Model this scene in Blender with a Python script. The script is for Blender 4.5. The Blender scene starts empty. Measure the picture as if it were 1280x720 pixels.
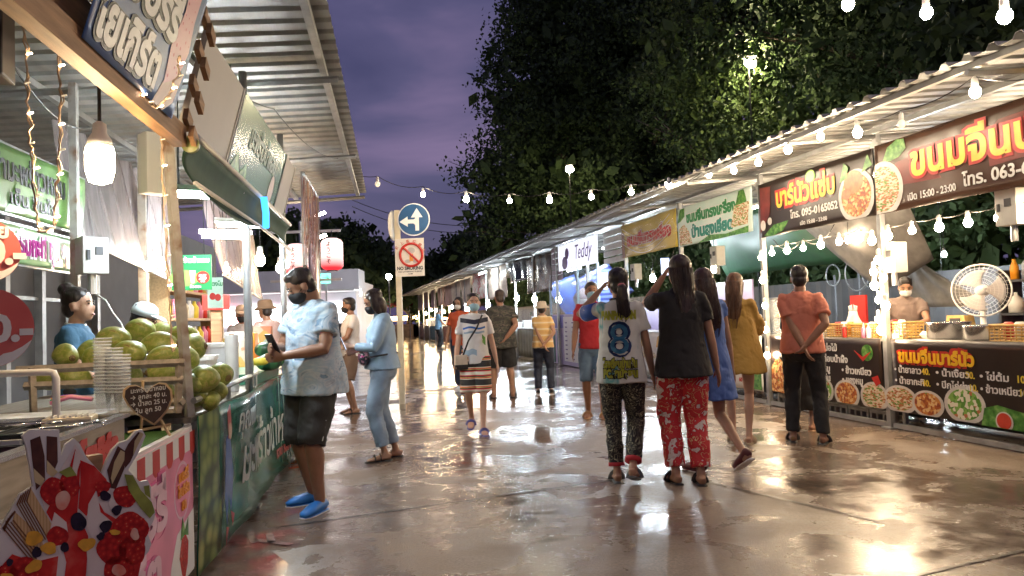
import bpy, bmesh, math, random
import numpy as np
from mathutils import Vector, Matrix, Euler

random.seed(7)
rng = np.random.default_rng(7)
SC = bpy.context.scene
COL = SC.collection
PI = math.pi

# ------------------------------------------------------------------ camera
FPX, CAMH, ROLL, HZ = 940.0, 1.32, -0.034, 396.0     # focal length (px of a 1280 wide frame), height, roll, horizon row
PITCH = math.atan((HZ - 360) / FPX)
cd = bpy.data.cameras.new('camera')
cam = bpy.data.objects.new('camera', cd)
COL.objects.link(cam)
cd.sensor_width = 36.0
cd.lens = FPX / 1280 * 36
cd.clip_start = 0.05
cd.clip_end = 2000
cam.matrix_world = (Matrix.Translation((0, 0, CAMH)) @ Matrix.Rotation(PI / 2 + PITCH, 4, 'X')
                    @ Matrix.Rotation(ROLL, 4, 'Z'))
SC.camera = cam

# ------------------------------------------------------------------ sky, last daylight, exposure
SKY_STRENGTH = 0.77
world = bpy.data.worlds.new('World')
SC.world = world
world.use_nodes = True
wt = world.node_tree
wt.nodes.clear()
wo = wt.nodes.new('ShaderNodeOutputWorld')
bg = wt.nodes.new('ShaderNodeBackground')
wt.links.new(bg.outputs[0], wo.inputs[0])
bg.inputs['Strength'].default_value = SKY_STRENGTH
tc = wt.nodes.new('ShaderNodeTexCoord')
mp = wt.nodes.new('ShaderNodeMapping')
mp.inputs['Scale'].default_value = (1.0, 1.0, 3.2)
wt.links.new(tc.outputs['Generated'], mp.inputs[0])
nz = wt.nodes.new('ShaderNodeTexNoise')
nz.inputs['Scale'].default_value = 2.3
nz.inputs['Detail'].default_value = 5
nz.inputs['Roughness'].default_value = 0.5
nz.inputs['Distortion'].default_value = 0.3
wt.links.new(mp.outputs[0], nz.inputs['Vector'])
cr = wt.nodes.new('ShaderNodeValToRGB')
e = cr.color_ramp.elements
e[0].position = 0.33; e[0].color = (0.026, 0.027, 0.078, 1)
e[1].position = 0.72; e[1].color = (0.17, 0.12, 0.22, 1)
x = cr.color_ramp.elements.new(0.52); x.color = (0.062, 0.056, 0.125, 1)
wt.links.new(nz.outputs['Fac'], cr.inputs[0])
sky = wt.nodes.new('ShaderNodeTexSky')
sky.sky_type = 'NISHITA'
sky.sun_disc = False
sky.sun_elevation = math.radians(-3)
sky.sun_rotation = math.radians(-20)
sm = wt.nodes.new('ShaderNodeMix'); sm.data_type = 'RGBA'; sm.blend_type = 'ADD'
sm.inputs['Factor'].default_value = 0.06
wt.links.new(cr.outputs[0], sm.inputs['A'])
wt.links.new(sky.outputs[0], sm.inputs['B'])
wt.links.new(sm.outputs['Result'], bg.inputs['Color'])

sd = bpy.data.lights.new('dusk_sun', 'SUN')          # what is left of the daylight: very weak and soft
sd.energy = 0.04
sd.angle = math.radians(40)
sd.color = (0.8, 0.75, 1.0)
so = bpy.data.objects.new('dusk_sun', sd)
so.rotation_euler = (math.radians(50), 0, math.radians(160))
COL.objects.link(so)

vs = SC.view_settings
vs.view_transform = 'Standard'
vs.look = 'None'
vs.exposure = 0.93
vs.gamma = 1.0
SC.render.engine = 'CYCLES'
cy = SC.cycles
cy.use_denoising = True
cy.max_bounces = 6
cy.diffuse_bounces = 3
cy.glossy_bounces = 3
cy.transmission_bounces = 6
cy.transparent_max_bounces = 12
cy.sample_clamp_indirect = 4.0
cy.sample_clamp_direct = 0.0
cy.caustics_reflective = False
cy.caustics_refractive = False
LAMP = 2.6            # one factor for every lamp's strength

# ------------------------------------------------------------------ pixel rays -> places on real planes
def ray(u, v):
    a, b = u - 640, v - 360
    c, s = math.cos(ROLL), math.sin(ROLL)
    a2, b2 = a * c + b * s, -a * s + b * c
    x, y, z = a2 / FPX, 1.0, -b2 / FPX
    return Vector((x, y * math.cos(PITCH) - z * math.sin(PITCH), y * math.sin(PITCH) + z * math.cos(PITCH)))

EYE = Vector((0, 0, CAMH))
def ground(u, v, h=0.0):
    d = ray(u, v)
    return EYE + d * ((h - CAMH) / d.z)

def deep(u, v, y):
    d = ray(u, v)
    return EYE + d * (y / d.y)

class Row:
    """A row of stalls: s runs along it away from the camera, e goes into the stall, z up."""
    def __init__(self, x0, slope, side):
        self.o = Vector((x0, 0, 0))
        self.u = Vector((-slope, 1, 0)).normalized()
        left = Vector((-self.u.y, self.u.x, 0))
        self.side = side                       # +1 left row, -1 right row
        self.e = left * side                   # into the stall
        self.x = self.u * side                 # reading direction of its signs
        self.rz = math.atan2(self.x.y, self.x.x)
    def p(self, s, e=0.0, z=0.0):
        return self.o + self.u * s + self.e * e + Vector((0, 0, z))
    def at(self, u, v, e=0.0):                 # a pixel on the plane e -> (s, z)
        r = ray(u, v)
        t = (e - (EYE - self.o).dot(self.e)) / r.dot(self.e)
        p = EYE + r * t
        return (p - self.o).dot(self.u), p.z
    def se(self, p):
        q = Vector((p[0], p[1], 0)) - self.o
        return q.dot(self.u), q.dot(self.e)

RR = Row(5.895, 0.235, -1)
LL = Row(-1.03, 0.16, 1)

# ------------------------------------------------------------------ materials
MATS = {}
def nodes_of(m):
    m.use_nodes = True
    t = m.node_tree
    return t, t.nodes['Principled BSDF']

def mat(name, col, rough=0.55, metal=0.0, var=0.18, scale=9.0, bump=0.0, bscale=60.0, spec=0.5, trans=0.0, alpha=1.0,
        emit=None, es=0.0, sss=0.0, stretch=(1, 1, 1), coat=0.0):
    if name in MATS:
        return MATS[name]
    m = bpy.data.materials.new(name)
    t, b = nodes_of(m)
    N, L = t.nodes, t.links
    c4 = (*col, 1)
    b.inputs['Base Color'].default_value = c4
    b.inputs['Roughness'].default_value = rough
    b.inputs['Metallic'].default_value = metal
    b.inputs['Specular IOR Level'].default_value = spec
    b.inputs['Transmission Weight'].default_value = trans
    b.inputs['Alpha'].default_value = alpha
    b.inputs['Coat Weight'].default_value = coat
    if sss:
        b.inputs['Subsurface Weight'].default_value = sss
        b.inputs['Subsurface Radius'].default_value = (0.01, 0.005, 0.003)
    if emit:
        b.inputs['Emission Color'].default_value = (*emit, 1)
        b.inputs['Emission Strength'].default_value = es * LAMP
    if var > 0 or bump > 0:
        tcn = N.new('ShaderNodeTexCoord'); mpn = N.new('ShaderNodeMapping')
        mpn.inputs['Scale'].default_value = stretch
        L.new(tcn.outputs['Object'], mpn.inputs[0])
    if var > 0:
        n = N.new('ShaderNodeTexNoise'); n.inputs['Scale'].default_value = scale; n.inputs['Detail'].default_value = 6
        L.new(mpn.outputs[0], n.inputs['Vector'])
        r = N.new('ShaderNodeValToRGB')
        r.color_ramp.elements[0].position = 0.3; r.color_ramp.elements[1].position = 0.7
        r.color_ramp.elements[0].color = (*[v * (1 - var) for v in col], 1)
        r.color_ramp.elements[1].color = (*[min(1, v * (1 + var * 0.6)) for v in col], 1)
        L.new(n.outputs['Fac'], r.inputs[0]); L.new(r.outputs[0], b.inputs['Base Color'])
    if bump > 0:
        n2 = N.new('ShaderNodeTexNoise'); n2.inputs['Scale'].default_value = bscale; n2.inputs['Detail'].default_value = 3
        L.new(mpn.outputs[0], n2.inputs['Vector'])
        bn = N.new('ShaderNodeBump'); bn.inputs['Strength'].default_value = bump; bn.inputs['Distance'].default_value = 0.02
        L.new(n2.outputs['Fac'], bn.inputs['Height']); L.new(bn.outputs[0], b.inputs['Normal'])
    MATS[name] = m
    return m

def ramp_mat(name, stops, tex='NOISE', scale=6.0, rough=0.6, detail=4, stretch=(1, 1, 1), bump=0.0, const=True, dist=0.0, rnd=1.0,
             emit=0.0):
    """A pattern: a noise, voronoi or wave texture through a colour ramp."""
    if name in MATS:
        return MATS[name]
    m = bpy.data.materials.new(name)
    t, b = nodes_of(m)
    N, L = t.nodes, t.links
    tcn = N.new('ShaderNodeTexCoord'); mpn = N.new('ShaderNodeMapping')
    mpn.inputs['Scale'].default_value = stretch
    L.new(tcn.outputs['Object'], mpn.inputs[0])
    if tex == 'VORONOI':
        n = N.new('ShaderNodeTexVoronoi'); out = n.outputs['Color']
        n.inputs['Randomness'].default_value = rnd
    elif tex == 'DIST':
        n = N.new('ShaderNodeTexVoronoi'); out = n.outputs['Distance']
        n.inputs['Randomness'].default_value = rnd
    elif tex == 'WAVE':
        n = N.new('ShaderNodeTexWave'); out = n.outputs['Fac']; n.inputs['Distortion'].default_value = dist
        n.inputs['Detail'].default_value = detail
        n.bands_direction = 'Z' if stretch[0] < stretch[2] else 'X'
    else:
        n = N.new('ShaderNodeTexNoise'); out = n.outputs['Fac']; n.inputs['Detail'].default_value = detail
        n.inputs['Distortion'].default_value = dist
    n.inputs['Scale'].default_value = scale
    L.new(mpn.outputs[0], n.inputs['Vector'])
    r = N.new('ShaderNodeValToRGB')
    el = r.color_ramp.elements
    if const:
        r.color_ramp.interpolation = 'CONSTANT'
    el[0].position, el[0].color = stops[0][0], (*stops[0][1], 1)
    el[1].position, el[1].color = stops[-1][0], (*stops[-1][1], 1)
    for p, c in stops[1:-1]:
        k = el.new(p); k.color = (*c, 1)
    L.new(out, r.inputs[0]); L.new(r.outputs[0], b.inputs['Base Color'])
    b.inputs['Roughness'].default_value = rough
    if emit:
        L.new(r.outputs[0], b.inputs['Emission Color']); b.inputs['Emission Strength'].default_value = emit * LAMP
    if bump:
        bn = N.new('ShaderNodeBump'); bn.inputs['Strength'].default_value = bump; bn.inputs['Distance'].default_value = 0.01
        L.new(n.outputs[0], bn.inputs['Height']); L.new(bn.outputs[0], b.inputs['Normal'])
    MATS[name] = m
    return m

def lamp_mat(name, col, strength):
    if name in MATS:
        return MATS[name]
    m = bpy.data.materials.new(name)
    t, b = nodes_of(m)
    b.inputs['Base Color'].default_value = (0.9, 0.9, 0.9, 1)
    b.inputs['Emission Color'].default_value = (*col, 1)
    b.inputs['Emission Strength'].default_value = strength * LAMP
    MATS[name] = m
    return m

# ------------------------------------------------------------------ mesh builder
class MB:
    def __init__(self):
        self.v, self.f = [], []
    def add(self, vs_, fs):
        k = len(self.v)
        self.v += [tuple(p) for p in vs_]
        self.f += [tuple(i + k for i in q) for q in fs]
        return self
    def box(self, c, s, R=None, bev=0.0):
        hx, hy, hz = s[0] / 2, s[1] / 2, s[2] / 2
        if bev <= 0:
            P = [(-hx, -hy, -hz), (hx, -hy, -hz), (hx, hy, -hz), (-hx, hy, -hz), (-hx, -hy, hz), (hx, -hy, hz), (hx, hy, hz), (-hx, hy, hz)]
            F = [(0, 3, 2, 1), (4, 5, 6, 7), (0, 1, 5, 4), (1, 2, 6, 5), (2, 3, 7, 6), (3, 0, 4, 7)]
        else:
            bm = bmesh.new(); bmesh.ops.create_cube(bm, size=1)
            for q in bm.verts: q.co = Vector((q.co.x * s[0], q.co.y * s[1], q.co.z * s[2]))
            bmesh.ops.bevel(bm, geom=bm.edges[:], offset=bev, segments=2, affect='EDGES', profile=0.6)
            bm.verts.index_update()
            P = [tuple(q.co) for q in bm.verts]; F = [tuple(q.index for q in f.verts) for f in bm.faces]
            bm.free()
        if R is not None:
            P = [R @ Vector(p) for p in P]
        return self.add([(p[0] + c[0], p[1] + c[1], p[2] + c[2]) for p in P], F)
    def tube(self, pts, r, n=8, cap=True, flat=None, up=None):
        """A swept tube; r one radius or a list of radii or of (r across, r along up)."""
        pts = [Vector(p) for p in pts]
        m = len(pts)
        rs = r if isinstance(r, (list, tuple)) else [r] * m
        V = []
        prev = Vector(up) if up is not None else None
        for i, p in enumerate(pts):
            d = (pts[min(i + 1, m - 1)] - pts[max(i - 1, 0)])
            d = d.normalized() if d.length > 1e-9 else Vector((0, 0, 1))
            if prev is None:
                prev = Vector((0, 0, 1)) if abs(d.z) < 0.9 else Vector((1, 0, 0))
            b = prev - d * prev.dot(d)
            if b.length < 1e-6:
                b = d.orthogonal()
            b.normalize(); prev = b
            a = d.cross(b)
            ra, rb = rs[i] if isinstance(rs[i], (list, tuple)) else (rs[i], rs[i])
            for k in range(n):
                t = 2 * PI * k / n
                V.append(p + a * (ra * math.cos(t)) + b * (rb * math.sin(t)))
        F = []
        for i in range(m - 1):
            for k in range(n):
                k2 = (k + 1) % n
                F.append((i * n + k, i * n + k2, (i + 1) * n + k2, (i + 1) * n + k))
        if cap:
            F.append(tuple(range(n - 1, -1, -1))); F.append(tuple((m - 1) * n + k for k in range(n)))
        return self.add(V, F)
    def rtube(self, pts, rs, n=10, up=None):
        """A tube with rounded ends (for bodies)."""
        pts = [Vector(p) for p in pts]
        d0 = (pts[0] - pts[1]).normalized(); d1 = (pts[-1] - pts[-2]).normalized()
        def r2(r): return r if isinstance(r, (tuple, list)) else (r, r)
        a, b = r2(rs[0]), r2(rs[-1])
        m0, m1 = min(a), min(b)
        P = [pts[0] + d0 * m0 * 0.92, pts[0] + d0 * m0 * 0.6] + pts + [pts[-1] + d1 * m1 * 0.6, pts[-1] + d1 * m1 * 0.92]
        R = [(a[0] * .38, a[1] * .38), (a[0] * .8, a[1] * .8)] + [r2(r) for r in rs] + [(b[0] * .8, b[1] * .8), (b[0] * .38, b[1] * .38)]
        return self.tube(P, R, n, True, up=up)
    def loft(self, secs, n=20, M=None, power=2.0):
        """Horizontal (super)elliptic sections (z, cx, cy, rx, ry)."""
        V = []
        for (z, cx, cy, rx, ry) in secs:
            for k in range(n):
                t = 2 * PI * k / n
                c, s = math.cos(t), math.sin(t)
                V.append(Vector((cx + rx * math.copysign(abs(c) ** (2 / power), c), cy + ry * math.copysign(abs(s) ** (2 / power), s), z)))
        if M is not None:
            V = [M @ v for v in V]
        F = []
        for i in range(len(secs) - 1):
            for k in range(n):
                k2 = (k + 1) % n
                F.append((i * n + k, i * n + k2, (i + 1) * n + k2, (i + 1) * n + k))
        F.append(tuple(range(n - 1, -1, -1))); F.append(tuple((len(secs) - 1) * n + k for k in range(n)))
        return self.add(V, F)
    def lathe(self, prof, c=(0, 0, 0), n=20, R=None, cap=True):
        V = []
        for (r, z) in prof:
            for k in range(n):
                t = 2 * PI * k / n
                p = Vector((r * math.cos(t), r * math.sin(t), z))
                V.append((R @ p if R is not None else p) + Vector(c))
        F = []
        for i in range(len(prof) - 1):
            for k in range(n):
                k2 = (k + 1) % n
                F.append((i * n + k, i * n + k2, (i + 1) * n + k2, (i + 1) * n + k))
        if cap:
            F.append(tuple(range(n - 1, -1, -1))); F.append(tuple((len(prof) - 1) * n + k for k in range(n)))
        return self.add(V, F)
    def ell(self, c, r, n=14, R=None, M=None):
        prof = [(math.sin(PI * i / 10), -math.cos(PI * i / 10)) for i in range(1, 10)]
        V = []
        for (a, z) in prof:
            for k in range(n):
                t = 2 * PI * k / n
                p = Vector((a * math.cos(t) * r[0], a * math.sin(t) * r[1], z * r[2]))
                if R is not None: p = R @ p
                p = p + Vector(c)
                if M is not None: p = M @ p
                V.append(p)
        F = []
        for i in range(len(prof) - 1):
            for k in range(n):
                k2 = (k + 1) % n
                F.append((i * n + k, i * n + k2, (i + 1) * n + k2, (i + 1) * n + k))
        F.append(tuple(range(n - 1, -1, -1))); F.append(tuple((len(prof) - 1) * n + k for k in range(n)))
        return self.add(V, F)
    def prism(self, pts, y0, y1):
        """An outline in the x-z plane given thickness from y0 (front) to y1."""
        n = len(pts)
        V = [(p[0], y0, p[1]) for p in pts] + [(p[0], y1, p[1]) for p in pts]
        F = [tuple(range(n)), tuple(range(2 * n - 1, n - 1, -1))] + [(i, n + i, n + (i + 1) % n, (i + 1) % n) for i in range(n)]
        return self.add(V, F)
    def grid(self, f, nu, nv):
        V = [f(i / nu, j / nv) for j in range(nv + 1) for i in range(nu + 1)]
        w = nu + 1
        return self.add(V, [(j * w + i, j * w + i + 1, (j + 1) * w + i + 1, (j + 1) * w + i) for j in range(nv) for i in range(nu)])
    def build(self, name, m, parent=None, loc=None, rz=None, smooth=False, solid=0.0):
        me = bpy.data.meshes.new(name)
        me.from_pydata(self.v, [], self.f)
        me.validate()
        bm = bmesh.new(); bm.from_mesh(me); bmesh.ops.recalc_face_normals(bm, faces=bm.faces[:]); bm.to_mesh(me); bm.free()
        o = bpy.data.objects.new(name, me)
        COL.objects.link(o)
        if m is not None:
            for q in (m if isinstance(m, (list, tuple)) else [m]):
                me.materials.append(q)
        if smooth:
            me.polygons.foreach_set('use_smooth', [True] * len(me.polygons))
        if parent is not None: o.parent = parent
        if loc is not None: o.location = loc
        if rz is not None: o.rotation_euler = (0, 0, rz)
        if solid:
            s = o.modifiers.new('thickness', 'SOLIDIFY'); s.thickness = solid; s.offset = 0
        return o

def tag(o, label=None, cat=None, group=None, kind=None):
    if label: o['label'] = label
    if cat: o['category'] = cat
    if group: o['group'] = group
    if kind: o['kind'] = kind
    return o

def thing(name, label, cat, loc=(0, 0, 0), rz=0.0, group=None):
    o = bpy.data.objects.new(name, None)
    o.empty_display_size = 0.1
    COL.objects.link(o)
    o.location = loc; o.rotation_euler = (0, 0, rz)
    return tag(o, label, cat, group)

def kids(o):
    return [c for c in COL.objects if c.parent is o]

def dup(o, loc, rz=None, label=None, group=None, scale=None):
    r = o.copy(); COL.objects.link(r); r.location = loc
    if rz is not None: r.rotation_euler = (0, 0, rz)
    if label: r['label'] = label
    if group: r['group'] = group
    if scale: r.scale = scale
    for ch in list(o.children):
        c = ch.copy(); COL.objects.link(c); c.parent = r
        for g in list(ch.children):
            d = g.copy(); COL.objects.link(d); d.parent = c
    return r

# ------------------------------------------------------------------ lettering on flat signs (local x right, z up, facing -y)
def text_mesh(body, size, bold=0.0, depth=0.0015, align='LEFT', shear=0.0, space=1.0):
    c = bpy.data.curves.new('lettering', 'FONT')
    c.body = body; c.size = size; c.offset = bold; c.extrude = depth; c.align_x = align; c.shear = shear
    c.space_character = space
    c.resolution_u = 3
    o = bpy.data.objects.new('lettering', c)
    me = bpy.data.meshes.new_from_object(o)
    bpy.data.objects.remove(o); bpy.data.curves.remove(c)
    return me

def text(parent, body, x, z, size, m, y=-0.006, bold=0.0, align='LEFT', shear=0.0, fn=None, name='lettering', rot=0.0, width=None, space=1.0,
         sx=1.0, slope=0.0):
    me = text_mesh(body, size, bold, align=align, shear=shear, space=space)
    n = len(me.vertices)
    co = np.empty(n * 3); me.vertices.foreach_get('co', co); co = co.reshape(-1, 3)
    if width and n:
        w = co[:, 0].max() - co[:, 0].min()
        sx = width / max(w, 1e-6)
    X = co[:, 0] * sx; Z = co[:, 1]
    if rot:
        X, Z = X * math.cos(rot) - Z * math.sin(rot), X * math.sin(rot) + Z * math.cos(rot)
    Z = Z + X * slope
    X = X + x; Z = Z + z
    Y = y - co[:, 2]
    if fn is not None:
        Y = Y + np.array([fn(a, b) for a, b in zip(X, Z)])
    me.vertices.foreach_set('co', np.column_stack([X, Y, Z]).ravel())
    me.materials.append(m)
    o = bpy.data.objects.new(name, me); COL.objects.link(o); o.parent = parent
    return o

def ellipse(cx, cz, rx, rz_, n=28, rot=0.0):
    return [(cx + rx * math.cos(2 * PI * k / n) * math.cos(rot) - rz_ * math.sin(2 * PI * k / n) * math.sin(rot),
             cz + rx * math.cos(2 * PI * k / n) * math.sin(rot) + rz_ * math.sin(2 * PI * k / n) * math.cos(rot)) for k in range(n)]

def patch(parent, name, polys, m, y=-0.004, th=0.002, fn=None):
    """Printed shapes: one thin mesh of outlines lying on a sign."""
    if fn is None and y > -.02: y, th = y * 0.4, 0.0007
    if len(polys) > 16:
        b = MB()
        for p in polys: b.prism(p, y - th, y)
        return b.build(name, m, parent)
    for p in polys:
        b = MB()
        yy = (sum(fn(a, c) for a, c in p) / len(p)) if fn else 0
        b.prism(p, y - th + yy, y + yy)
        o = b.build(name, m, parent)
    return o

def rect(x0, z0, x1, z1):
    return [(x0, z0), (x1, z0), (x1, z1), (x0, z1)]
# ================================================================== SETTING
def ground_material():
    m = bpy.data.materials.new('wet_concrete')
    t, b = nodes_of(m)
    N, L = t.nodes, t.links
    g = N.new('ShaderNodeNewGeometry')
    def noise(scale, det=6, rough=0.55, dist=0.0):
        n = N.new('ShaderNodeTexNoise'); n.inputs['Scale'].default_value = scale; n.inputs['Detail'].default_value = det
        n.inputs['Roughness'].default_value = rough; n.inputs['Distortion'].default_value = dist
        L.new(g.outputs['Position'], n.inputs['Vector']); return n.outputs['Fac']
    def ramp(src, a, b_, c0=(0, 0, 0), c1=(1, 1, 1)):
        r = N.new('ShaderNodeValToRGB'); r.color_ramp.elements[0].position = a; r.color_ramp.elements[1].position = b_
        r.color_ramp.elements[0].color = (*c0, 1); r.color_ramp.elements[1].color = (*c1, 1)
        L.new(src, r.inputs[0]); return r.outputs[0]
    def mix(f, a, b_, mode='MIX'):
        x = N.new('ShaderNodeMix'); x.data_type = 'RGBA'; x.blend_type = mode
        if isinstance(f, float): x.inputs['Factor'].default_value = f
        else: L.new(f, x.inputs['Factor'])
        for k, v in (('A', a), ('B', b_)):
            if isinstance(v, tuple): x.inputs[k].default_value = (*v, 1)
            else: L.new(v, x.inputs[k])
        return x.outputs['Result']
    dry = mix(noise(2.2, 8), (0.215, 0.16, 0.118), (0.35, 0.27, 0.20))
    dry = mix(ramp(noise(55, 4), 0.35, 0.75), dry, (0.15, 0.12, 0.095))
    stain = ramp(noise(0.6, 6, 0.65, 0.8), 0.46, 0.62)
    dry = mix(stain, dry, (0.14, 0.095, 0.065))
    big = ramp(noise(0.55, 4, 0.55, 0.4), 0.37, 0.57)
    mid = ramp(noise(1.9, 8, 0.62, 0.5), 0.36, 0.60)
    fine = ramp(noise(9.0, 6, 0.7, 0.2), 0.30, 0.70)
    w = mix(0.5, big, mid)
    w = mix(0.22, w, fine)
    sy = N.new('ShaderNodeSeparateXYZ'); L.new(g.outputs['Position'], sy.inputs[0])
    far = N.new('ShaderNodeMapRange'); far.inputs['From Min'].default_value = 7; far.inputs['From Max'].default_value = 17; far.inputs['To Max'].default_value = 0.3
    L.new(sy.outputs['Y'], far.inputs['Value'])
    ad = N.new('ShaderNodeMath'); ad.operation = 'ADD'; L.new(w, ad.inputs[0]); L.new(far.outputs[0], ad.inputs[1])
    w = ramp(ad.outputs[0], 0.38, 0.92)
    wetc = mix(noise(2.7, 8), (0.085, 0.062, 0.045), (0.175, 0.13, 0.098))
    L.new(mix(w, dry, wetc), b.inputs['Base Color'])
    rr = N.new('ShaderNodeValToRGB'); el = rr.color_ramp.elements
    el[0].position = 0.0; el[0].color = (0.46, 0.46, 0.46, 1); el[1].position = 1.0; el[1].color = (0.07, 0.07, 0.07, 1)
    k2 = el.new(0.45); k2.color = (0.24, 0.24, 0.24, 1); k3 = el.new(0.75); k3.color = (0.12, 0.12, 0.12, 1)
    L.new(w, rr.inputs[0]); L.new(rr.outputs[0], b.inputs['Roughness'])
    b.inputs['Specular IOR Level'].default_value = 0.55
    hh = mix(0.5, mix(0.6, noise(2.4, 4), noise(17, 6)), noise(95, 4))
    bn = N.new('ShaderNodeBump'); bn.inputs['Strength'].default_value = 0.30; bn.inputs['Distance'].default_value = 0.012
    iv = N.new('ShaderNodeMapRange'); iv.inputs['To Min'].default_value = 0.55; iv.inputs['To Max'].default_value = 0.13
    L.new(w, iv.inputs['Value']); L.new(iv.outputs[0], bn.inputs['Strength'])
    L.new(hh, bn.inputs['Height']); L.new(bn.outputs[0], b.inputs['Normal'])
    return m

b = MB()
b.add([(-150, -20, 0), (150, -20, 0), (150, 260, 0), (-150, 260, 0)], [(0, 1, 2, 3)])
tag(b.build('ground', ground_material()), kind='structure')

M_joint = mat('joint_dirt', (0.05, 0.04, 0.032), 0.3, var=0.4, scale=4)
def joint(p0, p1, w=0.025):
    d = (p1 - p0); n = Vector((-d.y, d.x, 0)).normalized() * w / 2
    k = 40
    q = MB()
    V = []
    for i in range(k + 1):
        c = p0 + d * (i / k)
        j = (random.random() - 0.5) * 0.008
        V += [c - n * (1 + j * 40) + Vector((0, 0, 0.004)), c + n * (1 - j * 40) + Vector((0, 0, 0.004))]
    q.add(V, [(2 * i, 2 * i + 2, 2 * i + 3, 2 * i + 1) for i in range(k)])
    tag(q.build('pavement_joint', M_joint), kind='structure')
joint(ground(330, 662), ground(790, 597))
joint(ground(790, 597), ground(905, 583))
joint(ground(1080, 735), ground(1300, 684))
joint(ground(830, 590), ground(1110, 655))
joint(ground(500, 484), ground(705, 484), 0.06)
joint(ground(470, 452), ground(705, 459), 0.05)

# red reflection with pale smears painted onto the wet ground by the first stall
M_redrefl = ramp_mat('red_reflection_paint', [(0.0, (0.42, 0.05, 0.05)), (0.5, (0.33, 0.05, 0.05)), (0.62, (0.16, 0.085, 0.07))], scale=3.5, rough=0.12, const=False, bump=0.15)
M_palerefl = mat('pale_reflection_paint', (0.32, 0.19, 0.175), 0.2, var=0.5, scale=14)
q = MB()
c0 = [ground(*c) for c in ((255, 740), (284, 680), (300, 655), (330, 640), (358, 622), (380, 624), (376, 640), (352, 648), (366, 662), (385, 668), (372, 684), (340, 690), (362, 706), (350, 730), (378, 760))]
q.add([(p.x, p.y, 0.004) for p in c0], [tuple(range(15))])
tag(q.build('painted_reflection', M_redrefl), kind='structure')
_t, _b = nodes_of(M_redrefl); _n = _t.nodes.new('ShaderNodeTexNoise'); _n.inputs['Scale'].default_value = 2.6; _n.inputs['Detail'].default_value = 8
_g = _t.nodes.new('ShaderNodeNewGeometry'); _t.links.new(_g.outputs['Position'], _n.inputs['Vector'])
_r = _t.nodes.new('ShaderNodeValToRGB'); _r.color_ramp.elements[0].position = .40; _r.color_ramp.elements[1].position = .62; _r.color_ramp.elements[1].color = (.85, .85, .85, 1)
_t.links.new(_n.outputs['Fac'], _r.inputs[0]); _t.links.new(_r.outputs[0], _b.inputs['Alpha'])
q = MB()
for (a, bb) in (((318, 676), (364, 682)), ((312, 666), (318, 680)), ((336, 668), (340, 680))):
    p0, p1 = ground(*a), ground(*bb)
    d = (p1 - p0); n = Vector((-d.y, d.x, 0)).normalized() * 0.022
    q.add([(p.x, p.y, 0.008) for p in (p0 - n, p1 - n, p1 + n, p0 + n)], [(0, 1, 2, 3)])
tag(q.build('reflection_smear', M_palerefl), kind='structure')

M_zinc = mat('galvanised_sheet', (0.30, 0.30, 0.29), 0.55, metal=0.25, var=0.22, scale=2.5, stretch=(0.6, 3, 1), bump=0.05, bscale=20)
M_steel = mat('galvanised_steel', (0.42, 0.43, 0.43), 0.4, metal=0.6, var=0.25, scale=7)
M_rust = ramp_mat('rusty_steel', [(0.35, (0.36, 0.34, 0.32)), (0.5, (0.44, 0.42, 0.39)), (0.68, (0.22, 0.13, 0.08))], scale=7, rough=0.6, const=False, bump=0.15)
M_dark = mat('dark_steel', (0.06, 0.06, 0.065), 0.5, metal=0.4, var=0.3)
M_black = mat('black_plastic', (0.012, 0.012, 0.013), 0.4, var=0.0)
M_white = mat('white_paint', (0.78, 0.77, 0.74), 0.45, var=0.08)
M_wood = mat('raw_timber', (0.36, 0.20, 0.10), 0.65, var=0.35, scale=5, stretch=(0.7, 8, 8), bump=0.15, bscale=30)
M_pale_wood = mat('pale_wood', (0.55, 0.38, 0.2), 0.55, var=0.2, scale=6, stretch=(1, 8, 8))

def corrugated_roof(name, label, row, s0, s1, e0, e1, zf, period, hgt, posts_s, purlins):
    t = thing(name, label, 'roof', row.p(s0, 0, 0), row.rz)
    q = MB()
    sg = row.side
    n = int((s1 - s0) / period)
    xs = []
    for i in range(n):
        x0 = i * period
        xs += [(x0, 0), (x0 + period * 0.55, 0), (x0 + period * 0.67, hgt), (x0 + period * 0.88, hgt)]
    xs.append((n * period, 0))
    V = []
    for (x_, h) in xs:
        for j in range(3):
            e_ = e0 + (e1 - e0) * j / 2
            V.append((x_ * sg, e_, zf(e_) + h + 0.01 * math.sin(x_ * 1.3 + j)))
    F = [(3 * i + j, 3 * i + 3 + j, 3 * i + 4 + j, 3 * i + 1 + j) for i in range(len(xs) - 1) for j in range(2)]
    q.add(V, F)
    q.build('roof_sheet', M_zinc, t, solid=0.004)
    for e_ in purlins:
        q = MB(); q.box((sg * (s1 - s0) / 2, e_, zf(e_) - 0.035), (s1 - s0, 0.05, 0.05))
        q.build('purlin', M_steel, t)
    for s_ in posts_s:
        q = MB()
        q.tube([(sg * (s_ - s0), e0 + 0.02, zf(e0) - 0.10), (sg * (s_ - s0), e1 - 0.1, zf(e1) - 0.10)], 0.026, 4, True)
        q.build('rafter', M_steel, t)
    return t

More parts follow.
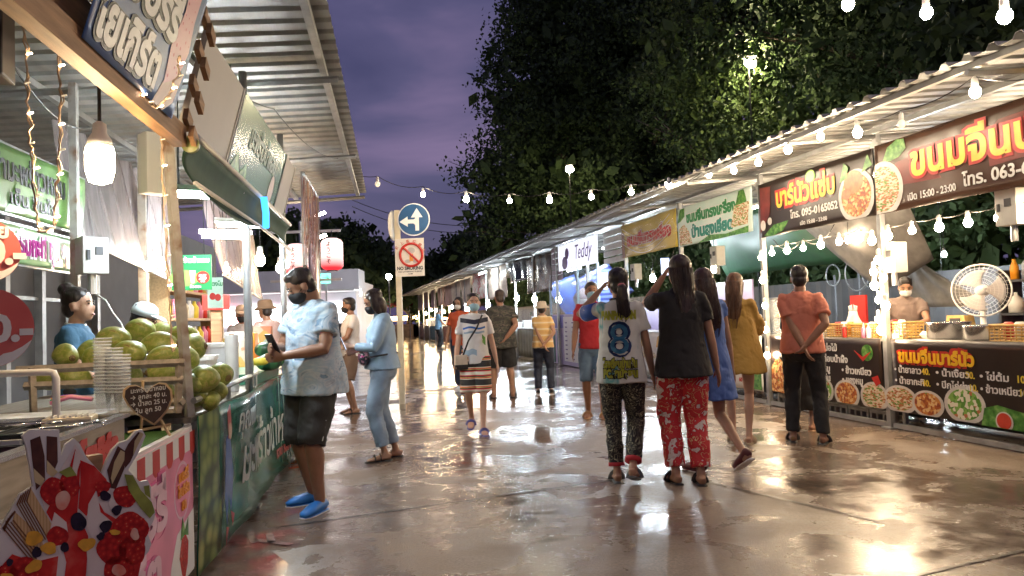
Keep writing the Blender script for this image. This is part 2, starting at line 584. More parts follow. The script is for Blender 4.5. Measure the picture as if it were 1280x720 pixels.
zR = lambda e_: 3.235 + 0.085 * e_
POST_S = [6.0, 8.3, 10.6, 13.1, 15.6, 18.0, 20.5, 22.9, 25.3, 27.8, 30.2, 32.7, 35.2, 37.7, 40.2, 43, 46, 49, 52, 55]
roofR = corrugated_roof('stall_roof', 'long corrugated metal roof over the food stalls with the glowing bulbs', RR, 2.5, 58, -1.1, 3.6, zR, 0.22, 0.04, [3.7] + POST_S, [-0.95, 0.0, 1.3, 2.6])
zL = lambda e_: 3.28 - 0.06 * (e_ + 0.675)
roofL = corrugated_roof('stall_roof', 'corrugated metal roof above the coconut stall ending near the road sign', LL, -0.6, 11.4, -0.675, 3.2, zL, 0.2, 0.022, [0.2, 3.0, 5.65, 8.4, 11.2], [-0.55, 0.35, 1.5, 2.7])

# square posts of the right row
pq = MB(); pq.box((0, 0, 1.58), (0.06, 0.06, 3.16)); pq.box((0, 0, 0.006), (0.14, 0.14, 0.012))
for i, s in enumerate(POST_S):
    if i == 0:
        proto_post = thing('stall_post', '', 'post', RR.p(s), RR.rz, 'square steel posts along the right row of stalls')
        pq.build('post_tube', M_steel, proto_post)
        q = MB(); q.box((0, -0.034, 3.0), (0.12, 0.006, 0.12)); q.build('bracket', M_steel, proto_post)
        o = proto_post
    else:
        o = dup(proto_post, RR.p(s), RR.rz)
    o['label'] = {0: 'square steel post at the right edge of the frame by the steel pots', 1: 'square steel post wound with glowing bulbs between the two dish menus',
                  2: 'square steel post with bulbs at the left end of the dark menu', 3: 'square steel post between the green and yellow banners',
                  4: 'square steel post at the left end of the yellow banner', 5: 'square steel post by the glazed drink stall',
                  6: 'square steel post beside the person in the yellow shirt and hat'}.get(i, 'thin steel post far along the right row of lit stalls')

# trees -------------------------------------------------------------
M_bark = mat('bark', (0.09, 0.065, 0.045), 0.8, var=0.4, scale=5, stretch=(3, 3, 0.6), bump=0.5, bscale=14)
def leaf_mat(name, a, c):
    return ramp_mat(name, [(0.3, a), (0.7, c)], scale=0.9, rough=0.75, const=False, detail=5)
M_leaf = leaf_mat('leaves', (0.028, 0.055, 0.016), (0.07, 0.115, 0.03))
M_leaf2 = leaf_mat('bright_leaves', (0.035, 0.065, 0.014), (0.10, 0.15, 0.03))  # brighter copy of the leaf colour, standing in for lamplight on the foliage

def leaves(blobs, n_clump, per, size, spread, seed):
    r = np.random.default_rng(seed)
    cs = []
    vol = np.array([bx[3] * bx[4] * bx[5] for bx in blobs]) ** 0.7
    pick = r.choice(len(blobs), n_clump, p=vol / vol.sum())
    for k in pick:
        cx, cy_, cz, rx, ry, rz_ = blobs[k]
        d = r.normal(size=3); d /= np.linalg.norm(d)
        rad = r.uniform(0.35, 1.0) ** 0.5
        rad *= 1 + 0.12 * r.normal()
        cs.append((cx + d[0] * rx * rad, cy_ + d[1] * ry * rad, cz + d[2] * rz_ * rad))
    cs = np.array(cs)
    C = np.repeat(cs, per, axis=0) + r.normal(size=(n_clump * per, 3)) * spread * np.array([1, 1, 0.65])
    n = len(C)
    a = r.normal(size=(n, 3)); a[:, 2] -= 0.5
    a /= np.linalg.norm(a, axis=1)[:, None]
    b2 = np.cross(a, r.normal(size=(n, 3))); b2 /= np.linalg.norm(b2, axis=1)[:, None]
    nn = np.cross(a, b2)
    L = size * r.uniform(0.6, 1.4, n)[:, None]; W = L * 0.30
    V = np.empty((n, 5, 3))
    V[:, 0] = C - a * L * 0.5
    V[:, 1] = C + b2 * W + nn * L * 0.08
    V[:, 2] = C + a * L * 0.5
    V[:, 3] = C - b2 * W + nn * L * 0.08
    V[:, 4] = C
    V = V.reshape(-1, 3)
    base = np.arange(n) * 5
    F = np.empty((n, 4, 3), dtype=np.int64)
    for k, (p, q_) in enumerate(((0, 1), (1, 2), (2, 3), (3, 0))):
        F[:, k, 0] = base + p; F[:, k, 1] = base + q_; F[:, k, 2] = base + 4
    return V, F.reshape(-1, 3), cs

def fast_mesh(name, V, F, m, parent):
    me = bpy.data.meshes.new(name)
    me.vertices.add(len(V)); me.vertices.foreach_set('co', V.ravel())
    nf, w = F.shape
    me.loops.add(nf * w); me.loops.foreach_set('vertex_index', F.ravel().astype(np.int32))
    me.polygons.add(nf); me.polygons.foreach_set('loop_start', np.arange(nf, dtype=np.int32) * w)
    me.polygons.foreach_set('loop_total', np.full(nf, w, dtype=np.int32))
    me.update(); me.validate()
    me.materials.append(m)
    o = bpy.data.objects.new(name, me); COL.objects.link(o); o.parent = parent
    return o

def tree(label, loc, h, r0, blobs, n_clump, per, size, spread, seed, m=M_leaf, group='trees behind the market', limbs=9):
    t = thing('tree', label, 'tree', loc, 0, group)
    V, F, cs = leaves(blobs, n_clump, per, size, spread, seed)
    core = [(a, b_, c, d * .62, e_ * .62, f * .62) for (a, b_, c, d, e_, f) in blobs]
    V2, F2_, _ = leaves(core, n_clump // 2, 14, size * 3.2, spread * 1.6, seed + 50)
    V, F = np.vstack([V, V2]), np.vstack([F, F2_ + len(V)])
    fast_mesh('crown', V, F, m, t)
    q = MB()
    rr = random.Random(seed)
    top = h * 0.55
    q.tube([(0, 0, 0), (0.05 * r0, 0.1, h * 0.15), (0.25, -0.1, h * 0.35), (0.1, 0.15, top)], [r0 * 1.25, r0, r0 * 0.8, r0 * 0.4], 10)
    q.build('trunk', M_bark, t, smooth=True)
    q = MB()
    for k in range(limbs):
        c = Vector(cs[rr.randrange(len(cs))])
        z0 = h * rr.uniform(0.2, 0.5)
        s_ = Vector((0.15, 0, z0)); mid = s_.lerp(c, 0.5) + Vector((rr.uniform(-.4, .4), rr.uniform(-.4, .4), -0.3))
        q.tube([s_, mid, c], [r0 * 0.4, r0 * 0.22, 0.02], 6)
        for _ in range(3):
            c2 = c + Vector((rr.uniform(-1.2, 1.2), rr.uniform(-1.2, 1.2), rr.uniform(-.5, 1)))
            q.tube([mid.lerp(c, rr.uniform(.2, .8)), c2], [r0 * 0.1, 0.01], 5)
    q.build('limb', M_bark, t, smooth=True)
    return t

tree('tall dark broadleaf tree against the violet sky, its left edge above the road sign', (4.6, 36, 0), 17, 0.45,
     [(-3.2, 0, 12.5, 2.6, 3, 4.2), (-1, 0, 16, 3.5, 3.5, 3.5), (1.5, 0, 12, 4.5, 4, 5), (4, 0, 15.5, 3.5, 3.5, 4), (-4.0, 0, 8.0, 2.6, 3, 2.4), (0, -1, 6.5, 4.5, 3, 3),
      (-5.2, 0, 5.5, 1.6, 2, 1.6), (5, 0, 8, 4, 3, 4), (1, 2, 10, 5, 3, 7), (4, 2, 12, 4, 3, 6), (-1.5, 2, 9, 3, 2.5, 6)], 1700, 70, 0.20, 0.42, 11)
tree('leafy tree with drooping twigs lit by a floodlight above the green and white banner', (8.2, 21, 0), 13, 0.35,
     [(-2.6, -1, 8.0, 1.9, 2, 2.8), (0, 0, 10, 3.2, 3, 3.5), (-1.8, 0, 12.0, 2.6, 2.5, 2.0), (3, 0, 8, 3, 3, 4), (-1, -1.5, 5.2, 2.6, 1.8, 1.5)], 1100, 70, 0.12, 0.30, 12, M_leaf2)
tree('dark overhanging tree above the right stall roof, at the top right of the frame', (11.5, 14.5, 0), 11, 0.35,
     [(0, 0, 8, 4.0, 3.5, 3.6), (-3.2, 1, 8.6, 2.4, 2.5, 2.4), (2.5, -2, 7, 3, 3, 3), (-1, -1, 5.0, 3.2, 2, 1.5), (0, -3, 8.5, 3.5, 2.5, 2.5), (3, 2, 10, 3.5, 3, 2.5), (-3, 2, 11, 3, 3, 2), (-4, 3, 8, 3, 2.5, 4), (0, 3, 9, 4.5, 3, 4)], 1700, 80, 0.095, 0.32, 13)
tree('small dark tree at the far end of the lane, behind the no smoking sign', (-3.6, 66, 0), 8, 0.3,
     [(0, 0, 6, 3.4, 3, 3.2), (2.4, 0, 4.6, 2.6, 2, 2.2), (-3, 0, 4.4, 2.4, 2, 2)], 340, 26, 0.4, 0.45, 14)
tree('dark round tree behind the white building and the red lantern', (-12.6, 54, 0), 9, 0.3,
     [(0, 0, 6.5, 2.8, 2.5, 2.2), (-3.5, 0, 6.8, 2.8, 2, 2.6), (2.8, 0, 4.8, 2.2, 2, 2.2)], 420, 28, 0.34, 0.4, 15)
tree('dark tree low in the gap between the white building and the road sign', (-8.6, 62, 0), 6, 0.25,
     [(0, 0, 4.6, 2.2, 2, 2.0), (1.8, 0, 3.2, 1.6, 2, 1.8)], 220, 26, 0.36, 0.4, 16)
tree('thick dark tree trunk with low boughs behind the fan of the right stall', RR.p(8.6, 4.2), 7, 0.42,
     [(0, 0.5, 5.2, 2.4, 1.5, 1.2), (1.5, 1, 3.8, 1.2, 1, 0.8)], 200, 30, 0.18, 0.3, 17)

# floodlights among the trees
M_flood = lamp_mat('floodlight_glow', (1.0, 0.85, 0.52), 230)
for (u, v, y, lab, r_) in ((712, 212, 29.5, 'far floodlight glowing in the leaves above the string of bulbs', 0.16), (938, 80, 17.0, 'bright floodlight in the tree above the right stall roof', 0.13)):
    p = deep(u, v, y)
    t = thing('floodlight', lab, 'lamp', (p.x, p.y, 0), 0, 'floodlights on poles among the trees')
    q = MB(); q.tube([(0, 0.12, 0), (0, 0.12, p.z + 0.2)], 0.02, 8); q.build('pole', M_black, t)
    q = MB(); q.box((0, 0.06, p.z + 0.1), (0.3, 0.1, 0.22), bev=0.02); q.build('housing', M_dark, t)
    q = MB(); q.ell((0, -0.02, p.z), (r_, 0.06, r_ * 0.8)); q.build('lamp_glass', M_flood, t, smooth=True)

# dark sheet fence behind the right row, low planting behind it
q = MB()
n = 300
V = []
for i in range(n + 1):
    for z in (0, 1.9):
        V.append((i * 0.19, 0.02 * (i % 2), z))
q.add(V, [(2 * i, 2 * i + 2, 2 * i + 3, 2 * i + 1) for i in range(n)])
M_fence = mat('dark_sheet_fence', (0.05, 0.048, 0.05), 0.6, var=0.4, scale=1.2)
tag(q.build('sheet_fence', M_fence, None, RR.p(60, 5.2), RR.rz, solid=0.004), 'dark corrugated sheet fence behind the right row of stalls', 'fence')

V, Fc, cs = leaves([(1.5 + 3.0 * i, 0, 2.6 + 0.5 * math.sin(i * 2.3), 2.2, 1.0, 3.0) for i in range(19)], 1500, 44, 0.22, 0.34, 91)
V2, F2_, _ = leaves([(1.5 + 3.0 * i, .8, 2.8, 2.2, .5, 2.8) for i in range(19)], 500, 30, .6, .5, 92)
V, Fc = np.vstack([V, V2]), np.vstack([Fc, F2_ + len(V)])
hedge = fast_mesh('hedge', V, Fc, M_leaf, None); hedge.location = RR.p(60, 7.0); hedge.rotation_euler = (0, 0, RR.rz)
tag(hedge, 'dark hedge of shrubs behind the sheet fence of the right row', 'hedge', kind='stuff')

# left back wall: dark grey boards with uprights, closing the left stalls
M_wallL = mat('grey_board_wall', (0.115, 0.115, 0.125), 0.65, var=0.2, scale=2)
t = thing('back_wall', 'dark grey boarded wall behind the coconut sellers', 'wall', LL.p(-0.6, 2.9), LL.rz)
q = MB(); q.box((9.2, 0.05, 1.55), (18.4, 0.06, 3.1)); q.build('wall_board', M_wallL, t)
for k, s_ in enumerate((5.2, 6.6, 7.4, 8.2, 9.0, 9.8, 10.6)):
    q = MB(); q.box((s_ + 0.6, -0.02, 1.5), (0.09, 0.08, 3.0)); q.build('upright', M_steel, t)
for z in (0.9, 1.7):
    q = MB(); q.box((8.4, 0.0, z), (5.6, 0.04, 0.04)); q.build('cross_rail', M_steel, t)

# white building across the end of the left row
t = thing('white_building', 'white flat roofed building with lit frontage behind the red lanterns', 'building', (-7.6, 29, 0), math.radians(3))
M_render = mat('white_render', (0.62, 0.6, 0.64), 0.6, var=0.1, scale=1.5)
q = MB(); q.box((-3, 3, 1.5), (9, 5, 3.0)); q.build('wall', M_render, t)
q = MB(); q.box((-2.9, -0.05, 2.95), (9.4, 1.6, 0.75)); q.build('fascia', M_render, t)
q = MB(); q.box((-2.9, -0.05, 2.55), (9.0, 1.4, 0.06)); q.build('soffit', M_white, t)
q = MB(); q.box((1.75, -0.1, 2.75), (0.07, 0.06, 0.85)); q.build('light_strip', lamp_mat('cool_strip', (0.8, 0.9, 1.0), 6), t)
q = MB(); q.box((-1.6, 0.44, 1.7), (5.6, 0.06, 0.7)); q.build('lit_sign', ramp_mat('lit_shop_sign', [(0.35, (0.9, 0.92, 0.95)), (0.55, (0.7, 0.8, 0.95)), (0.62, (0.9, 0.35, 0.35))], 'VORONOI', 3.5, emit=2.2), t)
q = MB(); q.box((0.2, 0.44, 0.7), (2.4, 0.06, 1.2)); q.build('door', M_dark, t)
# ================================================================== RIGHT ROW
def wav(a, seed=0.0, kx=3.1, kz=2.3):
    return lambda x, z: a * (math.sin(kx * x + seed) + 0.6 * math.sin(kx * 2.3 * x + kz * z + seed * 2) + 0.5 * math.sin(5.1 * z - 1.7 * x + seed * 3)) * 0.5

def banner(name, label, row, sl, sr, z0, z1, e_, m, amp=0.018, seed=0.0, group=None, cat='banner', tilt=0.0, frame=None, nu=40, nv=10):
    """A printed sheet; sl/sr: where its reading-left and right ends are along the row."""
    W = abs(sl - sr); Hh = z1 - z0
    t = thing(name, label, cat, row.p(sl, e_, z0), row.rz, group)
    if tilt: t.rotation_euler = (tilt, 0, row.rz)
    fn = wav(amp, seed)
    q = MB(); q.grid(lambda i, j: (i * W, fn(i * W, j * Hh), j * Hh), nu, nv)
    q.build('sheet', m, t, smooth=True, solid=0.003)
    if frame:
        q = MB()
        for (c, s) in (((W / 2, 0.02, 0), (W + .04, .03, .03)), ((W / 2, 0.02, Hh), (W + .04, .03, .03)), ((0, 0.02, Hh / 2), (.03, .03, Hh)), ((W, 0.02, Hh / 2), (.03, .03, Hh))):
            q.box(c, s)
        q.build('frame', frame, t)
    return t, W, Hh, fn

def outlined(t, body, x, z, size, fill, line, fn, bold=0.012, lw=0.03, width=None, y=-0.008, slope=0.0, align='LEFT', shear=0.0):
    text(t, body, x, z, size, line, y=y + 0.002, bold=bold + lw, fn=fn, width=width * 1.0 if width else None, name='letter_outline', slope=slope, align=align, shear=shear)
    return text(t, body, x, z, size, fill, y=y - 0.003, bold=bold, fn=fn, width=width * 0.985 if width else None, slope=slope, align=align, shear=shear)

M_vinyl = mat('dark_vinyl', (0.028, 0.018, 0.014), 0.28, var=0.3, scale=2, bump=0.03, bscale=6)
M_vinyl_brown = ramp_mat('brown_vinyl', [(0.2, (0.05, 0.02, 0.012)), (0.8, (0.10, 0.055, 0.035))], scale=1.6, rough=0.25, const=False)
M_yellow = mat('print_yellow', (0.80, 0.62, 0.06), 0.35, var=0.12, scale=12)
M_orange = mat('print_orange', (0.85, 0.33, 0.02), 0.35, var=0.1)
M_red = mat('print_red', (0.55, 0.03, 0.02), 0.35, var=0.15)
M_pwhite = mat('print_white', (0.82, 0.82, 0.80), 0.35, var=0.05)
M_pgreen = mat('print_green', (0.03, 0.27, 0.09), 0.35, var=0.2)
M_pink = mat('print_pink', (0.80, 0.27, 0.42), 0.32, var=0.18, scale=4)
M_bowl = mat('print_bowl', (0.68, 0.66, 0.62), 0.35, var=0.18, scale=8)
M_leafprint = ramp_mat('print_herbs', [(0.3, (0.02, 0.10, 0.015)), (0.5, (0.08, 0.27, 0.04)), (0.7, (0.25, 0.45, 0.12))], scale=16, rough=0.35, const=False)
F1 = ramp_mat('print_curry', [(0.0, (0.42, 0.10, 0.02)), (0.35, (0.62, 0.26, 0.06)), (0.55, (0.78, 0.55, 0.25)), (0.75, (0.30, 0.06, 0.02)), (0.9, (0.2, 0.32, 0.05))], 'VORONOI', 38, 0.35)
F2 = ramp_mat('print_noodles', [(0.0, (0.62, 0.45, 0.24)), (0.3, (0.75, 0.66, 0.5)), (0.55, (0.45, 0.16, 0.05)), (0.72, (0.15, 0.30, 0.05)), (0.85, (0.82, 0.72, 0.55))], 'VORONOI', 34, 0.35, stretch=(1, 1, 2.4))
F3 = ramp_mat('print_salad', [(0.0, (0.10, 0.28, 0.03)), (0.4, (0.22, 0.45, 0.08)), (0.6, (0.80, 0.78, 0.62)), (0.8, (0.5, 0.16, 0.06))], 'VORONOI', 30, 0.35)

def dish(t, x, z, r, food, fn=None, y=-0.006, sq=1.0, x0=-9, x1=9, z0=0.005):
    cl = lambda P: [(min(max(a, x0), x1), max(c, z0)) for a, c in P]
    patch(t, 'printed_bowl', [cl(ellipse(x, z, r, r * sq))], M_bowl, y, fn=fn)
    patch(t, 'printed_food', [cl(ellipse(x, z + 0.006, r * 0.82, r * 0.80 * sq))], food, y - 0.003, fn=fn)

# ---- hanging banners above the counters
t, W, Hh, fn = banner('banner', 'wide brown banner with big yellow letters and a 063 phone number, at the right end', RR, 8.27, 5.4, 2.28, 3.02, -0.06, M_vinyl_brown, seed=1.0, group='printed banners hung along the right row')
patch(t, 'red_glow', [[(0.25, 0.26), (1.2, 0.22), (2.8, 0.28), (2.85, 0.66), (1.5, 0.62), (0.3, 0.5)]], mat('print_dark_red', (0.20, 0.02, 0.012), 0.3, var=0.4, scale=3), -0.004, fn=None)
patch(t, 'leaf', [[(.12, .54), (.2, .68), (.34, .735), (.44, .72), (.46, .62), (.36, .55), (.24, .53)]], M_leafprint, -0.010)
dish(t, 0.10, 0.25, 0.30, F2, None, -0.012, x0=0.0)
outlined(t, 'ขนมจีนบาร์นัว', 0.52, 0.32, 0.40, M_yellow, M_red, fn, 0.014, 0.028, width=2.25, y=-0.018)
text(t, 'โทร. 063-6944169', 1.16, 0.10, 0.16, M_pwhite, -0.012, 0.004, fn=fn, width=1.15)
text(t, 'เปิด 15:00 - 23:00', 0.45, 0.08, 0.10, M_pwhite, -0.012, 0.002, fn=fn, width=0.62)

t, W, Hh, fn = banner('banner', 'dark brown banner with yellow letters edged in red, a lime and a 095 phone number', RR, 10.58, 8.31, 2.28, 3.01, -0.05, M_vinyl, seed=2.2, group='printed banners hung along the right row')
patch(t, 'chilli', [[(0.02, 0.06), (0.26, 0.30), (0.30, 0.66), (0.05, 0.68)]], mat('print_chilli', (0.16, 0.02, 0.012), 0.3, var=0.5, scale=6), fn=fn)
patch(t, 'basil_leaf', [[(0.12, 0.02), (0.35, 0.14), (0.70, 0.16), (0.56, 0.04), (0.3, -0.0)]], M_leafprint, -0.008, fn=fn)
patch(t, 'garlic', [ellipse(0.10, 0.16, 0.06, 0.07), ellipse(0.26, 0.20, 0.05, 0.05)], M_bowl, -0.011, fn=fn)
patch(t, 'lime', [ellipse(1.17, 0.63, 0.10, 0.085)], mat('print_lime', (0.25, 0.5, 0.08), 0.35), -0.006, fn=fn)
patch(t, 'lime_flesh', [ellipse(1.17, 0.63, 0.08, 0.068)], mat('print_lime_flesh', (0.55, 0.75, 0.3), 0.35), -0.009, fn=fn)
outlined(t, 'บาร์นัวแซ่บ', 0.42, 0.36, 0.33, M_yellow, M_red, fn, 0.012, 0.034, width=1.22)
text(t, 'โทร. 095-0165052', 0.75, 0.17, 0.13, M_pwhite, -0.008, 0.004, fn=fn, width=0.92)
text(t, 'เปิด 15:00 - 23:00', 0.95, 0.06, 0.07, M_pwhite, -0.008, 0.001, fn=fn, width=0.5)
dish(t, 1.98, 0.26, 0.30, F1, fn, x1=2.265)
patch(t, 'prawn', [ellipse(1.95, 0.42, 0.16, 0.13), ellipse(1.83, 0.30, 0.08, 0.06)], mat('print_prawn', (0.72, 0.22, 0.10), 0.35, var=0.5, scale=14), -0.012, fn=fn)
patch(t, 'mint', [[(1.72, 0.45), (1.80, 0.66), (1.88, 0.6), (1.84, 0.48)], [(2.1, 0.5), (2.2, 0.68), (2.27, 0.55)]], M_leafprint, -0.014, fn=fn)

M_lightgreen = ramp_mat('print_pale_mint', [(0.3, (0.50, 0.72, 0.66)), (0.7, (0.74, 0.82, 0.78))], scale=1.6, rough=0.3, const=False)
t, W, Hh, fn = banner('banner', 'pale mint banner with two lines of dark green letters and herbs', RR, 13.08, 10.72, 2.40, 3.04, -0.05, M_lightgreen, seed=3.1, group='printed banners hung along the right row')
outlined(t, 'ขนมจีนทรงเครื่อง', 0.36, 0.37, 0.22, M_pgreen, M_pwhite, fn, 0.012, 0.014, width=1.55)
outlined(t, 'บ้านลุงเอียด', 0.52, 0.11, 0.24, mat('print_teal', (0.02, 0.25, 0.20), 0.35), M_pwhite, fn, 0.014, 0.014, width=1.28)
patch(t, 'herbs', [[(0.0, 0.40), (0.12, 0.62), (0.36, 0.63), (0.30, 0.5), (0.12, 0.42)], [(0.7, 0.0), (1.1, 0.09), (1.6, 0.05), (2.34, 0.1), (2.34, 0.0)], [(1.88, 0.40), (2.0, 0.62), (2.34, 0.63), (2.34, 0.4)]], M_leafprint, fn=fn)
patch(t, 'noodles', [[(0.06, 0.02), (0.06, 0.30), (0.25, 0.36), (0.42, 0.22), (0.52, 0.02)], [(1.75, 0.12), (1.86, 0.42), (2.34, 0.44), (2.34, 0.12)]], F2, -0.007, fn=fn)

M_yelbg = ramp_mat('print_yellow_ground', [(0.3, (0.62, 0.45, 0.05)), (0.7, (0.78, 0.62, 0.12))], scale=1.4, rough=0.2, const=False)
t, W, Hh, fn = banner('banner', 'sagging yellow banner with red letters behind creased clear plastic', RR, 15.6, 13.12, 2.42, 3.08, -0.05, M_yelbg, amp=0.035, seed=4.4, group='printed banners hung along the right row')
outlined(t, 'ขนมจีนทรงเครื่อง', 0.28, 0.22, 0.30, M_red, M_pwhite, fn, 0.014, 0.018, width=2.05, y=-0.012)
patch(t, 'edge_strip', [rect(0.0, 0.0, 0.14, 0.64)], mat('print_brown', (0.3, 0.12, 0.04), 0.3, var=0.3), fn=fn)
M_clear = mat('clear_plastic', (0.9, 0.9, 0.9), 0.12, var=0, alpha=0.16, spec=1.0)
q = MB(); q.grid(lambda i, j: (i * W, fn(i * W, j * Hh) - 0.03 - 0.03 * math.sin(9 * j + 6 * (i - .5) ** 2), j * Hh), 40, 14)
q.build('plastic_cover', M_clear, t, smooth=True)
q = MB()
for k in range(4):
    q.tube([(0.1 + 2.2 * i / 20, -0.05, 0.58 - 0.10 * k - 0.26 * math.sin(PI * i / 20)) for i in range(21)], 0.006, 5)
q.build('plastic_crease', M_pwhite, t, smooth=True)

# white louvre panel, glowing white banner, dark sheets further on
t = thing('louvre_panel', 'panel of pale slats between the yellow banner and the glowing white one', 'panel', RR.p(17.0, 0.05, 2.4), RR.rz)
for k in range(5):
    q = MB(); q.box((0.68, 0, 0.06 + 0.145 * k), (1.34, 0.02, 0.115)); q.build('slat', M_white, t)
M_backlit = mat('backlit_sheet', (0.8, 0.8, 0.84), 0.4, var=0.05, emit=(0.86, 0.90, 1.0), es=0.2)
t, W, Hh, fn = banner('lit_banner', 'glowing white banner with purple handwriting over the glazed drink stall', RR, 20.0, 17.05, 2.45, 3.10, -0.08, M_backlit, seed=5.0)
text(t, 'Teddy', 1.3, 0.2, 0.5, mat('print_purple', (0.35, 0.22, 0.5), 0.4), -0.02, 0.0, shear=0.3, fn=fn)
patch(t, 'purple_blot', [ellipse(0.5, 0.18, 0.24, 0.16), ellipse(0.7, 0.40, 0.16, 0.14)], mat('print_purple2', (0.25, 0.12, 0.45), 0.4), -0.01)
t = thing('slat_screen', 'mauve slatted screen beside the glowing white banner', 'screen', RR.p(21.0, 0.02, 2.25), RR.rz)
for k in range(6):
    q = MB(); q.box((0.46, 0, 0.06 + 0.15 * k), (0.92, 0.02, 0.13)); q.build('slat', mat('mauve_slat', (0.28, 0.2, 0.24), 0.5), t)
M_brownsheet = mat('brown_plastic_sheet', (0.12, 0.085, 0.065), 0.25, var=0.5, scale=3, bump=0.25, bscale=7)
t, W, Hh, fn = banner('banner', 'brown plastic covered banner with faded yellow marks beside the mauve screen', RR, 23.7, 21.05, 2.0, 3.10, 0.0, M_brownsheet, amp=0.03, seed=6, group='dull banners far along the right row')
text(t, 'ก๋วย', 0.6, 0.35, 0.55, mat('faded_print', (0.45, 0.34, 0.12), 0.4), -0.02, 0.01, fn=fn)
M_blackplastic = mat('black_sheet', (0.03, 0.03, 0.032), 0.16, var=0.2, bump=0.5, bscale=5)
banner('banner', 'shiny black plastic sheet tied up between the posts beside the brown banner', RR, 26.3, 23.8, 2.45, 3.15, 0.0, M_blackplastic, amp=0.09, seed=7, group='dull banners far along the right row')
t, W, Hh, fn = banner('banner', 'tan plastic sheet catching the light of a tube lamp', RR, 29.8, 26.5, 2.0, 3.2, 0.0, mat('tan_sheet', (0.45, 0.35, 0.28), 0.22, var=0.2, bump=0.3, bscale=6), amp=0.03, seed=8, group='dull banners far along the right row')
t, W, Hh, fn = banner('banner', 'red and white patterned banner far along the right row', RR, 33.2, 30.2, 2.1, 3.2, 0.0, ramp_mat('red_white_print', [(0.4, (0.75, 0.7, 0.7)), (0.52, (0.6, 0.08, 0.1)), (0.66, (0.8, 0.75, 0.75))], scale=3, dist=2.0, rough=0.35), amp=0.03, seed=9, group='dull banners far along the right row')
pal = [(0.42, 0.33, 0.28), (0.5, 0.42, 0.35), (0.32, 0.2, 0.18), (0.46, 0.3, 0.24), (0.38, 0.28, 0.3)]
for k, s in enumerate((33.6, 36.4, 39.2, 42.2, 45.5, 49.0, 52.5)):
    banner('banner', 'creased pale cloth banner deep along the right row of stalls', RR, s + 2.5, s, 2.0 + 0.1 * (k % 2), 3.1, 0.0, mat('cloth_banner_%s' % 'abcde'[k % 5], pal[k % 5], 0.5, var=0.35, scale=2), amp=0.06, seed=10 + k, group='dull banners far along the right row')

# ---- counters with menus
M_top = mat('counter_top', (0.30, 0.28, 0.26), 0.3, var=0.2)
M_stain = mat('stainless_steel', (0.60, 0.60, 0.60), 0.22, metal=0.95, var=0.1, scale=4, bump=0.03, bscale=9)
def counter(label, sl, sr, depth=0.75, top=0.93, rail=True, group='counters along the right row'):
    W = sl - sr
    t = thing('food_counter', label, 'counter', RR.p(sl, 0.02, 0), RR.rz, group)
    q = MB(); q.box((W / 2, depth / 2 + .01, top), (W - 0.02, depth, 0.03), bev=0.006); q.build('table_top', M_top, t)
    for x in (0.06, W - 0.06):
        for y in (0.06, depth - 0.06):
            q = MB(); q.box((x, y, top / 2 - 0.01), (0.04, 0.04, top - 0.03)); q.build('leg', M_steel, t)
    q = MB(); q.box((W / 2, depth - .12, .46), (W - .04, .02, .86)); q.build('shade_backing', M_dark, t)  # dark backing added to stand for the shade under the counter
    if rail:
        q = MB(); q.box((W / 2, -0.02, 0.035), (W, 0.05, 0.05)); q.build('base_rail', M_steel, t)
    return t

counter('counter with the dark menu headed in yellow letters, below the steel pots', 8.24, 5.3)
counter('counter with the dark menu of soups beside the person in the salmon shirt', 10.55, 8.33)
counter('counter with the white menu beside the leaf print, left of the dark menus', 13.0, 10.66)
counter('counter with the orange and white menu behind the standing customers', 16.8, 13.15)
t, W, Hh, fn = banner('menu_banner', 'dark dish menu headed with orange letters, prices in yellow, three bowls below', RR, 8.21, 5.3, 0.19, 0.955, -0.03, M_vinyl, amp=0.005, seed=0.4, cat='menu')
M_headY = mat('print_amber', (0.85, 0.5, 0.02), 0.35, var=0.1)
outlined(t, 'ขนมจีนบาร์นัว', 0.11, 0.53, 0.17, M_headY, M_red, fn, 0.008, 0.022, width=0.98)
for (x, z, a, pz, px) in ((0.04, 0.415, '• น้ำยาลาว', '40.', 0.42), (0.60, 0.415, '• น้ำเงี้ยว', '50.', 0.96), (1.12, 0.415, '• ไข่ต้ม', '10', 1.50), (0.04, 0.30, '• น้ำยากะทิ', '40.', 0.42), (0.60, 0.30, '• ปีกไก่ย่าง', '10.', 0.99), (1.12, 0.30, '• ข้าวเหนียว', '10', 1.52)):
    text(t, a, x, z, 0.092, M_pwhite, -0.008, 0.002, fn=fn, width=0.05 + 0.032 * len(a))
    text(t, pz, px, z, 0.088, M_yellow, -0.008, 0.002, fn=fn)
dish(t, 0.10, 0.13, 0.24, F2, fn, sq=0.62); dish(t, 0.48, 0.12, 0.21, F1, fn, -0.009, sq=0.66); dish(t, 0.93, 0.16, 0.24, F3, fn, -0.006, sq=0.75)
patch(t, 'herbs', [[(1.12, 0.0), (1.16, 0.16), (1.3, 0.20), (1.55, 0.16), (1.9, 0.2), (2.1, 0.0)]], M_leafprint, -0.012, fn=fn)
dish(t, 1.37, 0.06, 0.09, mat('print_tomato', (0.6, 0.06, 0.03), 0.35), fn, -0.016)
t, W, Hh, fn = banner('menu_banner', 'dark dish menu in white letters with three bowls, left of the light wound post', RR, 10.5, 8.36, 0.19, 0.945, -0.03, M_vinyl, amp=0.006, seed=1.4, cat='menu')
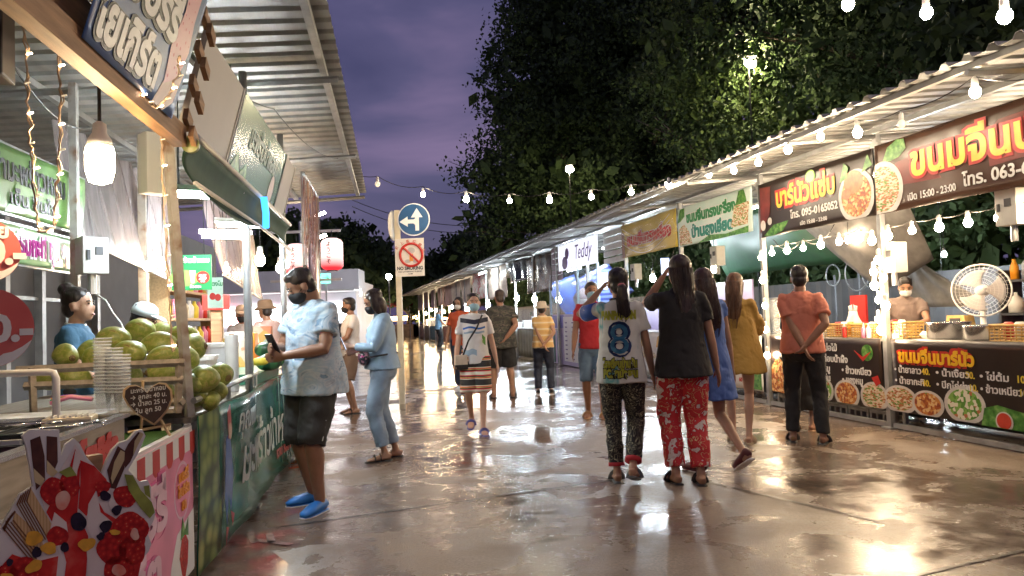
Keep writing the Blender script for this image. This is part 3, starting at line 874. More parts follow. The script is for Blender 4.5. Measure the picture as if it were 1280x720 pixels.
for (x, z, a) in ((0.92, 0.60, '• ซุปหน่อไม้'), (0.92, 0.47, '• ปีกไก่อบน้ำผึ้ง'), (0.92, 0.35, '• ลาบหมู'), (1.48, 0.35, '• ข้าวเหนียว'), (0.92, 0.24, '• ขนมจีน'), (1.48, 0.24, '• แกงหมู'), (0.34, 0.60, '• ตำลาว'), (0.34, 0.48, '• ตำไทย'), (0.34, 0.36, '• ตำซั่ว')):
    text(t, a, x, z, 0.105, M_pwhite, -0.008, 0.003, fn=fn, width=0.06 + 0.036 * len(a))
dish(t, 1.12, 0.12, 0.20, F3, fn, sq=0.8); dish(t, 1.55, 0.11, 0.22, F1, fn, -0.009, sq=0.75); dish(t, 2.0, 0.12, 0.22, F2, fn, sq=0.75)
patch(t, 'salad', [[(0.02, 0.02), (0.04, 0.34), (0.2, 0.5), (0.36, 0.36), (0.5, 0.08), (0.5, 0.0)]], F1, -0.010, fn=fn)
patch(t, 'chilli', [[(2.08, 0.36), (2.12, 0.28), (2.05, 0.24), (1.98, 0.33)], [(1.72, 0.62), (1.86, 0.55), (2.0, 0.62), (1.86, 0.5)]], M_red, -0.012, fn=fn)
patch(t, 'lime', [ellipse(1.93, 0.60, 0.09, 0.09)], M_leafprint, -0.010, fn=fn)
t, W, Hh, fn = banner('menu_banner', 'white dish menu with a strip of green leaves at its right end', RR, 12.95, 10.7, 0.17, 0.94, -0.03, mat('print_offwhite', (0.7, 0.7, 0.68), 0.35, var=0.08), amp=0.006, seed=2.4, cat='menu')
for r_ in range(5):
    text(t, ('ตำปูปลาร้า', 'ตำข้าวโพด', 'ยำวุ้นเส้น', 'ยำหมูยอ', 'ลาบหมู')[r_], 1.1, 0.58 - 0.12 * r_, 0.085, M_black, -0.008, 0.002, fn=fn)
    text(t, ('40', '40', '50', '50', '60')[r_], 1.62, 0.58 - 0.12 * r_, 0.085, M_red, -0.008, 0.002, fn=fn)
patch(t, 'herbs', [[(1.82, 0.02), (1.78, 0.3), (1.95, 0.6), (2.2, 0.7), (2.22, 0.02)]], M_leafprint, -0.008, fn=fn)
M_om = mat('print_ochre', (0.62, 0.36, 0.05), 0.35, var=0.15)
t, W, Hh, fn = banner('menu_banner', 'white dish menu with an ochre heading and rows of small dishes', RR, 16.7, 13.2, 0.15, 0.94, -0.03, mat('print_offwhite', (0.7, 0.7, 0.68), 0.35), amp=0.006, seed=3.4, cat='menu')
patch(t, 'heading', [rect(0.05, 0.52, 3.4, 0.76)], M_om, fn=fn)
patch(t, 'small_dish', [ellipse(0.3 + 0.5 * i, 0.14 + 0.22 * j, 0.15, 0.07) for i in range(7) for j in range(2)], F2, -0.008, fn=fn)
# dark crates and a raised brick kerb under the menus
M_brick = mat('cement_block', (0.28, 0.26, 0.24), 0.7, var=0.3, bump=0.3, bscale=30)
for k in range(6):
    s = 10.35 - 0.36 * k
    o = None
    t = thing('cement_block', 'hollow cement block on the ground under the dark soup menu', 'block', RR.p(s, 0.12, 0), RR.rz, 'cement blocks under the soup menu')
    q = MB()
    q.box((0, 0, 0.018), (0.34, 0.1, 0.035)); q.box((0, 0, 0.13), (0.34, 0.1, 0.035))
    for x in (-0.15, -0.05, 0.05, 0.15): q.box((x, 0, 0.075), (0.03, 0.096, 0.08))
    q.build('block_body', M_brick, t)

M_tubx = mat('grey_tub', (0.35, 0.37, 0.4), 0.35, var=.1)
# ---- goods on the right counters
def on_counter(u, v, e_=None, top=0.945, z=None):
    """The place on the counter top under pixel (u, v)."""
    p = ground(u, v, top)
    return p
def pot(label, u, v, r, h, e_):
    s, z = RR.at(u, v, e_)
    t = thing('steel_pot', label, 'pot', RR.p(s, e_, 0.946), RR.rz, 'steel pots on the right counter')
    q = MB(); q.lathe([(r * .9, 0), (r, 0.02), (r, h - 0.02), (r * 1.06, h), (r * 1.04, h + .004), (r * .96, h - .015), (r * .95, 0.03), (0.01, 0.025)], n=32, cap=False)
    q.build('pot_body', M_stain, t, smooth=True)
    q = MB(); q.lathe([(r * .95, h * .8), (0.01, h * .82)], n=24, cap=False); q.build('curry', F1, t)
    for sg in (-1, 1):
        q = MB(); q.tube([(sg * r, -0.05, h * .7), (sg * (r + .045), -0.03, h * .72), (sg * (r + .045), 0.03, h * .72), (sg * r, 0.05, h * .7)], 0.006, 6); q.build('handle', M_stain, t, smooth=True)
    return t
pot('wide steel pot on the counter left of the fan stem', 1186, 420, 0.20, 0.17, 0.32)
pot('steel pot on the counter under the white fan', 1231, 420, 0.185, 0.14, 0.28)
# fan
s, z = RR.at(1227, 363, 0.62)
fp = RR.p(s, 0.62, 0.945)
t = thing('table_fan', 'white round electric fan facing the lane above the steel pots', 'fan', fp, math.atan2(-fp.x, fp.y) - 0.1)
zc = z - 0.945
M_fan = mat('fan_plastic', (0.75, 0.74, 0.72), 0.35, var=0.04)
q = MB(); q.lathe([(0.13, 0), (0.13, 0.02), (0.05, 0.04), (0.028, 0.07), (0.025, zc - 0.05)], n=20); q.build('stem', M_fan, t, smooth=True)
q = MB(); q.lathe([(0.03, -0.02), (0.06, 0.0), (0.06, 0.12), (0.03, 0.16)], (0, 0.02, zc), 16, Matrix.Rotation(-PI / 2, 3, 'X')); q.build('motor', M_fan, t, smooth=True)
RF = 0.26
q = MB()
for rr in np.linspace(0.05, RF, 7):
    yb = -0.10 + 0.06 * (rr / RF) ** 2
    q.tube([(rr * math.cos(a), yb, zc + rr * math.sin(a)) for a in np.linspace(0, 2 * PI, 41)], 0.0022 if rr < RF - .001 else 0.009, 4, False)
for k in range(36):
    a = 2 * PI * k / 36
    for s2 in (-1, 1):
        q.tube([(f * RF * math.cos(a + 0.25 * (1 - f)), (-0.10 + 0.06 * f * f) if s2 < 0 else (0.06 - 0.1 * f * f), zc + f * RF * math.sin(a + 0.25 * (1 - f))) for f in (0.15, 0.5, 0.8, 1.0)], 0.0012, 3, False)
q.build('guard', M_fan, t)
q = MB(); q.lathe([(0.05, 0), (0.045, 0.01), (0.005, 0.012)], (0, -0.095, zc), 20, Matrix.Rotation(PI / 2, 3, 'X')); q.build('badge', M_fan, t, smooth=True)
q = MB()
for k in range(3):
    a0 = 2 * PI * k / 3
    q.grid(lambda i, j, a0=a0: ((0.04 + 0.17 * i) * math.cos(a0 + (j - .5) * 1.5 * (0.6 + 0.4 * i)), -0.01 - 0.05 * (j - 0.5), zc + (0.04 + 0.17 * i) * math.sin(a0 + (j - .5) * 1.5 * (0.6 + 0.4 * i))), 6, 6)
q.build('blade', mat('fan_blade', (0.62, 0.6, 0.6), 0.3, var=0.03), t, smooth=True, solid=0.002)

def basket(label, u0, u1, v, e_, h, m, group='wicker baskets on the right counters'):
    s0, _ = RR.at(u0, v, e_); s1, _ = RR.at(u1, v, e_)
    W = s0 - s1; D = 0.26
    t = thing('wicker_basket', label, 'basket', RR.p(s0, e_ - D / 2, 0.946), RR.rz, group)
    q = MB()
    for z in np.linspace(0.01, h, 6):
        q.tube([(0, 0, z), (W, 0, z), (W, D, z), (0, D, z), (0, 0, z)], 0.007, 5, False)
    n = max(5, int(W / 0.05))
    for i in range(n + 1):
        x = W * i / n
        for y in (0, D): q.tube([(x, y, 0), (x, y, h)], 0.006, 5)
    for i in range(5):
        for x in (0, W): q.tube([(x, D * i / 5, 0), (x, D * i / 5, h)], 0.006, 5)
    q.box((W / 2, D / 2, 0.01), (W - .02, D - .02, 0.012))
    q.build('weave', m, t)
    q = MB(); q.tube([(0, 0, h), (W, 0, h), (W, D, h), (0, D, h), (0, 0, h)], 0.013, 6, False); q.build('rim', m, t)
    for k in range(max(2, int(W / 0.12))):
        q = MB(); q.lathe([(0.04, 0), (0.045, h * .9), (0.03, h * 1.05)], (0.08 + k * 0.115, D / 2, 0.02), 10)
        q.build('jar', [M_red, M_pwhite, M_orange][k % 3], t, smooth=True)
    return t
M_wick = mat('yellow_wicker', (0.62, 0.40, 0.12), 0.5, var=0.2, scale=30)
basket('yellow wicker basket of red jars beside the arm of the person in the salmon shirt', 1043, 1072, 420, 0.2, 0.15, M_wick)
basket('yellow wicker basket of jars just left of the light wound post', 1077, 1100, 420, 0.2, 0.15, M_wick)
basket('yellow wicker basket in front of the masked cook', 1112, 1142, 420, 0.2, 0.17, M_wick)
basket('yellow wicker basket of glasses at the right edge of the frame', 1252, 1300, 420, 0.16, 0.15, M_wick)
# calculator box
s, z = RR.at(1190, 398, 0.5)
t = thing('till_box', 'yellow box with a slanted dark screen standing behind the steel pots', 'box', RR.p(s, 0.6, 0.946), RR.rz)
q = MB(); q.prism([(-0.14, 0.1), (0.14, 0.1), (0.11, z - 0.946 + 0.03), (-0.11, z - 0.946 + 0.03)], -0.06, 0.06); q.box((0, 0, 0.05), (0.3, 0.16, 0.1)); q.build('case', M_wick, t)
q = MB(); q.box((0.0, -0.066, z - 0.95 - 0.03), (0.13, 0.01, 0.07)); q.build('screen', M_dark, t)
# squat sauce bottles, bags, foam boxes, glass case
M_bag = mat('thin_white_bag', (0.85, 0.85, 0.85), 0.3, var=0.05, alpha=0.75, bump=0.4, bscale=20)
def bag(label, row, s, e_, z, w, h, m=M_bag, group=None, name='plastic_bag'):
    t = thing(name, label, 'bag', row.p(s, e_, z), row.rz, group)
    rr = random.Random(label)
    q = MB()
    secs = []
    for k in range(7):
        f = k / 6
        secs.append((h * f, rr.uniform(-.01, .01), 0, w * (0.42 + 0.16 * math.sin(PI * min(1, f * 1.3))) * (1 - 0.35 * f * f) + rr.uniform(-.008, .008), w * 0.32 * (1 - 0.75 * f * f)))
    q.loft(secs, 18)
    o = q.build('bag_body', m, t, smooth=True)
    for sg in (-1, 1):
        q = MB(); q.tube([(sg * w * .2, 0, h * .95), (sg * w * .26, 0, h * 1.2), (sg * w * .1, 0, h * 1.25), (sg * w * .08, 0, h * .98)], [(0.004, 0.02)] * 4, 6); q.build('handle', m, t, smooth=True)
    return t
s, z = RR.at(1072, 415, 0.5); bag('white carrier bag standing upright on the counter left of the light wound post', RR, s, 0.45, 0.946, 0.26, 0.30)
s, z = RR.at(1150, 420, 0.4); bag('clear bag of food lying on the counter left of the wide steel pot', RR, s, 0.12, 0.946, 0.22, 0.10)
t = thing('foam_box', 'white foam food box on the counter in front of the cook', 'box', RR.p(RR.at(1148, 420, .1)[0], 0.3, 0.946), RR.rz)
q = MB(); q.loft([(0, 0, 0, .1, .08), (.035, 0, 0, .12, .1), (.04, 0, 0, .125, .105), (.075, 0, 0, .1, .08)], 20, power=6); q.build('box_body', M_white, t, smooth=False)
q = MB(); q.box((0, -.1, .04), (.05, .012, .012)); q.build('clasp', M_white, t)
for k, (u, lab) in enumerate(((1056, 'small red sauce bottle in the left basket'), (1080, 'pink lidded sauce bottle right of the basket'), (1086, 'white nozzle sauce bottle near the light wound post'))):
    s, z = RR.at(u, 420, 0.06)
    t = thing('sauce_bottle', lab, 'bottle', RR.p(s, 0.06, 0.946), RR.rz, 'sauce bottles on the right counter')
    q = MB(); q.lathe([(0.025, 0), (0.028, 0.01), (0.028, 0.1), (0.012, 0.125)], n=14); q.build('bottle_body', [M_red, M_pink, M_white][k], t, smooth=True)
    q = MB(); q.lathe([(0.013, 0.12), (0.011, 0.14), (0.003, 0.17)], n=10); q.build('nozzle', M_white, t, smooth=True)
M_glass = mat('thin_glass', (0.9, 0.95, 0.95), 0.04, var=0, alpha=0.14, spec=0.8)
for k in range(6):
    s = 10.2 - .29 * k
    t = thing('food_tray', 'steel tray of cooked food, %s from the left behind the wicker baskets' % ('first', 'second', 'third', 'fourth', 'fifth', 'sixth')[k], 'tray', RR.p(s, .5, .946), RR.rz, 'steel trays of food on the soup counter')
    q = MB(); q.loft([(0, 0, 0, .11, .13), (.07, 0, 0, .125, .145), (.075, 0, 0, .135, .155)], 24, power=6); q.build('tray_pan', M_stain, t)
    q = MB(); q.loft([(.07, 0, 0, .118, .138), (.10, 0, 0, .09, .1), (.115, .01, 0, .04, .05)], 20, power=4); q.build('food', [F1, F2, F3][k % 3], t, smooth=True)
for k, (s, n_) in enumerate(((9.1, 9), (7.75, 7))):
    for j in range(n_):
        t = thing('plate', 'white plate in the stack beside the %s' % ('steel trays of food', 'cook, behind the wicker basket')[k], 'plate', RR.p(s, .28 + .35 * k, .946 + .012 * j), RR.rz, 'stacked white plates on the right counters')
        if k + j == 0:
            q = MB(); q.lathe([(.06, 0), (.075, .004), (.105, .018), (.102, .02), (.07, .008), (.005, .006)], n=26, cap=False); PL = q.build('plate_dish', M_white, t, smooth=True)
        else:
            o = PL.copy(); COL.objects.link(o); o.parent = t
t = thing('bottle_shelf', 'dim shelf of bottles and tubs standing behind the cook', 'shelf', RR.p(9.3, 2.7, 0), RR.rz)
for x in (0, 1.5):
    q = MB(); q.box((x, 0, .85), (.04, .35, 1.7)); q.build('side_board', M_dark, t)
for k in range(4):
    q = MB(); q.box((.75, 0, .3 + .42 * k), (1.46, .34, .03)); q.build('shelf_board', M_dark, t)
    for j in range(7):
        q = MB(); w = .05 + .02 * ((j * 7 + k) % 3); q.lathe([(w, 0), (w, .16 + .03 * (j % 3)), (.025, .22 + .03 * (j % 3)), (.02, .26)], (.13 + .2 * j, -.05, .316 + .42 * k), 10); q.build('bottle', [M_tubx, M_red, M_white, M_orange][(j + k) % 4], t, smooth=True)
def glass_case(label, row, s0, s1, e0, e1, z0, z1, shelf=True, group=None, gm=M_glass):
    sg = row.side
    W, D, Hh = abs(s0 - s1), e1 - e0, z1 - z0
    t = thing('glass_case', label, 'display case', row.p(s0, e0, z0), row.rz, group)
    q = MB()
    for x in (0, W):
        for y in (0, D): q.box((x, y, Hh / 2), (.025, .025, Hh))
    for z in (0.012, Hh):
        for y in (0, D): q.box((W / 2, y, z), (W + .02, .022, .022))
        for x in (0, W): q.box((x, D / 2, z), (.022, D - .03, .022))
    q.build('case_frame', M_steel, t)
    for nm, c, s in (('pane', (W / 2, 0, Hh / 2), (W - .03, .004, Hh - .03)), ('pane', (0, D / 2, Hh / 2), (.004, D - .03, Hh - .03)), ('pane', (W, D / 2, Hh / 2), (.004, D - .03, Hh - .03))):
        q = MB(); q.box(c, s); q.build(nm, gm, t)
    if shelf:
        q = MB(); q.box((W / 2, D / 2, Hh * .45), (W - .04, D - .04, .01)); q.build('shelf', M_stain, t)
        q = MB()
        for k in range(5): q.lathe([(.05, 0), (.06, .03), (.03, .06)], (W * (k + .6) / 5.4, D / 2, Hh * .45 + .006), 12)
        q.build('dishes', F1, t, smooth=True)
    return t
s0, _ = RR.at(962, 400, 0.2); s1, _ = RR.at(990, 400, 0.2)
glass_case('lit glass food case on the counter left of the person in the salmon shirt', RR, s0, s1, 0.12, 0.5, 0.946, 1.45)

# ---- lavender drink stall with glazed front
sl, _ = RR.at(688, 400, 0); sr, _ = RR.at(748, 400, 0)
M_lav = mat('lavender_panel', (0.45, 0.38, 0.62), 0.35, var=0.08)
t = thing('drink_stall', 'lavender fronted drink stall with a cup menu and a glazed top', 'stall', RR.p(sl, 0, 0), RR.rz)
W = sl - sr
q = MB(); q.box((W / 2, 0.45, 0.68), (W, 0.8, 1.32)); q.build('counter_front', M_lav, t)
q = MB(); q.box((W * .62, 0.04, 0.70), (W * .68, 0.012, 1.15)); q.build('menu_panel', M_pwhite, t)
q = MB(); q.box((W * .15, 0.04, 1.15), (W * .26, 0.012, 0.34)); q.build('blue_panel', mat('blue_panel', (0.04, 0.05, 0.5), 0.3), t)
q = MB()
for i in range(5):
    for j in range(9): q.box((W * (0.34 + 0.145 * i), 0.028, 0.2 + 0.115 * j), (0.16, 0.006, 0.03))
o = q.build('menu_lines', mat('menu_ink', (0.18, 0.15, 0.3), 0.4), t)
for x in (0.0, W * .62, W):
    q = MB(); q.box((x, 0.03, 1.9), (0.06, 0.05, 1.15)); q.build('frame_post', mat('blue_grey_metal', (0.35, 0.45, 0.5), 0.4, metal=.3), t)
q = MB(); q.box((W / 2, 0.03, 1.9), (W - .1, 0.01, 1.05)); q.build('glazing', mat('dim_glazing', (0.35, 0.42, 0.45), 0.08, var=.3, alpha=0.35, spec=.9), t)
t = thing('ice_cream_cup', 'big white model sundae cup standing on the lavender stall', 'cup', RR.p(sl - W * .52, 0.3, 1.345), RR.rz)
q = MB(); q.lathe([(.12, 0), (.2, .05), (.24, .3), (.27, .35)], n=18); q.build('cup_body', M_white, t, smooth=True)
q = MB(); q.lathe([(.25, .35), (.27, .42), (.2, .5), (.1, .58), (.02, .64)], n=14); q.build('swirl', mat('pale_pink', (.75, .6, .65), .4), t, smooth=True)

# ---- farther stalls: a counter with a cloth front in every bay, lit goods on it
fronts = [('teal', (0.10, 0.22, 0.22)), ('olive', (0.24, 0.22, 0.12)), ('tan', (0.36, 0.25, 0.16)), ('rust', (0.34, 0.15, 0.09)), ('cream', (0.5, 0.42, 0.32))]
M_goods = ramp_mat('mixed_goods', [(0.0, (0.5, 0.45, 0.35)), (0.3, (0.55, 0.2, 0.1)), (0.5, (0.7, 0.65, 0.5)), (0.7, (0.5, 0.32, 0.08)), (0.85, (0.3, 0.4, 0.35))], 'VORONOI', 9)
M_tub = mat('grey_tub', (0.35, 0.37, 0.4), 0.35, var=.1)
bays = [(20.5, 22.9), (22.9, 25.3), (25.3, 27.8), (27.8, 30.2), (30.2, 32.7), (32.7, 35.2), (35.2, 37.7), (37.7, 40.2), (40.2, 43), (43, 46), (46, 49), (49, 52), (52, 55)]
for k, (a, bb) in enumerate(bays):
    nm, c = fronts[k % 5]
    W = bb - a - 0.1
    t = thing('far_stall', '', 'stall', RR.p(bb - 0.05, 0.05, 0), RR.rz, 'stall counters far along the right row')
    t['label'] = '%s cloth fronted stall counter, %s beyond the lavender stall' % (nm, ('first', 'second', 'third', 'fourth', 'fifth', 'sixth', 'seventh', 'eighth', 'ninth', 'tenth', 'eleventh', 'twelfth', 'thirteenth')[k])
    q = MB(); q.grid(lambda i, j: (i * W, 0.015 * math.sin(i * 40) * (1 - j * .7), 0.05 + 0.85 * j), 60, 4); q.build('cloth_front', mat('cloth_front_' + nm, c, 0.6, var=.35, scale=3), t, smooth=True, solid=.004)
    q = MB(); q.box((W / 2, 0.42, 0.93), (W, 0.86, 0.03)); q.build('table_top', M_top, t)
    rr = random.Random(k)
    for j in range(4):
        q = MB(); w = rr.uniform(.25, .45); h = rr.uniform(.12, .4)
        q.box((0.35 + j * (W - .7) / 3, rr.uniform(.3, .6), 0.946 + h / 2), (w, 0.3, h), bev=0.02); q.build('goods_box', [M_goods, M_tub, M_white][rr.randrange(3)], t)
    if k % 3 == 1:
        q = MB(); q.box((W * .5, 0.02, 1.25), (W * .9, .01, .6)); q.build('front_pane', M_glass, t)

# tarps and gear behind the right counters
M_stripe = ramp_mat('striped_tarp', [(0.0, (0.03, 0.05, 0.28)), (0.5, (0.20, 0.28, 0.55))], 'WAVE', 2.3, 0.4, stretch=(0, 0, 1))
def tarp(label, corners, m, nu=16, nv=10, sag=0.08, name='tarpaulin', group='tarpaulins hung behind the right counters'):
    P = [Vector(c) for c in corners]   # bl, br, tr, tl
    o = P[0]
    q = MB()
    nrm = (P[1] - P[0]).cross(P[3] - P[0]).normalized()
    def f(i, j):
        p = P[0].lerp(P[1], i).lerp(P[3].lerp(P[2], i), j)
        return p - o + nrm * (sag * math.sin(PI * i) * math.sin(PI * j) + 0.02 * math.sin(17 * i + 5 * j))
    q.grid(f, nu, nv)
    return tag(q.build(name, m, None, o, smooth=True, solid=.003), label, 'tarpaulin', group)
tarp('blue striped tarpaulin sloping down behind the white fan', [RR.p(7.6, 2.6, 1.75), RR.p(4.6, 2.6, 1.45), RR.p(4.4, 1.6, 2.9), RR.p(8.2, 1.6, 2.75)], M_stripe)
tarp('green tarpaulin behind the mint and yellow banners', [RR.p(15.2, 2.0, 2.0), RR.p(11.4, 2.0, 2.0), RR.p(11.2, 1.6, 3.1), RR.p(15.4, 1.6, 3.1)], mat('green_tarp', (0.01, 0.07, 0.03), .4, var=.2))
tarp('grey canvas pulled down to a corner left of the light wound post', [RR.p(11.0, 2.2, 1.5), RR.p(10.0, 2.2, 1.9), RR.p(9.6, 1.4, 2.9), RR.p(12.4, 1.4, 3.0)], mat('grey_canvas', (0.20, 0.19, 0.185), .6, var=.2))
tarp('pale canvas corner hanging behind the cook and the hoops', [RR.p(11.4, 3.0, 1.25), RR.p(9.9, 3.0, 1.25), RR.p(11.2, 3.0, 2.0), RR.p(11.4, 3.0, 2.2)], mat('pale_canvas', (0.3, 0.29, 0.28), .6, var=.2), sag=0.03)
tarp('bright blue tarpaulin in the stall behind the person in camouflage', [RR.p(27.5, 2.5, 1.2), RR.p(24.0, 2.5, 1.2), RR.p(24.0, 1.6, 2.6), RR.p(27.5, 1.6, 2.4)], mat('blue_tarp', (0.03, 0.10, 0.45), .4, var=.15))
tarp('blue ribbed tarpaulin slanting behind the person in the yellow shirt', [RR.p(23.6, 2.2, 1.2), RR.p(20.6, 2.2, 1.9), RR.p(20.4, 1.4, 2.7), RR.p(23.8, 1.4, 2.3)], M_stripe)
for (u, v, r_, lab) in ((1041, 344, 0.2, 'small thin metal hoop hanging in the dark left of the cook'), (1071, 341, 0.32, 'large thin metal hoop hanging in the dark left of the cook'), (1091, 340, 0.28, 'thin metal hoop half behind the light wound post')):
    s, z = RR.at(u, v, 3.4)
    t = thing('wheel_hoop', lab, 'hoop', RR.p(s, 3.4, z), RR.rz, 'metal hoops behind the right counter')
    q = MB(); q.tube([(r_ * math.cos(a), 0, r_ * math.sin(a)) for a in np.linspace(0, 2 * PI, 33)], 0.012, 6, False); q.build('hoop_ring', M_steel, t, smooth=True)
    q = MB(); q.box((0, 0.03, -z / 2), (0.03, 0.03, z)); q.build('stand', M_dark, t)
t = thing('pink_cabinet', 'pink fronted cabinet in the dark behind the cook', 'cabinet', RR.p(8.1, 3.6, 0), RR.rz)
q = MB(); q.box((0, 0.2, .85), (.9, .4, 1.7)); q.build('cabinet_body', mat('magenta_panel', (.35, .05, .18), .4), t)
q = MB(); q.box((-.1, -.01, 1.2), (.5, .02, .35)); q.build('window', mat('dull_window', (.1, .13, .2), .2), t)
t = thing('red_board', 'red board standing behind the bagged food, left of the cook', 'board', RR.p(10.0, 1.0, 0.0), RR.rz)
q = MB(); q.box((0, 0, 1.2), (.3, .03, .5)); q.build('board_face', M_red, t)
q = MB(); q.box((0, 0.03, .6), (.05, .03, 1.2)); q.build('board_stake', M_wood, t)

for (u0, u1, v0, v1, e_, lab) in ((884, 941, 355, 440, 1.3, 'lavender board standing behind the mustard tunic, under the mint banner'), (800, 826, 382, 418, 1.2, 'small lavender board behind the counter between the two raised phones')):
    sa, z1 = RR.at(u0, v0, e_); sb, _ = RR.at(u1, v0, e_); _, z0 = RR.at(u0, v1, e_)
    t = thing('lavender_board', lab, 'board', RR.p(sa, e_, 0), RR.rz)
    q = MB(); q.box(((sa - sb) / 2, 0, (z0 + z1) / 2), (sa - sb, .03, z1 - z0)); q.build('board_face', M_lav, t)
    q = MB(); q.box(((sa - sb) / 2, .03, z0 / 2), (.05, .03, z0)); q.build('stake', M_white, t)

# meter boxes on posts
def meter_box(label, row, s, e_, z, w=0.22, h=0.32, name='meter_box', group='grey electric boxes on the posts'):
    t = thing(name, label, 'electric box', row.p(s, e_, z), row.rz, group)
    M_mb = mat('grey_enamel', (0.5, 0.5, 0.47), 0.4, var=.1)
    q = MB(); q.box((0, 0, 0), (w, 0.16, h), bev=.008); q.build('cabinet', M_mb, t)
    q = MB(); q.box((w * .12, -0.084, h * .12), (w * .28, .012, h * .22)); q.build('meter_window', M_dark, t)
    q = MB(); q.box((-w * .3, -0.088, 0), (.02, .016, .07)); q.build('latch', M_dark, t)
    q = MB(); q.tube([(0, 0, -h / 2), (0, 0.0, -h / 2 - .14)], .03, 10); q.build('conduit', M_steel, t)
    return t
for (u, v, e_, lab) in ((1266, 259, 0.1, 'grey electric box high on the post at the right edge'), (1117, 322, 0.1, 'grey electric box on the light wound post above the cook'), (897, 320, 0.4, 'grey electric box by the bare bulb under the mint banner'), (795, 340, 0.1, 'grey electric box on the post left of the raised phones')):
    s, z = RR.at(u, v, e_); meter_box(lab, RR, s, e_, z)

# ---- bulbs
M_warm = lamp_mat('bulb_glow', (1.0, 0.74, 0.46), 62)
M_wound = lamp_mat('wound_bulb_glow', (1.0, 0.74, 0.46), 28)
M_warmw = lamp_mat('warm_white_bulb_glow', (1.0, 0.80, 0.56), 58)
M_off = mat('unlit_bulb', (0.75, 0.73, 0.68), 0.25, var=0, emit=(1, .8, .5), es=.15)  # bulbs that are off, given a faint glow of their own
bulb_mb = MB(); bulb_mb.ell((0, 0, 0), (0.038, 0.038, 0.044), n=10)
bulb_me = bulb_mb.build('bulb', M_warm)
sock_mb = MB(); sock_mb.lathe([(0.02, 0.03), (0.024, 0.05), (0.022, 0.10), (0.008, 0.115)], n=8)
sock_me = sock_mb.build('socket', M_white)
B_DATA, S_DATA = bulb_me.data, sock_me.data
bpy.data.objects.remove(bulb_me); bpy.data.objects.remove(sock_me)
B_DATA.polygons.foreach_set('use_smooth', [True] * len(B_DATA.polygons))
VAR = {}
def bulb_data(m):
    if m.name == M_warm.name: return B_DATA
    if m.name not in VAR:
        d = B_DATA.copy(); d.materials.clear(); d.materials.append(m); VAR[m.name] = d
    return VAR[m.name]
def string_lights(label, pts, m, drop=0.12, ends=None, sag=0.06, cat='string lights', group='strings of bulbs over the lane', off=(), side=0.0):
    """pts: world positions of the bulbs."""
    o0 = Vector(pts[0])
    t = thing('string_lights', label, cat, o0, 0, group)
    tops = [Vector(p) - o0 + Vector((0, 0, drop)) for p in pts]
    if ends:
        tops = ([Vector(ends[0]) - o0] if ends[0] is not None else []) + tops + ([Vector(ends[1]) - o0] if ends[1] is not None else [])
    path = []
    for a, c in zip(tops[:-1], tops[1:]):
        for k in range(6):
            f = k / 6
            path.append(a.lerp(c, f) - Vector((0, 0, sag * 4 * f * (1 - f) * min(1, (c - a).length))))
    path.append(tops[-1])
    q = MB(); q.tube(path, 0.005, 5); q.build('cord', M_black, t)
    for i, p in enumerate(pts):
        b_ = bpy.data.objects.new('bulb', bulb_data(M_off if i in off else m)); COL.objects.link(b_); b_.parent = t
        b_.location = Vector(p) - o0; sc_ = 1 + .12 * math.sin(i * 2.7 + o0.x * 5); b_.scale = (sc_, sc_, sc_)
        s_ = bpy.data.objects.new('socket', S_DATA); COL.objects.link(s_); s_.parent = b_
    return t
# along the eave of the right roof
px = [(886, 218), (917, 213), (948, 203), (985, 187), (1026, 171), (1072, 166), (1127, 155), (1219, 115)]
pts = []
for (u, v) in px:
    s, z = RR.at(u, v, -0.9); pts.append(RR.p(s, -0.9, z))
s, z = RR.at(1300, 95, -0.9)
string_lights('string of round bulbs under the edge of the right roof', pts, M_warmw, off=(6,), ends=(None, RR.p(s, -0.9, z)))
# across the lane
pl = [(472, 230, 11.4), (529, 243, 11.3), (583, 249, 11.2), (637, 251, 11.1), (687, 250, 11.0), (739, 246, 10.9), (789, 240, 10.8), (836, 232, 10.7)]
string_lights('sagging string of bulbs across the lane, from the left roof to the right one', [deep(*p) for p in pl], M_warmw, off=(0,), ends=(deep(440, 215, 11.3), RR.p(10.4, -1.0, 3.13)), sag=0.10)
# overhead near the viewer; the last two bulbs, unseen, are added as fill
pl = [(1060, 5, 5.2), (1158, 16, 4.6), (1256, 20, 4.1), (1350, 10, 3.7), (975, -14, 5.8)]
pl = [pl[4]] + pl[:4]
string_lights('string of large looking bulbs overhead at the top right, two unseen ones added', [deep(*p) for p in pl] + [Vector((.5, .5, 2.85)), Vector((-.45, -.3, 2.85))], M_warmw, sag=0.05)
# inner string over the counters
px = [(965, 316), (984, 313), (1004, 310), (1026, 306), (1049, 302), (1074, 298), (1090, 301)]
pts = [RR.p(RR.at(u, v, 0.05)[0], 0.05, RR.at(u, v, 0.05)[1]) for (u, v) in px]
string_lights('string of bulbs under the dark 095 banner, left of the wound post', pts, M_warm, drop=0.1)
px = [(1110, 295), (1140, 288), (1174, 284), (1210, 278), (1248, 272), (1290, 264)]
pts = [RR.p(RR.at(u, v, 0.05)[0], 0.05, RR.at(u, v, 0.05)[1]) for (u, v) in px]
string_lights('string of bulbs under the 063 banner, right of the wound post', pts, M_warm, drop=0.1)
px = [(1098, 325), (1092, 340), (1104, 347), (1093, 357), (1098, 375), (1107, 382), (1098, 399), (1101, 413)]
pts = [RR.p(RR.at(u, v, -0.12)[0], -0.12, RR.at(u, v, -0.12)[1]) for (u, v) in px]
string_lights('bunch of bulbs wound down the steel post beside the cook', pts, M_wound, drop=0.08, group='bulbs wound down the posts')
px = [(951, 322), (953, 350), (956, 382), (957, 412), (959, 444)]
pts = [RR.p(RR.at(u, v, -0.10)[0], -0.10, RR.at(u, v, -0.10)[1]) for (u, v) in px]
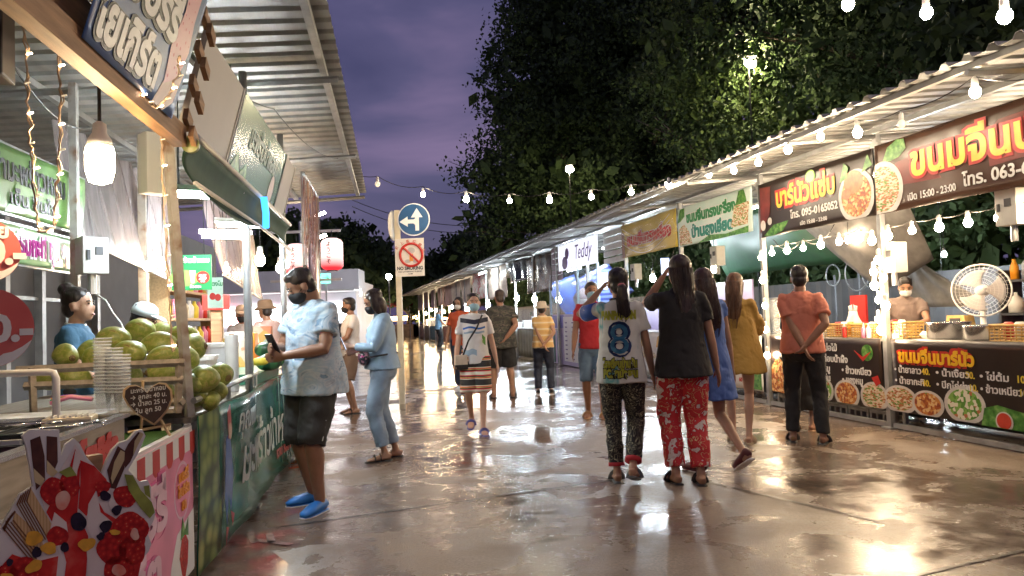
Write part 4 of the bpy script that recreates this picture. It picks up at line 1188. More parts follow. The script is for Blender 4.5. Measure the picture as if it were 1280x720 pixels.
string_lights('bulbs wound down the steel post beside the mustard shirt', pts, M_wound, drop=0.08, group='bulbs wound down the posts')

def hanging_bulb(label, p, m, r=1.0, cord=0.8, group='single hanging bulbs', cordm=None):
    t = thing('hanging_bulb', label, 'lamp', p, 0, group)
    q = MB(); q.ell((0, 0, 0), (0.045 * r, 0.045 * r, 0.055 * r), n=12); q.build('bulb', m, t, smooth=True)
    q = MB(); q.lathe([(0.022 * r, 0.04 * r), (0.03 * r, 0.06 * r), (0.024 * r, 0.12 * r)], n=12); q.build('socket', M_white, t, smooth=True)
    q = MB(); q.tube([(0, 0, 0.11 * r), (0.01, 0, cord * .6), (0, 0, cord)], 0.005, 6); q.build('cord', cordm or M_black, t)
    return t
M_cool = lamp_mat('cool_bulb_glow', (0.82, 0.93, 1.0), 180)
for (u, v, e_, lab, m) in ((893, 336, 0.5, 'bare bulb glowing by the electric box under the mint banner', M_warm), (691, 295, -0.4, 'cold white bulb under the roof over the glowing white banner', M_cool), (816, 348, 0.5, 'bulb glowing behind the raised phone of the person in black', M_cool)):
    s, z = RR.at(u, v, e_); hanging_bulb(lab, RR.p(s, e_, z), m, 1.3, max(.3, zR(e_) - z - 0.06))
for (u, v, e_, lab) in ((1180, 318, 4.2, 'small cold bulb deep in the dark above the fan'), (1178, 360, 4.6, 'small bulb low in the dark left of the fan'), (1148, 366, 4.4, 'small bulb low in the dark by the cook'), (1060, 300, 1.6, 'bulb deep behind the dark 095 banner')):
    s, z = RR.at(u, v, e_); hanging_bulb(lab, RR.p(s, e_, z), M_cool if e_ > 2 else M_warm, .9, max(.3, 3.4 - z), 'small bulbs behind the right counters')
def tube_lamp(label, p, rz, L, m, group='tube lamps under the stall roofs', drop=0.2):
    t = thing('tube_lamp', label, 'lamp', p, rz, group)
    q = MB(); q.tube([(-L / 2, 0, 0), (L / 2, 0, 0)], 0.018, 8); q.build('tube', m, t, smooth=True)
    q = MB(); q.box((0, 0, 0.045), (L + .06, .05, .04)); q.build('batten', M_white, t)
    q = MB(); q.tube([(-L * .4, 0, .06), (-L * .4, 0, .06 + drop)], .004, 4); q.tube([(L * .4, 0, .06), (L * .4, 0, .06 + drop)], .004, 4); q.build('hanger', M_dark, t)
    return t
M_farw = lamp_mat('far_bulb_glow', (1.0, 0.74, 0.46), 170)
M_tubec = lamp_mat('cool_tube_glow', (0.80, 0.92, 1.0), 90)
M_tubew = lamp_mat('fill_tube_glow', (1.0, 0.80, 0.55), 30)
for s, e_, z, c, lab in ((18.5, 0.8, 2.95, 1, 'cold tube lamp behind the glowing white banner'), (16.3, 0.9, 2.7, 1, 'cold tube lamp behind the louvre panel'), (21.8, 0.9, 2.6, 1, 'cold tube lamp behind the brown plastic banner'),
                         (25.0, 0.8, 2.3, 1, 'cold tube lamp behind the black plastic sheet'), (28.3, -0.5, 2.95, 1, 'cold tube lamp shining on the tan plastic sheet'),
                         (31.5, 0.8, 2.2, 1, 'cold tube lamp behind the red and white banner')):
    tube_lamp(lab, RR.p(s, e_, z), RR.rz, 1.2, M_tubec)
for s, lab in ((7.2, 'added warm fill tube under the right roof over the cook'), (9.6, 'added warm fill tube under the right roof over the soup counter'), (12.2, 'added warm fill tube under the right roof behind the mint banner')):
    tube_lamp(lab, RR.p(s, 1.1, 3.0), RR.rz, 1.2, M_tubew, drop=.2)  # tubes added to brighten the right stalls from within
for k, s in enumerate((21.6, 24.2, 26.6, 29.2, 31.6, 34.2, 36.6, 39, 41.5, 44.6, 47.6, 50.6, 53.6)):
    hanging_bulb('bright bulb hanging over the %s stall counter beyond the lavender stall' % ('first', 'second', 'third', 'fourth', 'fifth', 'sixth', 'seventh', 'eighth', 'ninth', 'tenth', 'eleventh', 'twelfth', 'thirteenth')[k], RR.p(s, 0.35, 1.75 + 0.1 * (k % 3)), M_cool if k < 5 else M_farw, 1.8, 1.2, group='bulbs over the far stalls')
# stalls closing the lane
for k, (u, lab) in enumerate(((512, 'red gabled tent stall at the far left end of the lane'), (545, 'second red tent stall at the far end of the lane'))):
    p = ground(u, 420)
    t = thing('tent_stall', lab, 'stall', (p.x, 62, 0), 0, 'red tents closing the lane')
    q = MB(); q.prism([(-2.4, 2.5), (2.4, 2.5), (0, 4.0)], -1, 3); q.build('tent_roof', mat('red_tent', (.35, .05, .04), .6, var=.2), t)
    for x in (-2.2, 2.2):
        q = MB(); q.tube([(x, -.8, 0), (x, -.8, 2.5)], .04, 6); q.build('tent_pole', M_steel, t)
    q = MB(); q.box((0, 0, .5), (4, .8, 1.0)); q.build('counter', mat('cloth_front_tan', (0.36, 0.25, 0.16), 0.6), t)
    q = MB(); q.box((0, 0, 1.5), (3.6, .05, .35)); q.build('light_row', lamp_mat('amber_row', (1, .6, .25), 5), t)
# ================================================================== LEFT ROW
def toloc(o, p):
    return Matrix.Rotation(-o.rotation_euler.z, 3, 'Z') @ (Vector(p) - o.location)

def facing(u, v, y, rz):
    """A vertical plane through the point at depth y under pixel (u, v), turned rz: its origin and a pixel -> (x, z) map."""
    o = deep(u, v, y)
    ax = Vector((math.cos(rz), math.sin(rz), 0)); nn = Vector((-math.sin(rz), math.cos(rz), 0))
    def f(a, b_):
        r = ray(a, b_); t = (o - EYE).dot(nn) / r.dot(nn)
        p = EYE + r * t - o
        return (p.dot(ax), p.z)
    return o, f

# ---- sundae cut-out board ------------------------------------------------
RZS = math.radians(52)
o, F = facing(100, 640, 2.15, RZS)
t = thing('sundae_board', 'large cut out board printed with a strawberry sundae, wafers and rolled biscuits', 'sign board', o, RZS)
def Z(*pts):   # zoomed photo coordinates (x4) on the board
    return [F(p[0] / 4, 540 + p[1] / 4) for p in pts]
out = Z((-60, 900), (-60, 560), (10, 470), (60, 380), (100, 310), (165, 270), (152, 180), (128, 60), (112, 20), (150, -12), (296, -12), (306, 120), (330, 60), (370, 32), (400, 60), (432, 125), (510, 210), (535, 140), (560, 90), (600, 52), (640, 40), (680, -5), (712, -12), (728, 20), (690, 110), (640, 190), (700, 250), (738, 240), (756, 275), (755, 340), (778, 400), (770, 440), (735, 500), (757, 560), (742, 600), (705, 640), (690, 720), (685, 900))
q = MB(); q.prism(out, 0.0, 0.012); q.build('board', mat('foam_board', (0.74, 0.72, 0.70), 0.35, var=.05), t)
M_cream = ramp_mat('print_cream', [(0.3, (0.72, 0.60, 0.56)), (0.7, (0.80, 0.74, 0.70))], scale=9, rough=.3, const=False)
M_syrup = ramp_mat('print_syrup', [(0.3, (0.42, 0.012, 0.012)), (0.55, (0.62, 0.03, 0.025)), (0.75, (0.72, 0.16, 0.12))], scale=12, rough=.25, const=False)
M_straw = ramp_mat('print_strawberry', [(0.0, (0.75, 0.48, 0.2)), (0.13, (0.62, 0.08, 0.05)), (0.2, (0.58, 0.025, 0.02)), (0.75, (0.34, 0.008, 0.01))], 'DIST', 75, .25, const=False)
M_strawcut = ramp_mat('print_cut_strawberry', [(0.3, (0.72, 0.18, 0.12)), (0.6, (0.80, 0.5, 0.4))], scale=22, rough=.3, const=False)
M_wafer = ramp_mat('print_wafer', [(0.3, (0.52, 0.33, 0.15)), (0.6, (0.64, 0.45, 0.24))], 'WAVE', 40, .4, stretch=(1, 1, 1), const=False)
M_choc = mat('print_chocolate', (0.10, 0.035, 0.02), .3, var=.5, scale=22)
M_berry = mat('print_blueberry', (0.02, 0.012, 0.03), .25, var=.6, scale=30)
M_flake = mat('print_almond', (0.80, 0.42, 0.05), .3, var=.25, scale=40)
M_fcream = mat('print_custard', (0.62, 0.50, 0.28), .3, var=.15)
M_leaf3 = mat('print_mint_leaf', (0.30, 0.34, 0.07), .3, var=.35, scale=20)
def ze(cx, cz, rx, rz_, rot=0.0, n=20):
    return Z(*[(cx + rx * math.cos(a) * math.cos(rot) - rz_ * math.sin(a) * math.sin(rot), cz + rx * math.cos(a) * math.sin(rot) + rz_ * math.sin(a) * math.cos(rot)) for a in np.linspace(0, 2 * PI, n, endpoint=False)])
def blob(cx, cz, r, k, seed, n=22, rot=0.0, asp=1.0):
    rr = random.Random(seed)
    ph = [rr.uniform(0, 6) for _ in range(4)]
    P = []
    for a in np.linspace(0, 2 * PI, n, endpoint=False):
        R_ = r * (1 + k * math.sin(2 * a + ph[0]) + k * .7 * math.sin(3 * a + ph[1]) + k * .4 * math.sin(5 * a + ph[2]))
        x, z = R_ * math.cos(a), R_ * asp * math.sin(a)
        P.append((cx + x * math.cos(rot) - z * math.sin(rot), cz + x * math.sin(rot) + z * math.cos(rot)))
    return Z(*P)
patch(t, 'printed_cream', [Z((200, 310), (300, 190), (360, 90), (375, 60), (430, 140), (520, 225), (610, 330), (700, 420), (690, 900), (60, 900), (160, 640), (260, 500))], M_cream, -.001)
patch(t, 'rolled_biscuit', [Z((150, 40), (200, 20), (222, 120), (225, 240), (180, 290), (160, 140)), Z((232, 20), (285, 25), (288, 150), (262, 215), (232, 200))], M_choc, -.002)
patch(t, 'biscuit_band', [Z((166, 180), (222, 235), (205, 270), (172, 250)), Z((233, 140), (288, 200), (262, 225), (234, 205))], M_fcream, -.004)
patch(t, 'chocolate_bar', [Z((535, 190), (588, 70), (625, 95), (622, 180), (578, 285), (552, 280)), Z((640, 60), (690, 0), (715, 8), (650, 150), (625, 180), (615, 110))], M_choc, -.002)
patch(t, 'biscuit_band', [Z((570, 150), (602, 90), (622, 100), (620, 140), (560, 260), (553, 230)), Z((672, 45), (700, 0), (716, 10), (664, 115))], M_fcream, -.004)
patch(t, 'wafer', [Z((150, 275), (262, 470), (235, 535), (130, 345)), Z((75, 400), (205, 520), (220, 590), (170, 640), (60, 445))], M_wafer, -.003)
wl = []
for k in range(5):
    d = 12 * k
    wl.append(Z((150 - d, 275 + d * .8), (128 - d, 345 + d * .35), (131 - d + 3, 349 + d * .35), (155 - d, 278 + d * .8)))
    wl.append(Z((128 - d, 345 + d * .35), (235 - d, 535 + d * .35), (240 - d, 532 + d * .35), (133 - d, 342 + d * .35)))
    wl.append(Z((70 - d * .9, 392 + d), (8 + d * .2, 480 + d * .3), (14 + d * .2, 483 + d * .3), (78 - d * .9, 398 + d)))
    wl.append(Z((10 + 13 * k, 478 - 9 * k), (160 + 9 * k, 660 - 12 * k), (165 + 9 * k, 656 - 12 * k), (15 + 13 * k, 474 - 9 * k)))
patch(t, 'wafer_layer', wl, mat('print_wafer_line', (0.20, 0.08, 0.03), .4), -.006)
patch(t, 'syrup', [Z((375, 85), (400, 160), (395, 270), (385, 400), (440, 520), (430, 700), (400, 900), (300, 900), (330, 650), (290, 500), (230, 400), (300, 260), (345, 180)),
                   Z((400, 140), (470, 170), (530, 235), (545, 290), (480, 330), (430, 420), (390, 380), (400, 260)), Z((480, 330), (520, 400), (590, 440), (720, 430), (725, 540), (690, 720), (690, 900), (480, 900), (470, 640), (520, 560)),
                   Z((-40, 720), (60, 610), (170, 650), (290, 620), (280, 720), (240, 900), (-40, 900))], M_syrup, -.004)
patch(t, 'cream_fold', [Z((375, 90), (398, 150), (385, 190), (372, 300), (360, 180)), Z((480, 290), (500, 400), (560, 450), (470, 560), (430, 470), (440, 360)), Z((270, 400), (330, 450), (340, 520), (300, 620), (250, 480)), Z((560, 300), (600, 350), (610, 410), (570, 420), (540, 360)), Z((430, 560), (520, 600), (560, 720), (440, 760))], M_cream, -.006)
patch(t, 'strawberry', [blob(265, 300, 62, .06, 1, asp=1.25), blob(345, 260, 52, .06, 2, asp=1.2), blob(625, 320, 58, .07, 3), blob(650, 480, 85, .06, 4), blob(560, 580, 80, .06, 5), blob(660, 590, 70, .06, 6), blob(285, 520, 52, .06, 7), blob(120, 690, 70, .06, 8), blob(590, 690, 75, .05, 9), blob(30, 720, 60, .05, 10), blob(510, 275, 36, .1, 16)], M_straw, -.008)
patch(t, 'cut_strawberry', [blob(310, 340, 34, .05, 21, asp=1.5, rot=.35), blob(590, 690, 36, .05, 22, asp=.8), blob(670, 510, 22, .1, 23, asp=1.3)], M_strawcut, -.011)
patch(t, 'blueberry', [blob(388, 448, 40, .05, 31, asp=1.15), blob(522, 318, 26, .08, 32), blob(580, 390, 25, .12, 33), blob(525, 470, 30, .12, 34), blob(500, 520, 20, .15, 35), blob(320, 575, 20, .06, 36, asp=1.3), blob(180, 600, 26, .08, 37), blob(45, 650, 18, .1, 38)], M_berry, -.012)
patch(t, 'almond_flake', [blob(165, 530, 40, .1, 41, asp=1), blob(240, 580, 40, .12, 42, rot=.5, asp=.75), blob(165, 670, 46, .1, 43, rot=-.7, asp=.6), blob(430, 560, 40, .14, 44, asp=.85), blob(30, 720, 30, .1, 45, asp=.6), blob(570, 500, 28, .1, 46, asp=.45)], M_flake, -.013)
patch(t, 'mint_leaf', [Z((618, 210), (660, 215), (700, 290), (755, 350), (770, 400), (745, 430), (700, 380), (640, 290)), Z((715, 270), (742, 265), (748, 330), (722, 310)), Z((290, 200), (350, 170), (380, 215), (330, 225))], M_leaf3, -.011)
q = MB(); q.box((0.05, 0.03, -0.35), (0.04, 0.03, 1.0)); q.build('stake', M_wood, t)

# cream board behind the sundae
o, F = facing(60, 640, 2.35, RZS)
t = thing('cream_board', 'plain cream board edge behind the sundae cut out, at the left edge', 'board', o, RZS)
q = MB(); q.prism([F(-60, 590), F(40, 570), F(48, 640), F(40, 760), F(-60, 760)], 0, .02); q.build('board_face', mat('cream_board', (.62, .55, .44), .5, var=.1), t)
q = MB(); q.box((F(0, 0)[0], 0.03, -.2), (.03, .03, .6)); q.build('stake', M_wood, t)

# ---- first stall: pink front, turf topped table, topping chest ---------------
t = thing('yogurt_counter', 'low counter with green turf on top behind the pink board', 'counter', LL.p(1.2, 0.06, 0), LL.rz)
q = MB(); q.box((1.37, 0.42, 0.77), (2.74, 0.82, 0.04)); q.build('table_top', M_pale_wood, t)
q = MB(); q.box((1.37, 0.42, 0.796), (2.70, 0.78, 0.012)); q.build('turf', ramp_mat('turf_mat', [(0.3, (0.03, 0.11, 0.015)), (0.7, (0.09, 0.20, 0.04))], scale=120, rough=.8, const=False, bump=.8), t)
for x in (0.05, 2.69):
    for y in (0.06, .78):
        q = MB(); q.box((x, y, .375), (.05, .05, .75)); q.build('leg', M_wood, t)
t, W, Hh, fn = banner('pink_board', 'pink board with white Thai letters, a red and white scalloped top and a strawberry', LL, 1.6, 3.95, 0.10, 0.80, 0.02, M_pink, amp=0.0, cat='sign board', frame=M_white)
q = []
for k in range(12):
    x = 0.1 + k * 0.2
    q.append([(x, .69), (x, .60), (x + .03, .575), (x + .07, .575), (x + .1, .60), (x + .1, .69)])
patch(t, 'awning_white', [rect(0.0, 0.60, W, 0.70)], M_pwhite, -.003)
patch(t, 'awning_red', q, M_red, -.006)
M_plight = mat('print_light_pink', (0.82, 0.55, 0.65), .32, var=.1)
text(t, 'สตรอเบอร์รี่', 0.35, 0.34, 0.26, mat('print_rose', (.72, .12, .32), .35), -.004, .03, width=1.55)
text(t, 'สตรอเบอร์รี่', 0.36, 0.345, 0.26, M_plight, -.008, .012, width=1.52)
text(t, 'โยเกิร์ต', 0.78, 0.08, 0.26, mat('print_rose', (.72, .12, .32), .35), -.004, .03, width=1.02)
text(t, 'โยเกิร์ต', 0.79, 0.085, 0.26, M_plight, -.008, .012, width=1.0)
patch(t, 'round_badge', [ellipse(2.15, .43, .14, .14)], M_plight, -.004)
patch(t, 'badge_ring', [ellipse(2.15, .43, .125, .125)], M_pink, -.006)
for k, s_ in enumerate(('เบอร์รี่', 'โยเกิร์ต', 'สด')): text(t, s_, 2.15, .48 - .07 * k, .07, M_orange, -.010, .003, align='CENTER')
patch(t, 'white_wave', [[(1.9, 0), (1.95, .12), (2.05, .24), (2.2, .27), (2.35, .3), (2.35, 0)]], M_pwhite, -.004)
patch(t, 'strawberry', [[(2.12, .03), (2.08, .12), (2.12, .2), (2.18, .22), (2.24, .16), (2.22, .06), (2.17, .0)]], M_straw, -.007)
patch(t, 'berry_leaf', [[(2.10, .2), (2.14, .3), (2.18, .23), (2.24, .28), (2.24, .19), (2.17, .21)]], M_leafprint, -.009)
# topping chest (open steel chest with black trays)
t = thing('topping_chest', 'low steel and wood chest of black topping trays behind the sundae board', 'chest', LL.p(1.5, 0.06, 0.80), LL.rz)
M_greywood = mat('weathered_board', (.30, .25, .20), .6, var=.35, scale=4, stretch=(1, 8, 8))
q = MB(); q.box((.78, 0.0, .085), (1.56, .02, .17)); q.box((.78, .62, .085), (1.56, .02, .17)); q.box((0, .31, .085), (.02, .6, .17)); q.box((1.56, .31, .085), (.02, .6, .17)); q.box((.78, .31, .01), (1.54, .6, .02)); q.build('chest_wall', M_greywood, t)
q = MB(); q.box((.78, -0.003, .18), (1.6, .045, .014)); q.box((.78, .62, .18), (1.6, .045, .014)); q.box((1.56, .31, .18), (.045, .57, .014)); q.build('rim', M_stain, t)
for i in range(5):
    for j in range(2):
        x, y = .2 + .29 * i, .16 + .3 * j
        q = MB()
        q.box((x, y, .05), (.26, .27, .01)); q.box((x, y - .135, .11), (.27, .008, .12)); q.box((x, y + .135, .11), (.27, .008, .12)); q.box((x - .132, y, .11), (.008, .262, .12)); q.box((x + .132, y, .11), (.008, .262, .12))
        q.build('tray', M_black, t)
        q = MB(); q.box((x, y, .075), (.25, .255, .04)); q.build('topping', [mat('topping_dark', (.03, .02, .02), .3, var=.5, scale=40), M_straw, mat('topping_black', (.015, .012, .012), .3, var=.5, scale=60)][(i * 2 + j) % 3], t)
text(t, 'โยเกิร์ต', 1.12, .04, .12, M_red, -.016, .01, width=.36)
for k, (u, v) in enumerate(((36, 541), (70, 545), (104, 541), (128, 540))):
    p = ground(u, v, .96)
    q = thing('steel_spoon', 'steel spoon lying across the black topping trays', 'spoon', p, 0.6 + .5 * k, 'spoons on the topping chest')
    b = MB(); b.tube([(-.11, 0, .035), (.05, 0, .03)], .004, 6); b.build('handle', M_stain, q, smooth=True)
    b = MB(); b.ell((.075, 0, .03), (.03, .018, .006)); b.build('bowl', M_stain, q, smooth=True)
# white pipe frame
p0 = deep(0, 466, 2.85)
t = thing('pipe_frame', 'white plastic pipe frame bent down beside the coconut rack, at the left edge', 'frame', (p0.x, p0.y, .81), 0)
pts = [toloc(t, deep(*c)) for c in ((-70, 470, 2.9), (60, 465, 2.9), (67, 466, 2.9), (70, 473, 2.9))]
foot = toloc(t, deep(70, 473, 2.9)); foot.z = 0.0
q = MB(); q.tube(pts + [foot], .014, 10); q.build('pipe', M_white, t, smooth=True)
# plastic cups, stacked
cup = thing('plastic_cup', 'clear plastic cup nested in one of the stacks beside the heart shaped board', 'cup', (0, 0, 0), 0, 'stacked clear plastic cups')
M_cup = mat('clear_cup', (.8, .84, .86), .12, var=0, alpha=.13, spec=.9)
q = MB(); q.lathe([(.027, .0), (.028, .003), (.036, .085)], n=18, cap=False); q.build('cup_wall', M_cup, cup, smooth=True)
q = MB(); q.tube([(.0365 * math.cos(a), .0365 * math.sin(a), .086) for a in np.linspace(0, 2 * PI, 19)], .0022, 5, False); q.build('rim', mat('cup_rim', (.85, .88, .9), .15, var=0, alpha=.4), cup)
first = True
for (u, n_) in ((129, 17), (143, 14), (153, 12)):
    p = deep(u, 514, 3.3); z0 = p.z
    for k in range(n_):
        L_ = (p.x + .001 * math.sin(k * 2.1), p.y, z0 + k * .0145)
        if first: cup.location = L_; first = False
        else: dup(cup, L_)
t = thing('white_tub', 'low white tub with a slotted lid in front of the stacked cups', 'tub', deep(88, 512, 2.9) - Vector((0, 0, .05)), .3)
q = MB(); q.box((0, 0, .0), (.17, .12, .05), bev=.01); q.build('tub_body', mat('ivory_plastic', (.7, .62, .45), .4), t)
q = MB()
for k in range(8): q.box((-.07 + .02 * k, 0, .028), (.008, .1, .006))
q.build('lid_slots', M_white, t)
t = thing('spoon_packet', 'bright packet of pink and green plastic spoons on the chest by the pipe frame', 'packet', deep(88, 496, 3.1) - Vector((0, 0, .03)), .4)
for k, m_ in enumerate((M_pink, M_pgreen, M_orange, mat('print_violet', (.35, .1, .6), .3))):
    q = MB(); q.tube([(-.07, -.02 + .015 * k, .01 + .006 * k), (0, -.01 + .012 * k, .03), (.08, -.02 + .016 * k, .015)], .009, 6); q.build('spoon_bundle', m_, t, smooth=True)
# a board to carry cups and tubs: shelf on the turf
t = thing('cup_shelf', 'raised shelf carrying the stacked cups behind the topping chest', 'shelf', LL.p(2.7, .2, .81), LL.rz)
q = MB(); q.box((.45, .42, .135), (.95, .72, .02)); q.build('shelf_board', M_white, t)
for x in (.02, .88):
    for y in (.1, .74):
        q = MB(); q.box((x, y, .062), (.03, .03, .125)); q.build('leg', M_white, t)
# heart shaped chalk board on an easel
RH = math.radians(28)
o, F = facing(184, 500, 3.25, RH)
t = thing('heart_board', 'heart shaped chalk board with a pale rim on a small wooden easel', 'chalk board', o, RH)
H_ = [(184, 491), (190, 483), (199, 478), (208, 479), (215, 487), (216, 499), (210, 513), (202, 523), (193, 532), (183, 526), (169, 517), (159, 506), (153, 496), (154, 487), (160, 482), (169, 481), (177, 484)]
P_ = [F(*p) for p in H_]
cx = sum(p[0] for p in P_) / len(P_); cz = sum(p[1] for p in P_) / len(P_)
q = MB(); q.prism(P_, -.004, .008); q.build('rim', M_pale_wood, t)
q = MB(); q.prism([(cx + (p[0] - cx) * .91, cz + (p[1] - cz) * .91) for p in P_], -.007, -.004); q.build('slate', mat('slate', (.045, .025, .02), .6, var=.3), t)
M_chalk = mat('chalk', (.62, .6, .56), .8)
for k, (s_, w) in enumerate((('มะพร้าวน้ำหอม', .135), ('→ ลูกละ 40 บ.', .14), ('→ น้ำสด 25 บ.', .14), ('วุ้น ลูก 50', .10))):
    text(t, s_, cx - w / 2, cz + .026 - .029 * k, .028, M_chalk, -.009, .0004, width=w, slope=.06)
pa, pb = F(176, 475), F(180, 536)
for (a, b_) in (((179, 476), (176, 552)), ((198, 520), (213, 545)), ((160, 541), (214, 531))):
    a2, b2 = F(*a), F(*b_)
    q = MB(); q.tube([(a2[0], .014, a2[1]), (b2[0], .018, b2[1])], .006, 4); q.build('easel_bar', M_pale_wood, t)

# ---- rusty pole, timber beam, blue sign --------------------------------------
t = thing('rusty_pole', 'rusty steel pole standing at the corner between the yogurt and coconut stalls', 'post', LL.p(4.03, 0.05, .858), LL.rz)
q = MB()
q.tube([(0.0, 0, 0), (-.33, 0, 1.46)], .028, 4); q.build('post_tube', M_rust, t)
t = thing('timber_beam', 'rough timber beam carrying the blue overhead sign', 'beam', LL.p(3.62, -0.02, 2.25), LL.rz)
q = MB(); q.box((-1.3, 0, 0), (2.7, .06, .10)); q.build('beam', M_wood, t)
q = MB(); q.box((-1.3, .03, .16), (2.6, .02, .12)); q.build('plank', M_wood, t)
q = MB(); q.box((-1.3, .05, .34), (2.6, .02, .12)); q.build('plank', M_wood, t)
for k in range(8):
    q = MB(); q.box((.06, -.06 + .04 * (k % 2) - .05 * k * .3, .0 + .085 * k), (.09, .025, .07), Matrix.Rotation(.5, 3, 'Y')); q.build('plank_end', M_wood, t)
M_blue = mat('print_blue', (.06, .13, .36), .35, var=.25, scale=3)
s0, z0 = LL.at(97, 52, -.04); s1, _ = LL.at(203, 130, -.04)
t, W, Hh, fn = banner('overhead_sign', 'blue overhead sign with white Thai letters and a hand in a pink net', LL, s0 - .02, s1 + .06, 2.26, 2.9, -.06, M_blue, amp=.006, cat='sign', tilt=math.radians(17))
for s_, x, z in (('โยเกิร์ต', .04, .045), ('เบอร์รี่', .10, .265)):
    text(t, s_, x, z, .22, M_black, -.004, .02, width=.64, fn=fn)
    text(t, s_, x + .005, z + .005, .22, M_pwhite, -.006, .009, width=.63, fn=fn)
M_net = ramp_mat('print_net', [(0.0, (.55, .06, .12)), (0.16, (.55, .06, .12)), (0.2, (.70, .35, .42))], 'DIST', 22, .35, rnd=.2)
patch(t, 'pink_net', [[(.76, .1), (.72, .25), (.76, .42), (.73, .55), (.78, .66), (.84, .68), (.90, .58), (.90, .42), (.94, .3), (.90, .16)]], M_net, -.008)
patch(t, 'hand', [[(.70, .0), (.76, .12), (.90, .16), (.96, .2), (.93, .06), (.84, -.0)]], mat('print_skin', (.66, .46, .38), .4, var=.1), -.007)
# round price signs
M_disc = ramp_mat('print_coral', [(0.3, (.60, .10, .09)), (0.7, (.68, .18, .15))], scale=3, rough=.35, const=False)
for (u, v, y, r_, s_, lab) in ((-14, 410, 2.6, .138, '30.-', 'round coral sign reading 30 at the left edge'), (-20, 313, 2.75, .118, '20.-', 'round coral sign cut by the left edge, above the one reading 30')):
    rz = math.radians(48)
    o, F = facing(u, v, y, rz)
    t = thing('price_disc', lab, 'sign', o, rz, 'round price signs by the pipe frame')
    q = MB(); q.lathe([(r_, 0), (r_, .008)], (0, .008, 0), 36, Matrix.Rotation(PI / 2, 3, 'X')); q.build('disc', M_disc, t)
    patch(t, 'white_splash', [[(r_ * math.cos(a) * .99, r_ * math.sin(a) * .99) for a in np.linspace(-1.5, -.35, 16)] + [(r_ * .72, -r_ * .5), (r_ * .5, -r_ * .62), (r_ * .3, -r_ * .66), (r_ * .1, -r_ * .82)]], M_pwhite, -.003)
    text(t, s_, .035, -.045, .125, M_pwhite, -.006, .006, align='CENTER')
    if 'above' in lab: text(t, 'ถ้วย', .02, .05, .07, M_pwhite, -.006, .003, align='CENTER')
    q = MB(); q.box((.0, .022, -.3), (.025, .012, 1.0 if r_ > .14 else .6)); q.build('stake', M_white, t)
t = thing('hanging_speaker', 'black box hanging at the top left corner', 'box', deep(4, 50, 2.2), .3)
q = MB(); q.box((-.05, 0, 0), (.13, .12, .24), bev=.008); q.build('box_shell', M_black, t)
q = MB(); q.box((-.05, -.062, 0), (.1, .006, .2)); q.build('grille', M_dark, t)
q = MB(); q.tube([(-.05, 0, .12), (-.05, 0, 1.1)], .006, 6); q.build('hanger', M_dark, t)

# big bulb over the first stall
p = deep(125, 203, 2.9)
t = thing('big_bulb', 'big glowing bulb hanging on a black cord over the coconuts', 'lamp', p, 0)
M_big = lamp_mat('big_bulb_glow', (1.0, .74, .42), 50)
q = MB(); q.lathe([(.012, -.085), (.04, -.075), (.052, -.03), (.052, .04), (.047, .06)], n=20); q.build('bulb', M_big, t, smooth=True)
q = MB(); q.lathe([(.047, .06), (.042, .09), (.026, .115), (.024, .15), (.01, .16)], n=16); q.build('cap', M_white, t, smooth=True)
q = MB(); q.tube([(0, 0, .16), (.0, 0, .3), (-.012, .0, .42), (-.01, .02, .55), (.0, .0, 1.2)], .007, 8); q.build('cord', M_black, t, smooth=True)

# fairy light strands hanging in loops from the beam
M_wire = mat('pale_wire', (.42, .30, .20), .5, var=.3)
M_tiny = lamp_mat('tiny_bulb_glow', (1, .7, .45), 14)
def strand(label, pts, y, tiny=True):
    P = [deep(u, v, y + 0.02 * math.sin(u)) for (u, v) in pts]
    t = thing('fairy_lights', label, 'string lights', P[0], 0, 'fairy light strands hanging from the beam')
    L_ = [p - P[0] for p in P]
    rr = random.Random(label)
    path = []
    for a, c in zip(L_[:-1], L_[1:]):
        for k in range(8):
            path.append(a.lerp(c, k / 8) + Vector((rr.uniform(-.005, .005), rr.uniform(-.005, .005), 0)))
    path.append(L_[-1])
    q = MB(); q.tube(path, .0035, 5)
    q.tube([p + Vector((.007 * math.sin(i), .006, .004)) for i, p in enumerate(path)], .003, 5)
    q.build('wire', M_wire, t)
    for i in range(4, len(path), 5):
        q = MB(); q.tube([path[i], path[i] + Vector((.02, 0, .004))], .003, 5); q.build('tiny_lamp', M_tiny if i % 2 else M_off, t)
    return t
strand('looped fairy light strand hanging at the far left in front of the green sign', [(29, -4), (31, 60), (34, 120), (38, 180), (42, 230), (47, 290), (56, 290), (66, 285), (70, 250), (73, 200), (75, 150), (74, 90), (73, 30), (74, -4)], 2.7)
strand('thin fairy light strand hanging beside the rusty pole', [(202, 150), (203, 200), (206, 260), (208, 320), (212, 380), (216, 440)], 3.4)
P = [(97, 52), (112, 62), (120, 90), (140, 96), (160, 112), (178, 120), (196, 136), (212, 120), (222, 95), (224, 70)]
strand('fairy light strand draped along the lower edge of the blue sign', P, 2.95)

